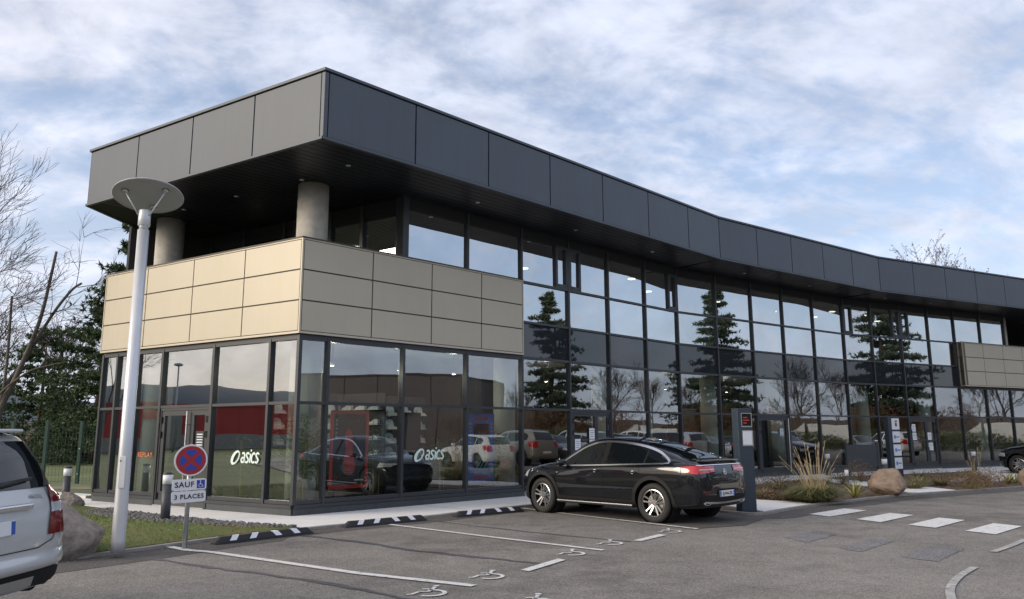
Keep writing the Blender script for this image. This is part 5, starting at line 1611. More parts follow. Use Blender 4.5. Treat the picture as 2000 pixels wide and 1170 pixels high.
m = MB(); m.lathe([(0.0, 0.012), (0.20, 0.008), (0.40, -0.002), (0.470, -0.012), (0.478, -0.004), (0.470, 0.010), (0.30, 0.045), (0.0, 0.06)], 56)
dk = m.build('reflector_disc', M['lamp_disc'], lamp, True); dk.matrix_local = Matrix.Translation((0.02, 0.02, 4.86)) @ dm
for a in (196, 318, 78):
    t = Matrix.Translation((0.02, 0.02, 4.86)) @ dm
    p = t @ Vector((0.31 * math.cos(R(a)), 0.31 * math.sin(R(a)), -0.012))
    b0 = Vector((0.085 * math.cos(R(a + 24)), 0.085 * math.sin(R(a + 24)), 4.55))
    m = MB(); m.tube([tuple(b0), tuple(p)], 0.010, 8); m.build('stay_rod', M['lamp_grey'], lamp, True)
    m = MB(); m.lathe([(0.0, -0.018), (0.026, -0.012), (0.052, 0.0), (0.0, 0.0)], 16); o = m.build('rod_socket', M['steel'], lamp, True); o.matrix_local = Matrix.Translation(p) @ dm.to_3x3().to_4x4()

# --- no-parking sign with two plates
sx, sy = -4.70, 11.42
sg = empty('parking_sign', (sx, sy, 0.12), 0); tag(sg, 'round red and blue no-stopping sign with two white plates on a grey post', 'road sign')
m = MB(); m.lathe([(0.033, -0.15), (0.033, 1.35), (0.0, 1.36)], 18); m.build('post', M['galv'], sg, True)
face = Vector((0.50, -0.866, 0)).normalized(); right = Vector((-face.y, face.x, 0)) ; up = Vector((0, 0, 1)); right = up.cross(face) * 1.0
ru = Matrix.Rotation(R(2.0), 3, face); right = ru @ right; up2 = ru @ up
def local_frame(z, d): return frame3(tuple(face * d + Vector((0, 0, z))), tuple(right), tuple(up2))
cz = 1.13
m = MB(); m.lathe([(0.0, -0.022), (0.21, -0.022), (0.225, -0.018), (0.225, 0.006), (0.0, 0.006)], 48); d = m.build('sign_disc', M['sign_white'], sg); d.matrix_local = local_frame(cz, 0.065)
m = MB(); m.lathe([(0.0, 0.0), (0.203, 0.0), (0.203, 0.003), (0.0, 0.003)], 48); o = m.build('red_ring', M['sign_red'], d); o.location = (0, 0, 0.0065)
for k in range(4):
    a0 = 45 + 90 * k + 10.5; pts_ = [(0.045 * math.cos(R(45 + 90 * k + 45)), 0.045 * math.sin(R(45 + 90 * k + 45)))] + [(0.148 * math.cos(R(a0 + (69) * j / 9)), 0.148 * math.sin(R(a0 + 69 * j / 9))) for j in range(10)]
    m = MB(); m.prism(pts_, 0.0, 0.002); o = m.build('blue_sector', M['sign_blue'], d); o.location = (0, 0, 0.0105)
def rrect(w, h, r, n=6):
    out = []
    for cx_, cy_, a in ((w / 2 - r, h / 2 - r, 0), (-w / 2 + r, h / 2 - r, 90), (-w / 2 + r, -h / 2 + r, 180), (w / 2 - r, -h / 2 + r, 270)):
        for k in range(n + 1): out.append((cx_ + r * math.cos(R(a + 90 * k / n)), cy_ + r * math.sin(R(a + 90 * k / n))))
    return out
for z, txt in ((0.785, 'SAUF'), (0.615, '3 PLACES')):
    m = MB(); m.prism(rrect(0.46, 0.158, 0.035), -0.02, 0.006); pl = m.build('text_plate', M['sign_white'], sg); pl.matrix_local = local_frame(z, 0.065)
    t = link('lettering', text_mesh(txt, 0.105 if txt == 'SAUF' else 0.088, 0.002, 'CENTER', 0.0022, 1.12), M['letter_black'], pl); t.location = (-0.065 if txt == 'SAUF' else 0.005, 0.0, 0.0085)
    if txt == 'SAUF':
        m = MB(); m.prism([(0.10, -0.058), (0.208, -0.058), (0.208, 0.058), (0.10, 0.058)], 0.0, 0.003); b_ = m.build('blue_square', M['sign_blue'], pl); b_.location = (0, 0, 0.0065)
        m = MB(); c0 = (0.150, -0.018)
        arc = [(c0[0] + 0.026 * math.cos(R(100 + 23 * k)), c0[1] + 0.026 * math.sin(R(100 + 23 * k)), 0.006) for k in range(11)]
        m.tube(arc, 0.0032, 5); m.tube([(0.147, 0.030, 0.006), (0.149, -0.006, 0.006), (0.172, -0.006, 0.006), (0.182, -0.036, 0.006), (0.192, -0.034, 0.006)], 0.0042, 5); m.tube([(0.149, 0.012, 0.006), (0.170, 0.010, 0.006)], 0.003, 5); m.lathe([(0, 0.004), (0.0085, 0.004), (0.0085, 0.008), (0, 0.008)], 12, (0.147, 0.043, 0))
        wm_ = m.build('wheelchair_mark', M['sign_white'], pl); wm_.location = (0, 0, 0.0075)

# --- bollards
def bollard(x, y, z0, h, label, r=0.085):
    o = empty('bollard', (x, y, z0)); tag(o, label, 'bollard', 'dark bollards with a white band')
    m = MB(); m.lathe([(r, -0.1), (r, h - 0.215)], 24); m.build('shaft', M['boll'], o, True)
    m = MB(); m.lathe([(r + 0.003, h - 0.215), (r + 0.003, h - 0.045)], 24); m.build('white_band', M['sign_white'], o, True)
    m = MB(); m.lathe([(r, h - 0.045), (r, h - 0.008), (r - 0.008, h), (0, h)], 24); m.build('cap', M['boll'], o, True)
bollard(-6.47, 14.75, 0.03, 0.89, 'dark bollard with white band beside the no-stopping sign')
bollard(-10.4, 18.35, 0.03, 0.86, 'dark bollard with white band behind the boulders by the building corner')
bollard(12.0, 25.3, 0.0, 0.80, 'dark bollard with white band left of the notice totem')
bollard(18.9, 32.1, 0.0, 0.85, 'dark bollard with white band in front of the far glass wall')
bollard(11.9, 29.6, 0.0, 0.85, 'dark bollard with white band behind the tall dry grass')
bollard(9.35, 22.0, 0.0, 0.62, 'slim dark bollard beside the yellow-green yucca', 0.05)

# --- wheel stops
stops = [((-4.42, 11.86), (-3.36, 13.10), 'nearest the lamp post'), ((-2.95, 13.84), (-1.66, 14.98), 'in the middle of the three'), ((-1.10, 15.52), (0.16, 16.56), 'nearest the black car')]
for a, b_, lab in stops:
    a = Vector(a); b_ = Vector(b_); L = 1.72; c = (a + b_) / 2; u = (b_ - a).normalized()
    o = empty('wheel_stop', (c.x, c.y, 0.006), math.atan2(u.y, u.x)); tag(o, 'black rubber wheel stop with white reflectors, ' + lab, 'wheel stop', 'wheel stops at the bay ends')
    m = MB()
    for x, k in ((-L / 2, 0.25), (-L / 2 + 0.10, 1.0), (L / 2 - 0.10, 1.0), (L / 2, 0.25)):
        h = 0.105 * k
        m.v += [(x, -0.078, 0), (x, -0.072, h * 0.35), (x, -0.038, h), (x, 0.038, h), (x, 0.072, h * 0.35), (x, 0.078, 0)]
    for j in range(3):
        for k in range(5): m.f.append((j * 6 + k, j * 6 + k + 1, (j + 1) * 6 + k + 1, (j + 1) * 6 + k)[::-1])
    m.f += [(0, 1, 2, 3, 4, 5)[::-1], tuple(18 + k for k in range(6))]
    m.build('block', M['rubber'], o, False, 0.006)
    for k, xr in enumerate((-0.55, -0.22, 0.18, 0.52)):
        sk = 0.03 if k < 2 else -0.03
        y0, z0, y1, z1 = -0.073, 0.040, -0.036, 0.107
        m = MB(); m.add([(xr - 0.055 - sk, y0 - 0.004, z0), (xr + 0.055 - sk, y0 - 0.004, z0), (xr + 0.055 + sk, y1 - 0.002, z1 + 0.002), (xr - 0.055 + sk, y1 - 0.002, z1 + 0.002), (xr - 0.055 + sk * 1.6, 0.0, z1 + 0.003), (xr + 0.055 + sk * 1.6, 0.0, z1 + 0.003)], [(0, 1, 2, 3), (3, 2, 5, 4)])
        m.build('reflector', M['reflector'], o)

# --- boulders
def boulder(name, c, size, mat, label, seed, rz=0, flat=0.25):
    bm = bmesh.new(); bmesh.ops.create_icosphere(bm, subdivisions=5, radius=1)
    r = random.Random(seed); offs = [(Vector((r.uniform(-1, 1), r.uniform(-1, 1), r.uniform(-1, 1))).normalized(), r.uniform(0.55, 0.95)) for _ in range(16)]
    from mathutils import noise as mn
    for v in bm.verts:
        p = v.co.copy()
        for n_, d_ in offs:
            k = p.dot(n_) - d_
            if k > 0: p -= n_ * k * 0.75
        p += p.normalized() * (mn.fractal(p * 1.6 + Vector((seed, 0, 0)), 1.0, 2.0, 5) * 0.09 + (abs(mn.noise(p * 4.5 + Vector((seed, 3, 0)))) - 0.2) * 0.06)
        v.co = Vector((p.x * size[0], p.y * size[1], p.z * size[2]))
    me = bpy.data.meshes.new(name); bm.to_mesh(me); bm.free()
    for p in me.polygons: p.use_smooth = True
    o = link(name, me, mat); o.location = c; o.rotation_euler = (0, 0, rz)
    return tag(o, label, 'boulder')
boulder('boulder', (-6.34, 10.60, 0.27), (0.78, 0.60, 0.60), M['granite'], 'big pinkish granite boulder behind the silver car', 11, 0.5)
boulder('boulder', (-9.55, 17.0, 0.10), (0.36, 0.30, 0.34), M['granite'], 'small rough rock behind the big granite boulder', 14, 1.0)
boulder('boulder', (9.65, 20.15, 0.27), (0.56, 0.46, 0.42), M['brownrock'], 'rounded brown boulder beside the yellow-green yucca', 23, 0.4)
boulder('boulder', (15.45, 23.25, 0.25), (0.48, 0.42, 0.44), M['brownrock'], 'brown boulder cut by the right edge of the picture', 31, 0.9)

# --- information pillar beside the black car
pc = Vector((4.78, 16.18)); pf = Vector((0.37, -0.93)); pf.normalize(); pr = Vector((-pf.y, pf.x))
pil = empty('information_pillar', (pc.x, pc.y, 0)); tag(pil, 'tall dark blue-grey information pillar with two framed panels beside the black car', 'pillar')
ax = (Vector((pr.x, pr.y, 0)), Vector((-pf.x, -pf.y, 0)), Vector((0, 0, 1)))
m = MB(); m.box((0, 0, 1.055), (0.36, 0.20, 2.11), ax); m.build('casing', M['totem'], pil, False, 0.006)
def on_face(name, u, z, w, h, mat, d, t=0.012, par=None):
    m = MB(); m.box(tuple(Vector((pr.x, pr.y, 0)) * u + Vector((pf.x, pf.y, 0)) * (0.10 + d) + Vector((0, 0, z))), (w, t, h), ax); return m.build(name, mat, par or pil)
on_face('panel_frame', 0.03, 1.87, 0.27, 0.29, M['steel'], 0.005); on_face('dark_panel', 0.03, 1.875, 0.225, 0.25, M['screen'], 0.011)
on_face('panel_frame', 0.04, 1.50, 0.27, 0.32, M['steel'], 0.005); on_face('notice_sheet', 0.035, 1.505, 0.215, 0.275, M['paper'], 0.011)
for k, w_l in enumerate((0.11, 0.15, 0.09)):
    on_face('text_line', -0.06 + w_l / 2, 1.92 - 0.055 * k, w_l, 0.020, M['red_text'], 0.0165, 0.002)
# --- notice totem further right
tc_ = Vector((13.95, 28.6)); tf = Vector((0.45, -0.89)); tf.normalize(); tr_ = Vector((-tf.y, tf.x))
tot = empty('notice_totem', (tc_.x, tc_.y, 0)); tag(tot, 'dark totem carrying a column of four white name plates by the far door', 'totem')
ax2 = (Vector((tr_.x, tr_.y, 0)), Vector((-tf.x, -tf.y, 0)), Vector((0, 0, 1)))
m = MB(); m.box((0, 0, 1.08), (0.62, 0.18, 2.16), ax2); m.build('casing', M['totem'], tot, False, 0.006)
M['logo_grey'] = pbr('logo_grey', (0.08, 0.08, 0.09), 0.6, 0, 0); M['logo_blue'] = pbr('logo_blue', (0.10, 0.28, 0.60), 0.6, 0, 0)
for k in range(4):
    zc = 1.90 - 0.47 * k
    def tb(name, du, dz, w, h, mat, d): 
        m = MB(); m.box(tuple(Vector((tr_.x, tr_.y, 0)) * (0.08 + du) + Vector((tf.x, tf.y, 0)) * (0.09 + d) + Vector((0, 0, zc + dz))), (w, 0.012, h), ax2); return m.build(name, mat, tot)
    tb('name_plate', 0, 0, 0.40, 0.40, M['sign_white'], 0.006)
    if k == 0: tb('logo_mark', 0.02, -0.02, 0.10, 0.13, M['logo_grey'], 0.010); tb('logo_mark', 0.03, 0.10, 0.12, 0.05, M['logo_grey'], 0.010)
    else:
        tb('logo_mark', -0.09, 0.0, 0.10, 0.12, M['logo_blue'], 0.010); tb('logo_mark', 0.06, 0.0, 0.17, 0.045, M['logo_blue'], 0.010)
# --- low dark board on two posts
bc = Vector((11.9, 26.6)); bu = hd(70); bn = Vector((bu.y, -bu.x))
brd = empty('low_board', (bc.x, bc.y, 0)); tag(brd, 'low dark metal board on two posts behind the yellow-green yucca', 'board')
ax3 = (Vector((bu.x, bu.y, 0)), Vector((-bn.x, -bn.y, 0)), Vector((0, 0, 1)))
m = MB(); m.box((0, 0, 0.82), (1.25, 0.06, 0.74), ax3); m.build('board', M['boll'], brd)
for s_ in (-0.66, 0.66):
    m = MB(); m.box(tuple(Vector((bu.x, bu.y, 0)) * s_ + Vector((0, 0, 0.62))), (0.09, 0.09, 1.30), ax3); m.build('post', M['boll'], brd)

# --- green mesh fence on the left
FA, FBp = Vector((-30, 24.5)), Vector((-10.6, 27.6))
fz = 2.0
fen = empty('mesh_fence', (FA.x, FA.y, 0)); tag(fen, 'dark green wire mesh fence between the shop and the lawn', 'fence')
fd = (FBp - FA).normalized(); L = (FBp - FA).length
for k in range(10):
    p = fd * (L * k / 9)
    m = MB(); m.box((p.x, p.y, 1.02), (0.10, 0.10, 2.14)); m.build('post', M['green_metal'], fen)
    for zz in (0.3, 1.15):
        m = MB(); m.box((p.x + 0.02, p.y - 0.06, zz), (0.04, 0.03, 0.04)); m.build('clamp', M['steel'], fen)
m = MB(); n = int(L / 0.11)
for k in range(n):
    p = fd * (L * k / n); m.box((p.x, p.y, 1.0), (0.006, 0.006, 1.95))
for zz in [0.06 + 0.2 * k for k in range(11)]:
    m.box((fd.x * L / 2, fd.y * L / 2, zz), (L, 0.008, 0.008), (Vector((fd.x, fd.y, 0)), Vector((-fd.y, fd.x, 0)), Vector((0, 0, 1))))
w_ = m.build('wire_mesh', M['green_metal'], fen); w_['kind'] = 'stuff'
# second, nearer run that meets the building
fen2 = empty('mesh_fence', (-14.6, 24.4, 0)); tag(fen2, 'short run of dark green fence posts next to the building corner', 'fence')
for p in ((0, 0), (1.9, -0.2), (3.6, -0.4)):
    m = MB(); m.box((p[0], p[1], 1.0), (0.09, 0.09, 2.1)); m.build('post', M['green_metal'], fen2)

# ------------------------------------------------------------------ planting bed
M['grass_green'] = blade_mat('tuft_green', (0.12, 0.165, 0.055), (0.27, 0.275, 0.12), 2.0)
M['grass_dry'] = blade_mat('tuft_dry', (0.30, 0.23, 0.13), (0.46, 0.37, 0.23), 3.0)
M['brown_bush'] = blade_mat('brown_bush', (0.13, 0.085, 0.05), (0.26, 0.18, 0.11), 4.0)
M['olive_bush'] = blade_mat('olive_bush', (0.09, 0.09, 0.03), (0.20, 0.17, 0.06), 4.0)
M['yucca_y'] = blade_mat('yucca_yellow', (0.42, 0.37, 0.08), (0.55, 0.50, 0.16), 6.0)
M['yucca_g'] = blade_mat('yucca_green', (0.08, 0.12, 0.03), (0.17, 0.19, 0.06), 6.0)
def arch_blade(mb, r, c, ang, length, h, w, droop, seg=5):
    """one long curved leaf"""
    d = Vector((math.cos(ang), math.sin(ang), 0)); s_ = Vector((-d.y, d.x, 0)); vs = []
    for i in range(seg + 1):
        t = i / seg
        p = Vector(c) + d * (length * t) + Vector((0, 0, h * (t * (1 + droop) - droop * t * t * 1.6)))
        ww = w * (1 - t) ** 0.7 + 0.0008
        vs += [p - s_ * ww, p + s_ * ww]
    mb.add(vs, [(2 * i, 2 * i + 1, 2 * i + 3, 2 * i + 2) for i in range(seg)])
def tuft(name, xy, rad, h, n, mat, label, seed, stalks=0, stalk_h=1.2, drymix=0.25, w=0.006, cat='grass'):
    r = random.Random(seed); o = empty(name, (xy[0], xy[1], 0.01)); tag(o, label, cat)
    g1, g2 = MB(), MB()
    for i in range(n):
        a = r.uniform(0, 6.283); q = r.random() ** 0.6 * rad * 0.35
        ln = r.uniform(0.35, 1.0) * rad; hh = r.uniform(0.45, 1.0) * h * (1.1 - 0.5 * ln / rad)
        arch_blade(g2 if r.random() < drymix else g1, r, (q * math.cos(a), q * math.sin(a), 0), a + r.uniform(-0.5, 0.5), ln, hh, w * r.uniform(0.6, 1.2), r.uniform(0.2, 0.9))
    g1.build('leaves', mat, o); g2.build('dry_leaves', M['grass_dry'], o)
    if stalks:
        g3 = MB()
        for i in range(stalks):
            a = r.uniform(0, 6.283); q = r.uniform(0.05, 1.0) ** 0.9 * stalk_h * 0.62; b_ = r.uniform(0.02, 0.15)
            ht = stalk_h * r.uniform(0.6, 1.05) * math.sqrt(max(0.15, 1 - (q / stalk_h) ** 2))
            p0 = Vector((b_ * math.cos(a), b_ * math.sin(a), 0.1)); p2 = Vector((q * math.cos(a), q * math.sin(a), ht)); p1 = (p0 + p2) / 2 + Vector((0, 0, ht * 0.10))
            g3.tube([tuple(p0), tuple(p1), tuple(p2)], [0.007, 0.006, 0.004], 4)
            d_ = (p2 - p1).normalized()
            for k in range(6):
                pz = p1 + (p2 - p1) * (0.5 + 0.5 * k / 5); g3.add([pz, pz + d_ * 0.10 + Vector((r.uniform(-0.02, 0.02), r.uniform(-0.02, 0.02), 0.01)), pz + d_ * 0.06 + Vector((r.uniform(-0.02, 0.02), r.uniform(-0.02, 0.02), 0))], [(0, 1, 2)])
        g3.build('stalks', M['grass_dry'], o)
    return o
def bush(name, xy, rad, h, n, mat, label, seed, cat='bush'):
    r = random.Random(seed); o = empty(name, (xy[0], xy[1], 0.01)); tag(o, label, cat); tw, lf = MB(), MB()
    for i in range(26):
        a = r.uniform(0, 6.283); e = r.uniform(0.2, 1.0); p2 = Vector((math.cos(a) * rad * e, math.sin(a) * rad * e, h * r.uniform(0.5, 1.0) * (1 - 0.4 * e)))
        tw.tube([(0, 0, 0), tuple(p2 * 0.5 + Vector((0, 0, h * 0.1))), tuple(p2)], [0.008, 0.006, 0.003], 4)
    for i in range(n):
        a = r.uniform(0, 6.283); q = r.random() ** 0.5; z = h * r.random() ** 0.8 * math.sqrt(max(0.05, 1 - q * q * 0.8)); c = Vector((math.cos(a) * rad * q, math.sin(a) * rad * q, z))
        d1 = Vector((r.uniform(-1, 1), r.uniform(-1, 1), r.uniform(-0.3, 1))).normalized(); d2 = d1.cross(Vector((r.uniform(-1, 1), r.uniform(-1, 1), r.uniform(-1, 1)))).normalized(); l_ = r.uniform(0.03, 0.08)
        lf.add([c, c + d1 * l_ + d2 * 0.008, c + d1 * l_ * 1.3], [(0, 1, 2)]); lf.add([c, c + d1 * l_ * 0.9 - d2 * 0.012, c + d1 * l_], [(0, 1, 2)])
    tw.build('stems', M['brown_bush'], o); lf.build('foliage', mat, o)
    return o
def yucca(xy, rad, h, n, label, seed, mat='yucca_y'):
    r = random.Random(seed); o = empty('yucca', (xy[0], xy[1], 0.01)); tag(o, label, 'plant', 'yuccas in the planting bed')
    for i in range(n):
        g = MB(); a = i * 2.4 + r.uniform(-0.2, 0.2); e = (i + 0.5) / n
        arch_blade(g, r, (0.02 * math.cos(a), 0.02 * math.sin(a), 0.02), a, rad * (0.35 + 0.65 * e), h * (1.05 - 0.75 * e), 0.022, 0.15, 4)
        g.build('leaf', M['yucca_y'] if (i % 3 and mat == 'yucca_y') else M['yucca_g'], o)
tuft('pampas_grass', (7.0, 18.25), 0.72, 0.66, 2600, M['grass_green'], 'large arching grass clump with tall dry stalks between pillar and boulder', 3, 34, 1.35, 0.18, 0.009)
tuft('grass_clump', (6.75, 19.0), 0.48, 0.42, 520, M['olive_bush'], 'small olive grass clump right behind the information pillar', 4)
tuft('grass_clump', (6.2, 19.5), 0.48, 0.40, 520, M['olive_bush'], 'small rusty grass clump left of the big pampas grass', 5, 0, 1, 0.5)
bush('low_shrub', (6.35, 19.1), 0.45, 0.22, 420, M['brown_bush'], 'low brown withered shrub in the mulch beside the footpath', 6)
bush('low_shrub', (7.6, 20.2), 0.50, 0.42, 500, M['olive_bush'], 'green-brown shrub behind the pampas grass', 7)
tuft('grass_clump', (8.1, 20.6), 0.45, 0.55, 420, M['yucca_g'], 'upright green grass clump between pampas grass and yucca', 8)
yucca((8.45, 19.5), 0.48, 0.46, 34, 'yellow-green spiky yucca left of the brown boulder', 9)
yucca((15.3, 24.3), 0.5, 0.42, 30, 'yellow-green yucca near the right edge of the picture', 10)
yucca((15.9, 24.9), 0.45, 0.40, 26, 'second yellow-green yucca near the right edge, further back', 12)
tuft('grass_clump', (11.9, 23.1), 0.45, 0.50, 480, M['grass_green'], 'yellowish grass clump in the bed right of the footpath', 13, 0, 1, 0.45)
tuft('grass_clump', (11.4, 22.4), 0.40, 0.36, 380, M['olive_bush'], 'low olive grass clump right of the brown boulder', 14, 0, 1, 0.4)
tuft('grass_clump', (12.9, 23.7), 0.42, 0.42, 420, M['olive_bush'], 'olive grass clump left of the brown bushes', 15, 0, 1, 0.4)
bush('low_shrub', (13.2, 22.75), 0.62, 0.50, 1100, M['brown_bush'], 'broad brown twiggy bush at the far kerb', 16)
bush('low_shrub', (14.0, 23.3), 0.60, 0.58, 1100, M['brown_bush'], 'taller brown twiggy bush near the right boulder', 17)
tuft('pampas_grass', (14.3, 24.2), 0.55, 0.60, 500, M['grass_green'], 'grass clump with a few dry stalks behind the brown bushes', 18, 10, 1.1, 0.4)
bush('low_shrub', (11.2, 25.3), 0.5, 0.75, 700, M['brown_bush'], 'reddish brown bush below the notice totem', 19)
bush('low_shrub', (10.3, 24.6), 0.45, 0.5, 500, M['olive_bush'], 'olive bush in front of the low dark board', 20)
bush('low_shrub', (12.8, 21.9), 0.35, 0.2, 260, M['olive_bush'], 'tiny olive shrub at the kerb before the brown bushes', 22)
# mulch chips
mb = MB(); r = random.Random(33); n = 0
while n < 3200:
    p = (r.uniform(4.2, 16), r.uniform(15.8, 27))
    if not inside(p, bed) or inside(p, PATH1) or inside(p, PATH2) or inside(p, PATH3): continue
    n += 1; a = r.uniform(0, 3.14); l_, w_2 = r.uniform(0.02, 0.06), r.uniform(0.006, 0.016); z = 0.018 + r.uniform(0, 0.012)
    dx, dy = math.cos(a), math.sin(a)
    mb.add([(p[0] - dx * l_ - dy * w_2, p[1] - dy * l_ + dx * w_2, z), (p[0] + dx * l_ - dy * w_2, p[1] + dy * l_ + dx * w_2, z + r.uniform(0, 0.02)), (p[0] + dx * l_ + dy * w_2, p[1] + dy * l_ - dx * w_2, z + r.uniform(0, 0.02)), (p[0] - dx * l_ + dy * w_2, p[1] - dy * l_ - dx * w_2, z)], [(0, 3, 2, 1)])
stuff('mulch', mb, M['brown_bush'], 'brown bark chips over the planting bed', 'mulch')

for i, (x, y, kind, lab) in enumerate((
    (5.7, 20.6, 'g', 'tall yellow-green grass clump behind the information pillar'), (6.6, 21.2, 'b', 'rusty bush in the middle of the bed behind the pampas grass'), (7.3, 21.6, 'g', 'loose green grass clump behind the pampas grass'),
    (8.4, 22.4, 'b', 'brown bush behind the yucca'), (9.2, 23.4, 'g', 'green grass clump before the low dark board'), (8.0, 23.6, 'b', 'olive bush near the pavement left of the low board'),
    (12.6, 24.6, 'g', 'green grass clump behind the olive clumps'), (13.6, 25.0, 'b', 'brown bush below the far door'), (12.4, 26.2, 'b', 'rusty bush beside the notice totem'),
    (16.6, 24.9, 'g', 'yellow-green clump behind the right boulder'), (14.9, 25.6, 'b', 'brown bush in front of the far bollard'), (13.9, 26.9, 'g', 'dry grass clump right of the notice totem'))):
    if kind == 'g': tuft('grass_clump', (x, y), 0.46, 0.48, 420, M['grass_green'] if i % 2 else M['olive_bush'], lab, 200 + i, 0, 1, 0.35)
    else: bush('low_shrub', (x, y), 0.50, 0.40, 600, M['brown_bush'] if i % 2 else M['olive_bush'], lab, 200 + i)
# ------------------------------------------------------------------ trees
M['bark'] = pbr('grey_bark', (0.13, 0.115, 0.10), 0.9, 0, 0.3, 6, 0.6, 20)
M['bark_pine'] = pbr('pine_bark', (0.10, 0.065, 0.045), 0.9, 0, 0.3, 6, 0.6, 20)
M['twig'] = pbr('twig_bark', (0.055, 0.042, 0.038), 0.9, 0, 0.25, 2)
M['dead_leaf'] = pbr('dead_leaves', (0.12, 0.065, 0.04), 0.85, 0, 0, 2, col2=(0.22, 0.13, 0.08))
M['needle'] = pbr('pine_needles', (0.030, 0.060, 0.022), 0.75, 0, 0, 0.7, col2=(0.085, 0.12, 0.048))
M['needle_blue'] = pbr('spruce_needles', (0.035, 0.058, 0.040), 0.75, 0, 0, 0.7, col2=(0.085, 0.115, 0.075))
M['hedge'] = pbr('hedge_leaves', (0.035, 0.060, 0.018), 0.8, 0, 0, 1.0, col2=(0.10, 0.11, 0.04))
M['wood'] = pbr('far_wood', (0.055, 0.05, 0.038), 0.95, 0, 0, 0.12, col2=(0.105, 0.085, 0.065))
M['cutwood'] = pbr('cut_wood', (0.42, 0.34, 0.24), 0.8, 0, 0.2, 20)
def rvec(r): return Vector((r.gauss(0, 1), r.gauss(0, 1), r.gauss(0, 1))).normalized()
def bare_tree(name, base, h, seed, label, spread=0.55, trunk_r=None, leaves=0.25, levels=5, group=None, lean=(0, 0), twig_r=0.006, fork=0.28, leafs=0.05):
    r = random.Random(seed); o = empty(name, base); tag(o, label, 'tree', group)
    tr, tw, lf = MB(), MB(), MB(); R0 = trunk_r or h * 0.016
    def grow(p, d, ln, rad, lev):
        n = 4 if lev < 3 else 3; pts_ = [p]; q = p; dd = d
        for i in range(n):
            dd = (dd + rvec(r) * (0.10 if lev == 0 else 0.20) + Vector((0, 0, 0.05 if lev < 3 else 0.0))).normalized()
            q = q + dd * (ln / n); pts_.append(q)
        r1 = max(rad * (0.62 if lev else 0.7), twig_r * 0.6)
        tgt = tr if lev < 2 else tw
        tgt.tube([tuple(x) for x in pts_], [rad + (r1 - rad) * i / n for i in range(n + 1)], 7 if lev == 0 else (5 if lev < 2 else 3), lev == 0)
        if lev >= levels:
            if r.random() < leaves:
                for _ in range(3):
                    c = q + rvec(r) * 0.06; a, b_ = rvec(r) * leafs, rvec(r) * leafs * 0.8; lf.add([c, c + a, c + a + b_, c + b_], [(0, 1, 2, 3)])
            return
        kids = (3 if lev < 2 else 3) + (1 if r.random() < 0.5 else 0)
        for k in range(kids):
            t = 1.0 if k == 0 else r.uniform(0.35, 1.0); j = min(int(t * n), n - 1); sp_ = pts_[j] + (pts_[j + 1] - pts_[j]) * (t * n - j)
            nd = (dd + rvec(r) * (spread * (0.45 if k == 0 else 1.1)) + Vector((0, 0, 0.12))).normalized()
            grow(sp_, nd, ln * r.uniform(0.58, 0.80) * (1 if lev else 1.0), max(r1 * (0.9 if k == 0 else r.uniform(0.5, 0.75)), twig_r * 0.7), lev + 1)
    grow(Vector((0, 0, -0.1)), Vector((lean[0], lean[1], 1)).normalized(), h * fork, R0, 0)
    top_ = max(v[2] for b_ in (tr, tw) for v in b_.v); k_ = h / top_          # h is the true height
    for b_ in (tr, tw, lf): b_.v = [(v[0] * k_, v[1] * k_, v[2] * k_) for v in b_.v]
    tr.build('trunk', M['bark'], o, True); tw.build('crown', M['twig'], o)
    if lf.v: lf.build('dead_leaves', M['dead_leaf'], o)
    return o
def conifer(name, base, h, rad, seed, label, group=None, mat='needle', start=0.12, dens=1.0, droop=0.15, power=0.9, clump=0.5):
    """trunk, tiers of limbs and needle tufts"""
    r = random.Random(seed); o = empty(name, base); tag(o, label, 'tree', group)
    tr, nd = MB(), MB()
    tr.tube([(0, 0, -0.1), (0.05, 0, h * 0.5), (0, 0.03, h * 0.98)], [h * 0.02, h * 0.013, 0.02], 7)
    lim = MB(); z = h * start
    while z < h * 0.985:
        f = (z / h - start) / (1 - start); L = rad * (1 - f) ** power * r.uniform(0.75, 1.15) + 0.12
        for k in range(r.randint(4, 6)):
            a = r.uniform(0, 6.283); ll_ = L * r.uniform(0.55, 1.12); d = Vector((math.cos(a), math.sin(a), 0))
            up_ = 0.25 * ll_ * (f - 0.25)
            p1 = Vector((0, 0, z)) + d * ll_ * 0.5 + Vector((0, 0, up_ * 0.4)); p2 = Vector((0, 0, z)) + d * ll_ + Vector((0, 0, up_ - droop * ll_ * 0.6 + 0.12))
            lim.tube([(0, 0, z), tuple(p1), tuple(p2)], [0.014 * h / 8 * (1 - f) + 0.01, 0.012, 0.006], 4, False)
            nt_ = int((5 + 9 * ll_) * dens)
            for i in range(nt_):
                t = r.uniform(0.22, 1.03); c = (Vector((0, 0, z)) * (1 - t) ** 2 + p1 * 2 * t * (1 - t) + p2 * t * t) + Vector((r.gauss(0, 0.10 * ll_ * t + 0.05), r.gauss(0, 0.10 * ll_ * t + 0.05), r.gauss(0, 0.06 + 0.02 * ll_)))
                s_ = clump * r.uniform(0.25, 0.55)
                for _ in range(9):
                    e = (rvec(r) + Vector((0, 0, 0.35)) + d * 0.4).normalized() * s_ * r.uniform(0.5, 1.0); q = e.cross(rvec(r)).normalized() * (0.030 * clump / 0.5)
                    nd.add([c - q, c + q, c + e], [(0, 1, 2)])
        z += h * 0.035 * r.uniform(0.7, 1.3) + 0.06
    tr.build('trunk', M['bark_pine'], o, True); lim.build('limbs', M['bark_pine'], o); nd.build('crown', M[mat], o)
    return o
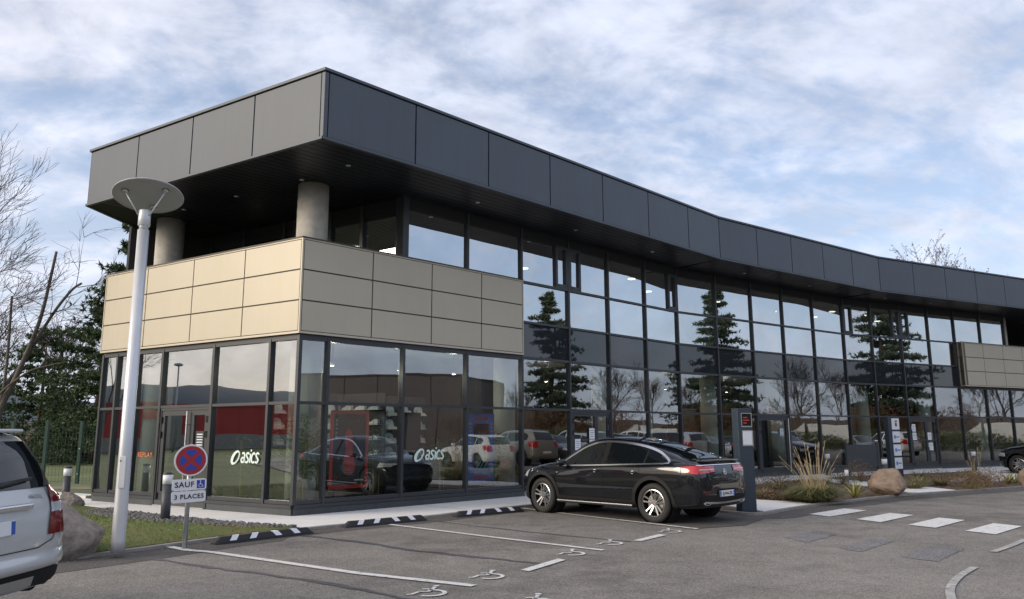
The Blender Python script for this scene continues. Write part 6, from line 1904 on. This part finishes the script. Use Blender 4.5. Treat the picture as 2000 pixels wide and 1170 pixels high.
# --- left of the building, beyond the fence
# pruned tree with sawn-off limbs at the far left
pt = empty('pruned_tree', (-14.0, 22.0, 0)); tag(pt, 'pruned leaning tree with sawn-off limbs at the left edge', 'tree')
def px(x, z): return x, z
tr = MB()
def limb(pth, rads): tr.tube(catmull([tuple(p) for p in pth], 5), catmull([(q,) for q in rads], 5) if 0 else [interp([(i, v) for i, v in enumerate(rads)], k / 5) for k in range((len(pth) - 1) * 5 + 1)], 9)
limb([(-0.9, 0, -0.1), (-0.75, 0, 1.2), (-0.56, 0, 2.33), (-0.22, 0, 3.2), (0.17, 0, 4.38), (0.38, 0, 5.28), (0.59, 0, 6.93)], [0.12, 0.105, 0.09, 0.075, 0.058, 0.05, 0.036])
limb([(-0.62, 0, 2.2), (-0.50, 0.05, 3.0), (-0.06, 0.1, 3.79), (0.55, 0.15, 5.05), (1.0, 0.2, 5.78), (1.3, 0.2, 6.02)], [0.06, 0.055, 0.05, 0.042, 0.036, 0.032])
limb([(-0.52, 0, 2.9), (-0.45, -0.1, 3.94), (-0.51, -0.1, 5.58)], [0.042, 0.04, 0.033])
limb([(-0.65, 0, 2.0), (-0.60, -0.1, 2.69), (0.2, -0.2, 3.35), (0.8, -0.25, 3.55), (1.42, -0.3, 3.67)], [0.038, 0.034, 0.025, 0.018, 0.01])
tr.build('trunk', M['bark'], pt, True)
for c, d_, r_ in (((0.59, 0, 6.93), (0.15, 0, 0.98), 0.036), ((1.3, 0.2, 6.02), (0.75, 0, 0.6), 0.032), ((-0.51, -0.1, 5.58), (0, 0, 1), 0.033)):
    m = MB(); m.lathe([(0, 0.0), (r_ * 0.97, 0.0), (r_ * 0.97, 0.012), (0, 0.012)], 12); o_ = m.build('cut_face', M['cutwood'], pt); o_.matrix_local = Matrix.Translation(c) @ Vector(d_).to_track_quat('Z', 'Y').to_matrix().to_4x4()
tw = MB(); r = random.Random(77)
def sprig(p, d, ln, lev):
    pts_ = [p]; q = p
    for i in range(3): d = (d + rvec(r) * 0.25).normalized(); q = q + d * ln / 3; pts_.append(q)
    tw.tube([tuple(x) for x in pts_], [0.012 * 0.6 ** lev + 0.002, 0.009 * 0.6 ** lev + 0.002, 0.006 * 0.6 ** lev + 0.002, 0.002], 3, False)
    if lev < 2:
        for k in range(4): sprig(pts_[r.randint(1, 3)], (d + rvec(r) * 0.8).normalized(), ln * 0.6, lev + 1)
for p, d, ln in (((0.2, 0, 4.5), (-0.6, 0, 0.8), 1.2), ((0.38, 0, 5.3), (-0.7, 0, 0.6), 1.0), ((0.3, 0, 5.0), (0.8, 0, 0.4), 1.2), ((0.9, 0.2, 5.6), (0.9, 0, 0.3), 1.1), ((1.15, 0.2, 5.9), (0.25, 0, 1), 1.5), ((1.2, 0.2, 5.9), (0.9, 0.1, -0.05), 1.4), ((0.5, 0.15, 5.0), (-0.2, 0, 1), 1.2), ((0.1, 0.1, 4.2), (0.9, 0, 0.5), 1.1), ((-0.3, 0, 3.2), (-0.8, 0, 0.7), 1.2), ((0.55, 0.1, 5.1), (0.8, 0, 0.3), 1.2), ((-0.5, -0.1, 4.6), (-0.9, 0, 0.4), 0.9), ((0.45, 0, 5.8), (0.7, 0, 0.5), 0.9)):
    sprig(Vector(p), Vector(d).normalized(), ln, 0)
tw.build('crown', M['twig'], pt)
bare_tree('bare_tree', (-15.3, 19.6, 0), 9.7, 51, 'bare budding tree reaching over the top left corner', 0.5, 0.14, 0.7, 6, None, (0.0, 0.0), 0.009, 0.42, 0.022)
conifer('pine_tree', (-24.2, 45.0, 0), 9.0, 4.3, 61, 'dense dark pine just left of the building', None, 'needle', 0.05, 1.3, 0.1, 0.5, 0.70)
conifer('pine_tree', (-29.0, 47.5, 0), 8.2, 4.0, 62, 'lower dark pine further left of the dense pine', None, 'needle', 0.05, 1.2, 0.1, 0.55, 0.70)
conifer('pine_tree', (-18.3, 36.5, 0), 12.4, 2.0, 63, 'tall pine whose top shows between roof and balcony on the left', None, 'needle', 0.10, 2.6, 0.05, 0.35, 0.75)
conifer('pine_tree', (-34.5, 50, 0), 6.5, 3.6, 64, 'far dark pine at the left edge above the silver car', None, 'needle', 0.02, 1.2, 0.1, 0.6, 0.62)
for i, (x, y, h, lab) in enumerate(((-26.5, 52, 10.0, 'bare tree standing behind the lower pine'), (-31.5, 52, 10.0, 'bare tree left behind the pruned tree'), (-36.5, 54, 11.0, 'bare tree furthest left on the lawn edge'), (-28.5, 56, 11.5, 'bare tree rising right of the pruned limbs'))):
    bare_tree('bare_tree', (x, y, 0), h, 70 + i, lab, 0.5, None, 0.9, 5, 'bare trees beyond the lawn', (0, 0), 0.012)
# hedge-like undergrowth along the lawn
def thicket(name, pts_, w, h, n, mat, label, seed):
    r = random.Random(seed); m = MB()
    for i in range(n):
        t = r.random() * (len(pts_) - 1); k = min(int(t), len(pts_) - 2); c = Vector(pts_[k]).lerp(Vector(pts_[k + 1]), t - k)
        hh = h * (0.6 + 0.4 * math.sin(t * 7.3 + seed) * math.sin(t * 2.9))
        p = Vector((c.x + r.gauss(0, w * 0.4), c.y + r.gauss(0, w * 0.4), hh * r.random() ** 0.7))
        for _ in range(4):
            a, b_ = rvec(r) * 0.17, rvec(r) * 0.06; m.add([p, p + a, p + a * 0.7 + b_], [(0, 1, 2)])
    return stuff(name, m, M[mat], label, 'undergrowth')
thicket('undergrowth', [(-56, 66), (-40, 62), (-28, 60), (-14, 58)], 3.0, 3.2, 9000, 'dead_leaf', 'brown undergrowth along the far edge of the lawn', 5)
thicket('undergrowth', [(-38, 51), (-28, 47), (-17, 46)], 1.8, 1.7, 6000, 'hedge', 'dark green undergrowth below the pines', 6)
# --- behind the building on the right
bare_tree('bare_tree', (38.0, 66, 0), 19.4, 86, 'bare tree with dry seed clusters above the roof on the right', 0.62, 0.30, 1.0, 6, None, (0.02, 0), 0.016, 0.34, 0.09)
bare_tree('bare_tree', (32.5, 68, 0), 17.6, 82, 'smaller bare tree top left of the one with seed clusters', 0.45, 0.25, 0.4, 5, None, (0, 0), 0.016, 0.34)
bare_tree('bare_tree', (36.5, 52, 0), 12.5, 83, 'bare tree seen through the gap under the roof at the right edge', 0.55, 0.2, 1.0, 5, None, (0, 0), 0.016)
# --- across the car park, mirrored in the glass
conifer('conifer', (63, 25.2, 0), 16.8, 4.6, 91, 'tall conifer mirrored three times in the long glass wall', None, 'needle_blue', 0.14, 2.4, 0.22, 0.62, 1.05)
conifer('conifer', (80, 44, 0), 14, 4.2, 92, 'second conifer mirrored behind the tall one', None, 'needle_blue', 0.1, 1.0, 0.25, 0.75, 1.0)
for i, (x, y, h) in enumerate(((57, 17, 7), (68, 33, 9), (74, 38, 10), (72, 22, 8), (80, 34, 11), (66, 50, 9))):
    bare_tree('bare_tree', (x, y, 0), h, 100 + i, ('bare tree mirrored low in the glass wall, ' + ['near the brown hall', 'left of the conifer', 'right of the conifer', 'behind the brown hall', 'behind the conifer', 'at the far end of the glass'][i]), 0.5, h * 0.012, 1.0, 5, 'bare trees mirrored in the glass', (0, 0), 0.014)
thicket('undergrowth', [(50, 15), (60, 27), (62, 40), (60, 60), (40, 75)], 2.8, 4.6, 20000, 'dead_leaf', 'brown undergrowth behind the mirrored cars', 8)
thicket('undergrowth', [(46, 18), (52, 30), (52, 44), (40, 58)], 1.3, 2.0, 12000, 'hedge', 'green hedge behind the mirrored cars', 9)

# ------------------------------------------------------------------ buildings mirrored in the glass
M['brown_clad'] = pbr('brown_cladding', (0.105, 0.092, 0.092), 0.5, 0, 0.05, 2)
M['brown_dark'] = pbr('brown_recess', (0.012, 0.012, 0.014), 0.5, 0, 0.1, 2)
M['slat'] = pbr('timber_slat', (0.15, 0.135, 0.11), 0.8, 0, 0.2, 3)
M['red_clad'] = pbr('red_cladding', (0.48, 0.03, 0.026), 0.5, 0, 0.08, 0.4)
M['hall_white'] = pbr('white_cladding', (0.62, 0.63, 0.62), 0.6, 0, 0.05, 0.5)
hall = empty('brown_hall', (46, 4, 0)); tag(hall, 'dark brown curved hall mirrored in the shop glass', 'building')
arc = [Vector((0.0 + 1.2 * math.sin(R(2.2 * k)) * 0 + 4.5 * (k / 14) ** 3, -26 + 2.75 * k)) for k in range(15)]
arc += [Vector((6.5, 13.6)), Vector((9.0, 15.2)), Vector((13, 16))]
m = MB()
for a, b_ in zip(arc, arc[1:]): m.wallbox(b_, a, 0, 6.9, -0.3, 0.0)
m.prism([tuple(p) for p in arc] + [(24, 14), (24, -26)], 6.7, 6.95); m.build('wall', M['brown_clad'], hall)
for k, (a, b_) in enumerate(zip(arc, arc[1:])):
    d = (b_ - a).normalized(); m = MB(); m.wallbox(a + d * 0.05, a + d * 0.12, 0, 6.75, -0.06, -0.01); 
    m = MB(); m.wallbox(b_, b_ - d * 0.06, 0.1, 6.7, 0.0, 0.03); m.build('joint_strip', M['brown_dark'], hall)
for s0, s1, z1 in ((3, 5, 3.6), (8, 9, 3.4), (11, 12, 3.4)):
    m = MB(); m.wallbox(arc[s1], arc[s0], 0.05, z1, 0.0, 0.06); m.build('shop_window', M['brown_dark'], hall)
    m = MB(); m.wallbox(arc[s1], arc[s0], z1, z1 + 0.8, 0.0, 1.0); m.build('canopy', M['brown_dark'], hall)
sl = empty('slatted_pavilion', (58, 17, 0)); tag(sl, 'low timber-slatted pavilion mirrored beside the brown hall', 'building')
m = MB(); m.box((3, 1.5, 1.9), (6, 9, 3.8)); m.build('wall', M['brown_dark'], sl)
for k in range(18):
    m = MB(); m.box((-0.06, 1.5, 0.2 + 0.205 * k), (0.06, 9.2, 0.12)); m.build('slat', M['slat'], sl)
red = empty('red_warehouse', (-84, 8, 0)); tag(red, 'long red warehouse mirrored in the left shop front', 'building')
m = MB(); m.box((0, 0, 2.25), (14, 74, 4.5)); m.build('wall', M['red_clad'], red)
for k in range(36):
    m = MB(); m.box((7.03, -36 + 2.05 * k, 2.95), (0.07, 0.14, 3.0)); m.build('rib', M['red_clad'], red)
m = MB(); m.box((7.05, 0, 0.75), (0.12, 74, 1.5)); m.build('base_band', M['kerb'], red)
m = MB(); m.box((0, 0, 4.6), (14.4, 74.4, 0.2)); m.build('roof_edge', M['red_clad'], red)
for k, y in enumerate((-24, -8, 9, 22)):
    m = MB(); m.box((7.1, y, 1.75), (0.2, 4.0, 3.3)); m.build('loading_door', M['kerb'], red)
for i, (x, y, lab) in enumerate(((-58, 22, 'mast light mirrored left in the upper shop front pane'), (-62, 16, 'mast light mirrored beside the left one'), (-50, 4, 'mast light mirrored above the entrance door'), (-66, -10, 'mast light mirrored towards the shop corner'))):
    o = empty('mast_light', (x, y, 0)); tag(o, lab, 'street lamp', 'mast lights in the west car park')
    m = MB(); m.lathe([(0.11, 0), (0.06, 8.5 - i)], 10); m.build('pole', M['galv'], o, True)
    m = MB(); m.lathe([(0.1, 8.5 - i), (0.42, 8.6 - i), (0.40, 8.75 - i), (0, 8.85 - i)], 14); m.build('head', M['galv'], o, True)
for i, (x, y, h) in enumerate(((-60, 40, 9), (-52, 46, 10), (-66, -26, 9), (-60, -34, 10))):
    bare_tree('bare_tree', (x, y, 0), h, 130 + i, 'bare tree mirrored in the left shop front, ' + ['left of the warehouse', 'further left of the warehouse', 'right of the warehouse', 'furthest right of the warehouse'][i], 0.55, None, 0.6, 4, 'bare trees mirrored in the shop front', (0, 0), 0.03)
wh = empty('white_van', (60, 36, 0)); tag(wh, 'white box van mirrored behind the row of cars', 'van')
m = MB(); m.box((0, -0.5, 1.35), (2.1, 4.2, 1.7)); m.build('load_box', M['hall_white'], wh, False, 0.08)
m = MB(); m.prism([(-1.0, -4.4), (1.0, -4.4), (1.0, -2.85), (-1.0, -2.85)], 0.45, [1.2, 1.2, 2.3, 2.3]); m.build('cab', M['hall_white'], wh)
for x in (-0.95, 0.95):
    for y in (-3.6, 1.6):
        m = MB(); m.lathe([(0, -0.12), (0.36, -0.12), (0.36, 0.12), (0, 0.12)], 20, (x, y, 0.36), 'x'); m.build('wheel', M['tyre'], wh)

# ------------------------------------------------------------------ hills round the valley
def hills(name, dist, h0, seed, mat, a0, a1, depth):
    from mathutils import noise as mn
    m = MB(); n = 150
    for i in range(n + 1):
        a = a0 + (a1 - a0) * i / n; d = hd(a); p = Vector((math.sin(R(a)), math.cos(R(a)), 0)) * 2.4
        hh = h0 * (0.55 + 0.75 * (mn.fractal(p + Vector((seed, 0, 0)), 1.0, 2.1, 5) * 0.5 + 0.5))
        fade = min(1, (i / n) * 6, (1 - i / n) * 6)
        for t, z in ((0, -3), (0.35, hh * 0.55), (0.7, hh * 0.92), (1.0, hh), (1.5, hh * 0.8), (1.9, -3)):
            q = d * (dist + depth * t + 30 * mn.noise(p * 6 + Vector((t * 3, seed, 0)))); m.v.append((q.x, q.y, z * fade if z > 0 else z))
    for i in range(n):
        for k in range(5): m.f.append((i * 6 + k, (i + 1) * 6 + k, (i + 1) * 6 + k + 1, i * 6 + k + 1))
    o = m.build(name, mat, None, True); tag(o, kind='structure')
M['hill_far'] = pbr('hazy_wooded_hill', (0.06, 0.085, 0.11), 0.95, 0, 0, 0.004, col2=(0.09, 0.115, 0.14))  # blue of distant haze put into the forest colour
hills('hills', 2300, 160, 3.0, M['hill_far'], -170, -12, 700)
hills('hills', 1500, 30, 8.0, M['wood'], -190, 190, 300)
# ------------------------------------------------------------------ things in the shop window and lettering on the glass
M['poster_red'] = pbr('poster_red', (0.88, 0.07, 0.06), 0.5, 0, 0.05, 4)
M['poster_dark'] = pbr('poster_dark', (0.025, 0.025, 0.032), 0.5, 0, 0.1, 4)
M['poster_blue'] = pbr('poster_blue', (0.13, 0.27, 0.80), 0.5, 0, 0.15, 5)
M['poster_teal'] = pbr('poster_teal', (0.28, 0.50, 0.46), 0.5, 0, 0.1, 5)
M['mint'] = pbr('mint_vinyl', (0.70, 0.84, 0.77), 0.5, 0, 0)
M['orange'] = pbr('orange_vinyl', (0.85, 0.20, 0.08), 0.5, 0, 0)
M['bamboo_leaf'] = blade_mat('bamboo_leaf', (0.05, 0.13, 0.02), (0.14, 0.22, 0.05), 4)
M['bamboo_stem'] = pbr('bamboo_stem', (0.36, 0.30, 0.10), 0.5, 0, 0.1, 5)
M['shoe_white'] = pbr('white_shoe', (0.74, 0.74, 0.72), 0.6, 0, 0.08, 8)
M['disc_pale'] = pbr('pale_disc', (0.55, 0.62, 0.66), 0.6, 0, 0.05, 4)
M['counter'] = pbr('brown_counter', (0.10, 0.075, 0.06), 0.6, 0, 0.1, 4)
M['poster_grey'] = pbr('grey_print', (0.40, 0.50, 0.56), 0.6, 0, 0.1, 3)
def wall_frame(seg, s, d, z):
    """frame on a plane parallel to a facade segment, d metres behind the glass; x to the right as seen from outside"""
    if seg == 'L': p = left(s) - NL * d; x = -hd(HL)
    else: p = on(seg, s) - nrm(SEG[seg][2]) * d; x = hd(SEG[seg][2])
    return frame3((p.x, p.y, z), (x.x, x.y, 0), (0, 0, 1))
def framed(name, label, cat, seg, s, d, z, group=None):
    o = empty(name); o.matrix_world = wall_frame(seg, s, d, z); return tag(o, label, cat, group)
def flat(par, name, pts_, z, mat, t=0.004):
    m = MB(); m.prism(pts_, z, z + t); return m.build(name, mat, par)
def rect(w, h, cx_=0, cy_=0): return [(cx_ - w / 2, cy_ - h / 2), (cx_ + w / 2, cy_ - h / 2), (cx_ + w / 2, cy_ + h / 2), (cx_ - w / 2, cy_ + h / 2)]
def ring_frame(par, name, w, h, t, z, mat):
    m = MB()
    for r_ in (rect(w, t, 0, h / 2 - t / 2), rect(w, t, 0, -h / 2 + t / 2), rect(t, h - 2 * t, -w / 2 + t / 2, 0), rect(t, h - 2 * t, w / 2 - t / 2, 0)): m.prism(r_, z, z + 0.02)
    return m.build(name, mat, par)
# red-framed poster
p = framed('hanging_poster', 'dark poster in a red frame hanging behind the shop glass', 'poster', 0, 1.50, 0.35, 1.29)
ring_frame(p, 'frame', 0.98, 1.66, 0.075, 0, M['poster_red']); flat(p, 'print', rect(0.90, 1.58), 0.0, M['poster_dark'])
sh = [(-0.12, -0.50), (0.02, -0.56), (0.14, -0.48), (0.15, -0.30), (0.09, -0.05), (0.10, 0.15), (0.06, 0.35), (-0.02, 0.44), (-0.09, 0.38), (-0.11, 0.20), (-0.08, 0.0), (-0.13, -0.25)]
flat(p, 'shoe_print', [tuple(q) for q in catmull(sh + [sh[0]], 4)[:-1]], 0.005, M['poster_red'], 0.002)
for k in range(4):
    m = MB(); m.tube([(-0.24 + 0.03 * k, -0.36 + 0.03 * k, 0.007), (-0.10, -0.52 + 0.03 * k, 0.007), (0.12, -0.55 + 0.05 * k, 0.007)], 0.006, 4); m.build('swoosh_line', M['poster_grey'], p)
flat(p, 'text_line', rect(0.24, 0.03, 0.27, -0.66), 0.005, M['paper'], 0.002)
m = MB(); m.tube([(-0.36, -0.66, 0.007), (-0.33, -0.56, 0.007), (-0.29, -0.60, 0.007), (-0.33, -0.67, 0.007)], 0.008, 4); m.build('spiral_mark', M['poster_red'], p)
for k in range(5): flat(p, 'text_mark', rect(0.035, 0.06, -0.33, 0.62 - 0.09 * k), 0.005, M['paper'], 0.002)
m = MB(); m.tube([(0.18, 0.62, 0.007), (0.28, 0.58, 0.007), (0.38, 0.64, 0.007)], 0.012, 4); m.build('red_mark', M['poster_red'], p)
# plain black panel
p = framed('hanging_poster', 'plain black panel hanging behind the shop glass above the second logo', 'poster', 0, 3.18, 0.35, 1.33)
flat(p, 'print', rect(0.56, 1.55), 0, M['poster_dark'], 0.02)
# blue poster with a statue
p = framed('hanging_poster', 'blue bordered poster with a pale green statue behind the shop glass', 'poster', 0, 5.42, 0.35, 1.26)
flat(p, 'print', rect(0.92, 1.72), 0, M['poster_blue'], 0.012); flat(p, 'inner_print', rect(0.52, 1.10, 0, 0.05), 0.0125, M['poster_dark'])
st = [(-0.10, -0.30), (0.10, -0.30), (0.08, 0.0), (0.07, 0.12), (0.03, 0.15), (0.03, 0.22), (-0.02, 0.22), (-0.03, 0.16), (-0.07, 0.20), (-0.06, 0.42), (-0.09, 0.42), (-0.11, 0.12), (-0.08, 0.02)]
flat(p, 'statue_print', st, 0.017, M['poster_teal'], 0.002)
for k in range(3): flat(p, 'stripe_print', [(-0.22 + 0.12 * k, -0.55), (-0.17 + 0.12 * k, -0.55), (0.02 + 0.12 * k, -0.32), (-0.03 + 0.12 * k, -0.32)], 0.017 + 0.001 * k, M['poster_teal'], 0.002)
flat(p, 'text_line', rect(0.46, 0.07, 0, 0.72), 0.0125, M['poster_red'], 0.002)
flat(p, 'text_line', rect(0.50, 0.06, 0, -0.72), 0.0125, M['poster_red'], 0.002)
for sx_ in (-0.36, 0.36):
    m = MB()
    for k in range(14): m.prism(rect(0.05, 0.05, sx_, -0.6 + 0.092 * k), 0.0125, 0.0145)
    b_ = m.build('dotted_border', M['disc_pale'], p); b_['kind'] = 'stuff'
# logo: spiral and name, as vinyl on the inside of the glass
def sport_logo(seg, s, z, k, label):
    o = framed('glass_logo', label, 'lettering', seg, s, -0.02, z)
    m = MB(); pth = []; rad = []
    # leaning ring that thickens at the bottom left and tucks in at the centre
    for i in range(34):
        a = R(-62 + 395 * i / 33); f = i / 33
        x = -0.40 + 0.155 * math.cos(a) * (1 - 0.10 * f) + 0.10 * math.sin(a); y = 0.205 * math.sin(a) * (1 - 0.10 * f)
        pth.append((x * k, y * k)); w = (0.026 + 0.042 * (0.5 - 0.5 * math.cos(a - R(45)))) * k * (0.45 + 0.55 * math.sin(math.pi * min(1, f * 1.08)))
        rad.append(w)
    L_, R_ = ribbon(pth, [2 * w for w in rad])
    for i in range(len(pth) - 1): m.prism([tuple(R_[i]), tuple(R_[i + 1]), tuple(L_[i + 1]), tuple(L_[i])], 0, 0.002)
    m.build('spiral_mark', M['mint'], o)
    # heavy lower-case letters drawn as strokes
    def st_(name, paths, w):
        mm = MB()
        for pth_ in paths:
            q = catmull([tuple(v) for v in pth_], 6) if len(pth_) > 2 else pth_
            L2, R2 = ribbon([tuple(v) for v in q], w * k)
            for i in range(len(q) - 1): mm.prism([tuple(R2[i]), tuple(R2[i + 1]), tuple(L2[i + 1]), tuple(L2[i])], 0, 0.002)
        mm.build(name, M['mint'], o)
    S_ = lambda x, pts_: [((x + a + b * 0.12) * k, b * k) for a, b in pts_]
    st_('letter_a', [S_(-0.10, [(0.0, 0.13), (0.09, 0.15), (0.13, 0.07), (0.13, -0.16)]), S_(-0.10, [(0.13, -0.01), (0.04, 0.0), (-0.01, -0.07), (0.03, -0.14), (0.10, -0.12), (0.13, -0.08)])], 0.062)
    sss = [(0.14, 0.12), (0.06, 0.15), (0.0, 0.09), (0.06, 0.01), (0.12, -0.06), (0.07, -0.14), (-0.02, -0.12)]
    st_('letter_s', [S_(0.11, sss)], 0.062)
    st_('letter_i', [S_(0.31, [(0.0, 0.13), (0.0, -0.16)]), S_(0.31, [(0.01, 0.20), (0.01, 0.26)])], 0.062)
    st_('letter_c', [S_(0.38, [(0.14, 0.11), (0.07, 0.15), (0.0, 0.05), (0.01, -0.09), (0.08, -0.145), (0.14, -0.11)])], 0.062)
    st_('letter_s', [S_(0.57, sss)], 0.062)
    return o
sport_logo('L', 1.52, 1.13, 0.66, 'pale mint sports logo lettering on the glass right of the entrance door')
sport_logo(0, 3.42, 1.13, 0.66, 'pale mint sports logo lettering on the glass over the black panel')
# REPLAY in thin serif capitals
rp = framed('glass_lettering', 'orange REPLAY lettering on the glass left of the entrance door', 'lettering', 'L', 5.03, -0.02, 1.15)
t = link('lettering', text_mesh('REPLAY', 0.155, 0.002, 'CENTER', 0.0, 1.15), M['orange'], rp)
# bamboo plants
def bamboo(xy, h, n, label, seed):
    r = random.Random(seed); o = empty('bamboo', (xy.x, xy.y, ZS + 0.06)); tag(o, label, 'plant', 'bamboo plants in the shop window')
    m = MB(); m.lathe([(0.13, 0), (0.16, 0.22), (0.14, 0.22), (0.13, 0.18), (0, 0.18)], 20); m.build('pot', M['black_plastic'], o, True)
    for k in range(n):
        a = r.uniform(0, 6.28); b_ = r.uniform(0.02, 0.10); top = Vector((b_ * 2.2 * math.cos(a), b_ * 2.2 * math.sin(a), h * r.uniform(0.8, 1)))
        m = MB(); m.tube([(b_ * math.cos(a), b_ * math.sin(a), 0.15), tuple(top * 0.5), tuple(top)], [0.012, 0.011, 0.007], 6); m.build('stem', M['bamboo_stem'], o)
        lf = MB()
        for i in range(130):
            t = r.uniform(0.38, 1.05); c = Vector((b_ * math.cos(a), b_ * math.sin(a), 0.15)).lerp(top, min(t, 1)) + Vector((r.gauss(0, 0.12), r.gauss(0, 0.12), r.gauss(0, 0.05)))
            d = Vector((r.gauss(0, 1), r.gauss(0, 1), r.uniform(-0.8, 0.2))).normalized(); q = d.cross(rvec(r)).normalized() * 0.010; l_ = r.uniform(0.08, 0.16)
            lf.add([c, c + d * l_ * 0.4 + q, c + d * l_, c + d * l_ * 0.4 - q], [(0, 1, 2, 3)])
        lf.build('leaves', M['bamboo_leaf'], o)
for seg, s, d, h, n, lab in (('L', 0.42, 0.45, 2.0, 4, 'bamboo plant left of the pale corner column'), (0, 0.40, 0.40, 1.7, 4, 'bamboo plant right in front of the pale corner column'), (0, 0.92, 0.5, 1.7, 4, 'bamboo plant left of the red-framed poster'), (0, 2.30, 0.5, 1.7, 4, 'bamboo plant right of the red-framed poster'), (0, 4.25, 0.5, 1.55, 4, 'bamboo plant right of the second logo'), (0, 6.05, 0.5, 1.5, 3, 'bamboo plant right of the blue poster'), ('L', 2.25, 0.55, 1.5, 3, 'bamboo plant just right of the entrance door'), ('L', 1.9, 0.8, 1.6, 3, 'bamboo plant behind the first logo')):
    bamboo((left(s) - NL * d) if seg == 'L' else (on(seg, s) - nrm(SEG[seg][2]) * d), h, n, lab, int(s * 100))
# shoe displays: dark back panel, pale discs, ledges with shoes
def shoe_wall(seg, s, d, w, rows, cols_, label, z0=1.0, disc=True, seed=1):
    r = random.Random(seed); o = framed('shoe_display', label, 'display', seg, s, d, 0.0, 'shoe displays in the shop'); n = 0
    flat(o, 'back_panel', rect(w, 2.5, 0, 1.35), -0.06, M['poster_dark'], 0.05)
    for i in range(rows):
        for j in range(cols_):
            x = -w / 2 + w * (j + 0.5) / cols_; z = z0 + 0.36 * i
            if disc:
                m = MB(); m.lathe([(0, 0.0), (0.15, 0.0), (0.15, 0.012), (0, 0.012)], 22, (x, z + 0.08, 0)); m.build('pale_disc', M['disc_pale'], o)
            m = MB(); m.box((x, z - 0.03, 0.10), (0.34, 0.02, 0.16)); m.build('ledge', M['shoe_white'], o)
            m = MB(); sg_ = 1 if r.random() < 0.5 else -1
            prof = [(-0.14, 0.0), (0.15, 0.0), (0.16, 0.035), (0.06, 0.065), (-0.03, 0.115), (-0.12, 0.115), (-0.15, 0.05)]
            vs = [(x + a * sg_, z - 0.02 + b_, 0.06) for a, b_ in prof] + [(x + a * sg_, z - 0.02 + b_, 0.15) for a, b_ in prof]; k = len(prof)
            m.add(vs, [tuple(range(k)), tuple(range(2 * k - 1, k - 1, -1))] + [(i_, (i_ + 1) % k, k + (i_ + 1) % k, k + i_) for i_ in range(k)]); m.build('shoe', M['shoe_white'] if r.random() < 0.8 else M['poster_grey'], o)
shoe_wall(0, 1.55, 2.4, 1.9, 4, 4, 'dark shoe wall with pale discs behind the red-framed poster', 1.05, True, 2)
shoe_wall(0, 4.2, 2.6, 2.4, 4, 5, 'dark shoe wall with pale discs behind the second logo', 1.05, True, 3)
shoe_wall('L', 1.6, 3.2, 2.2, 4, 5, 'shoe wall with white shoes behind the first logo', 1.15, False, 4)
shoe_wall('L', 3.7, 4.2, 1.4, 5, 2, 'narrow shoe wall seen through the entrance door', 0.7, False, 5)
o = framed('shop_counter', 'dark brown counter behind the first logo', 'counter', 'L', 1.5, 1.6, ZS + 0.06)
m = MB(); m.box((0, 0.45, 0), (1.25, 0.9, 0.5)); m.build('body', M['counter'], o); m = MB(); m.box((0, 0.92, 0), (1.32, 0.04, 0.56)); m.build('worktop', M['poster_dark'], o)
# papers on the doors, prints in the office windows
def sheet_on(seg, s, d, z, w, h, label, mat='paper'):
    o = framed('paper_notice', label, 'notice', seg, s, d, z, 'paper notices on the glass'); flat(o, 'sheet', rect(w, h), 0, M[mat], 0.002)
    for k in range(4): flat(o, 'text_line', rect(w * (0.7 if k != 2 else 0.45), 0.012, 0, h * 0.28 - 0.055 * k), 0.003, M['logo_grey'], 0.0005)
for s, z, lab in ((8.78, 1.30, 'left paper notice on the service door behind the black car'), (9.42, 1.60, 'upper paper notice on the service door behind the black car'), (9.42, 1.28, 'lower right paper notice on the service door behind the black car')):
    sheet_on(0, s, -0.035, z, 0.24, 0.30, lab)
for s, z, lab in ((3.92, 1.78, 'upper left paper notice on the far glazed door'), (3.94, 1.42, 'lower left paper notice on the far glazed door'), (4.95, 1.42, 'upper right paper notice on the far glazed door'), (5.0, 0.98, 'lowest paper notice on the far glazed door')):
    sheet_on(2, s, -0.035, z, 0.26, 0.32, lab)
sheet_on(1, 5.5, -0.035, 1.62, 0.22, 0.26, 'pale green notice on the office door', 'disc_pale')
o = framed('door_sheet', 'dark opening-hours sheet with white lines on the entrance door', 'notice', 'L', 3.02, -0.03, 1.38); flat(o, 'sheet', rect(0.28, 0.62), 0, M['poster_dark'], 0.002)
for k in range(9): flat(o, 'text_line', rect(0.20, 0.022, 0, 0.24 - 0.058 * k), 0.003, M['paper'], 0.0005)
o = framed('door_sticker', 'small white sticker low on the entrance door', 'sticker', 'L', 3.08, -0.03, 0.27); flat(o, 'sheet', rect(0.07, 0.10), 0, M['paper'], 0.002)
o = framed('grey_print', 'pale blue-grey print hanging in the office window behind the black car', 'poster', 0, 12.95, 0.5, 2.0); flat(o, 'print', rect(0.56, 1.35), 0, M['poster_grey'], 0.01); 
o = framed('red_lettering', 'vertical red lettering hanging beside the grey print', 'lettering', 0, 13.75, 0.3, 2.02)
for k in range(7):          # upright row of red marks too blurred to read
    flat(o, 'red_mark', rect(0.12, 0.035, 0, 0.62 - 0.20 * k), 0, M['red_text'], 0.004)
    flat(o, 'red_mark', rect(0.035, 0.15, -0.045 if k % 2 else 0.045, 0.53 - 0.20 * k), 0, M['red_text'], 0.004)
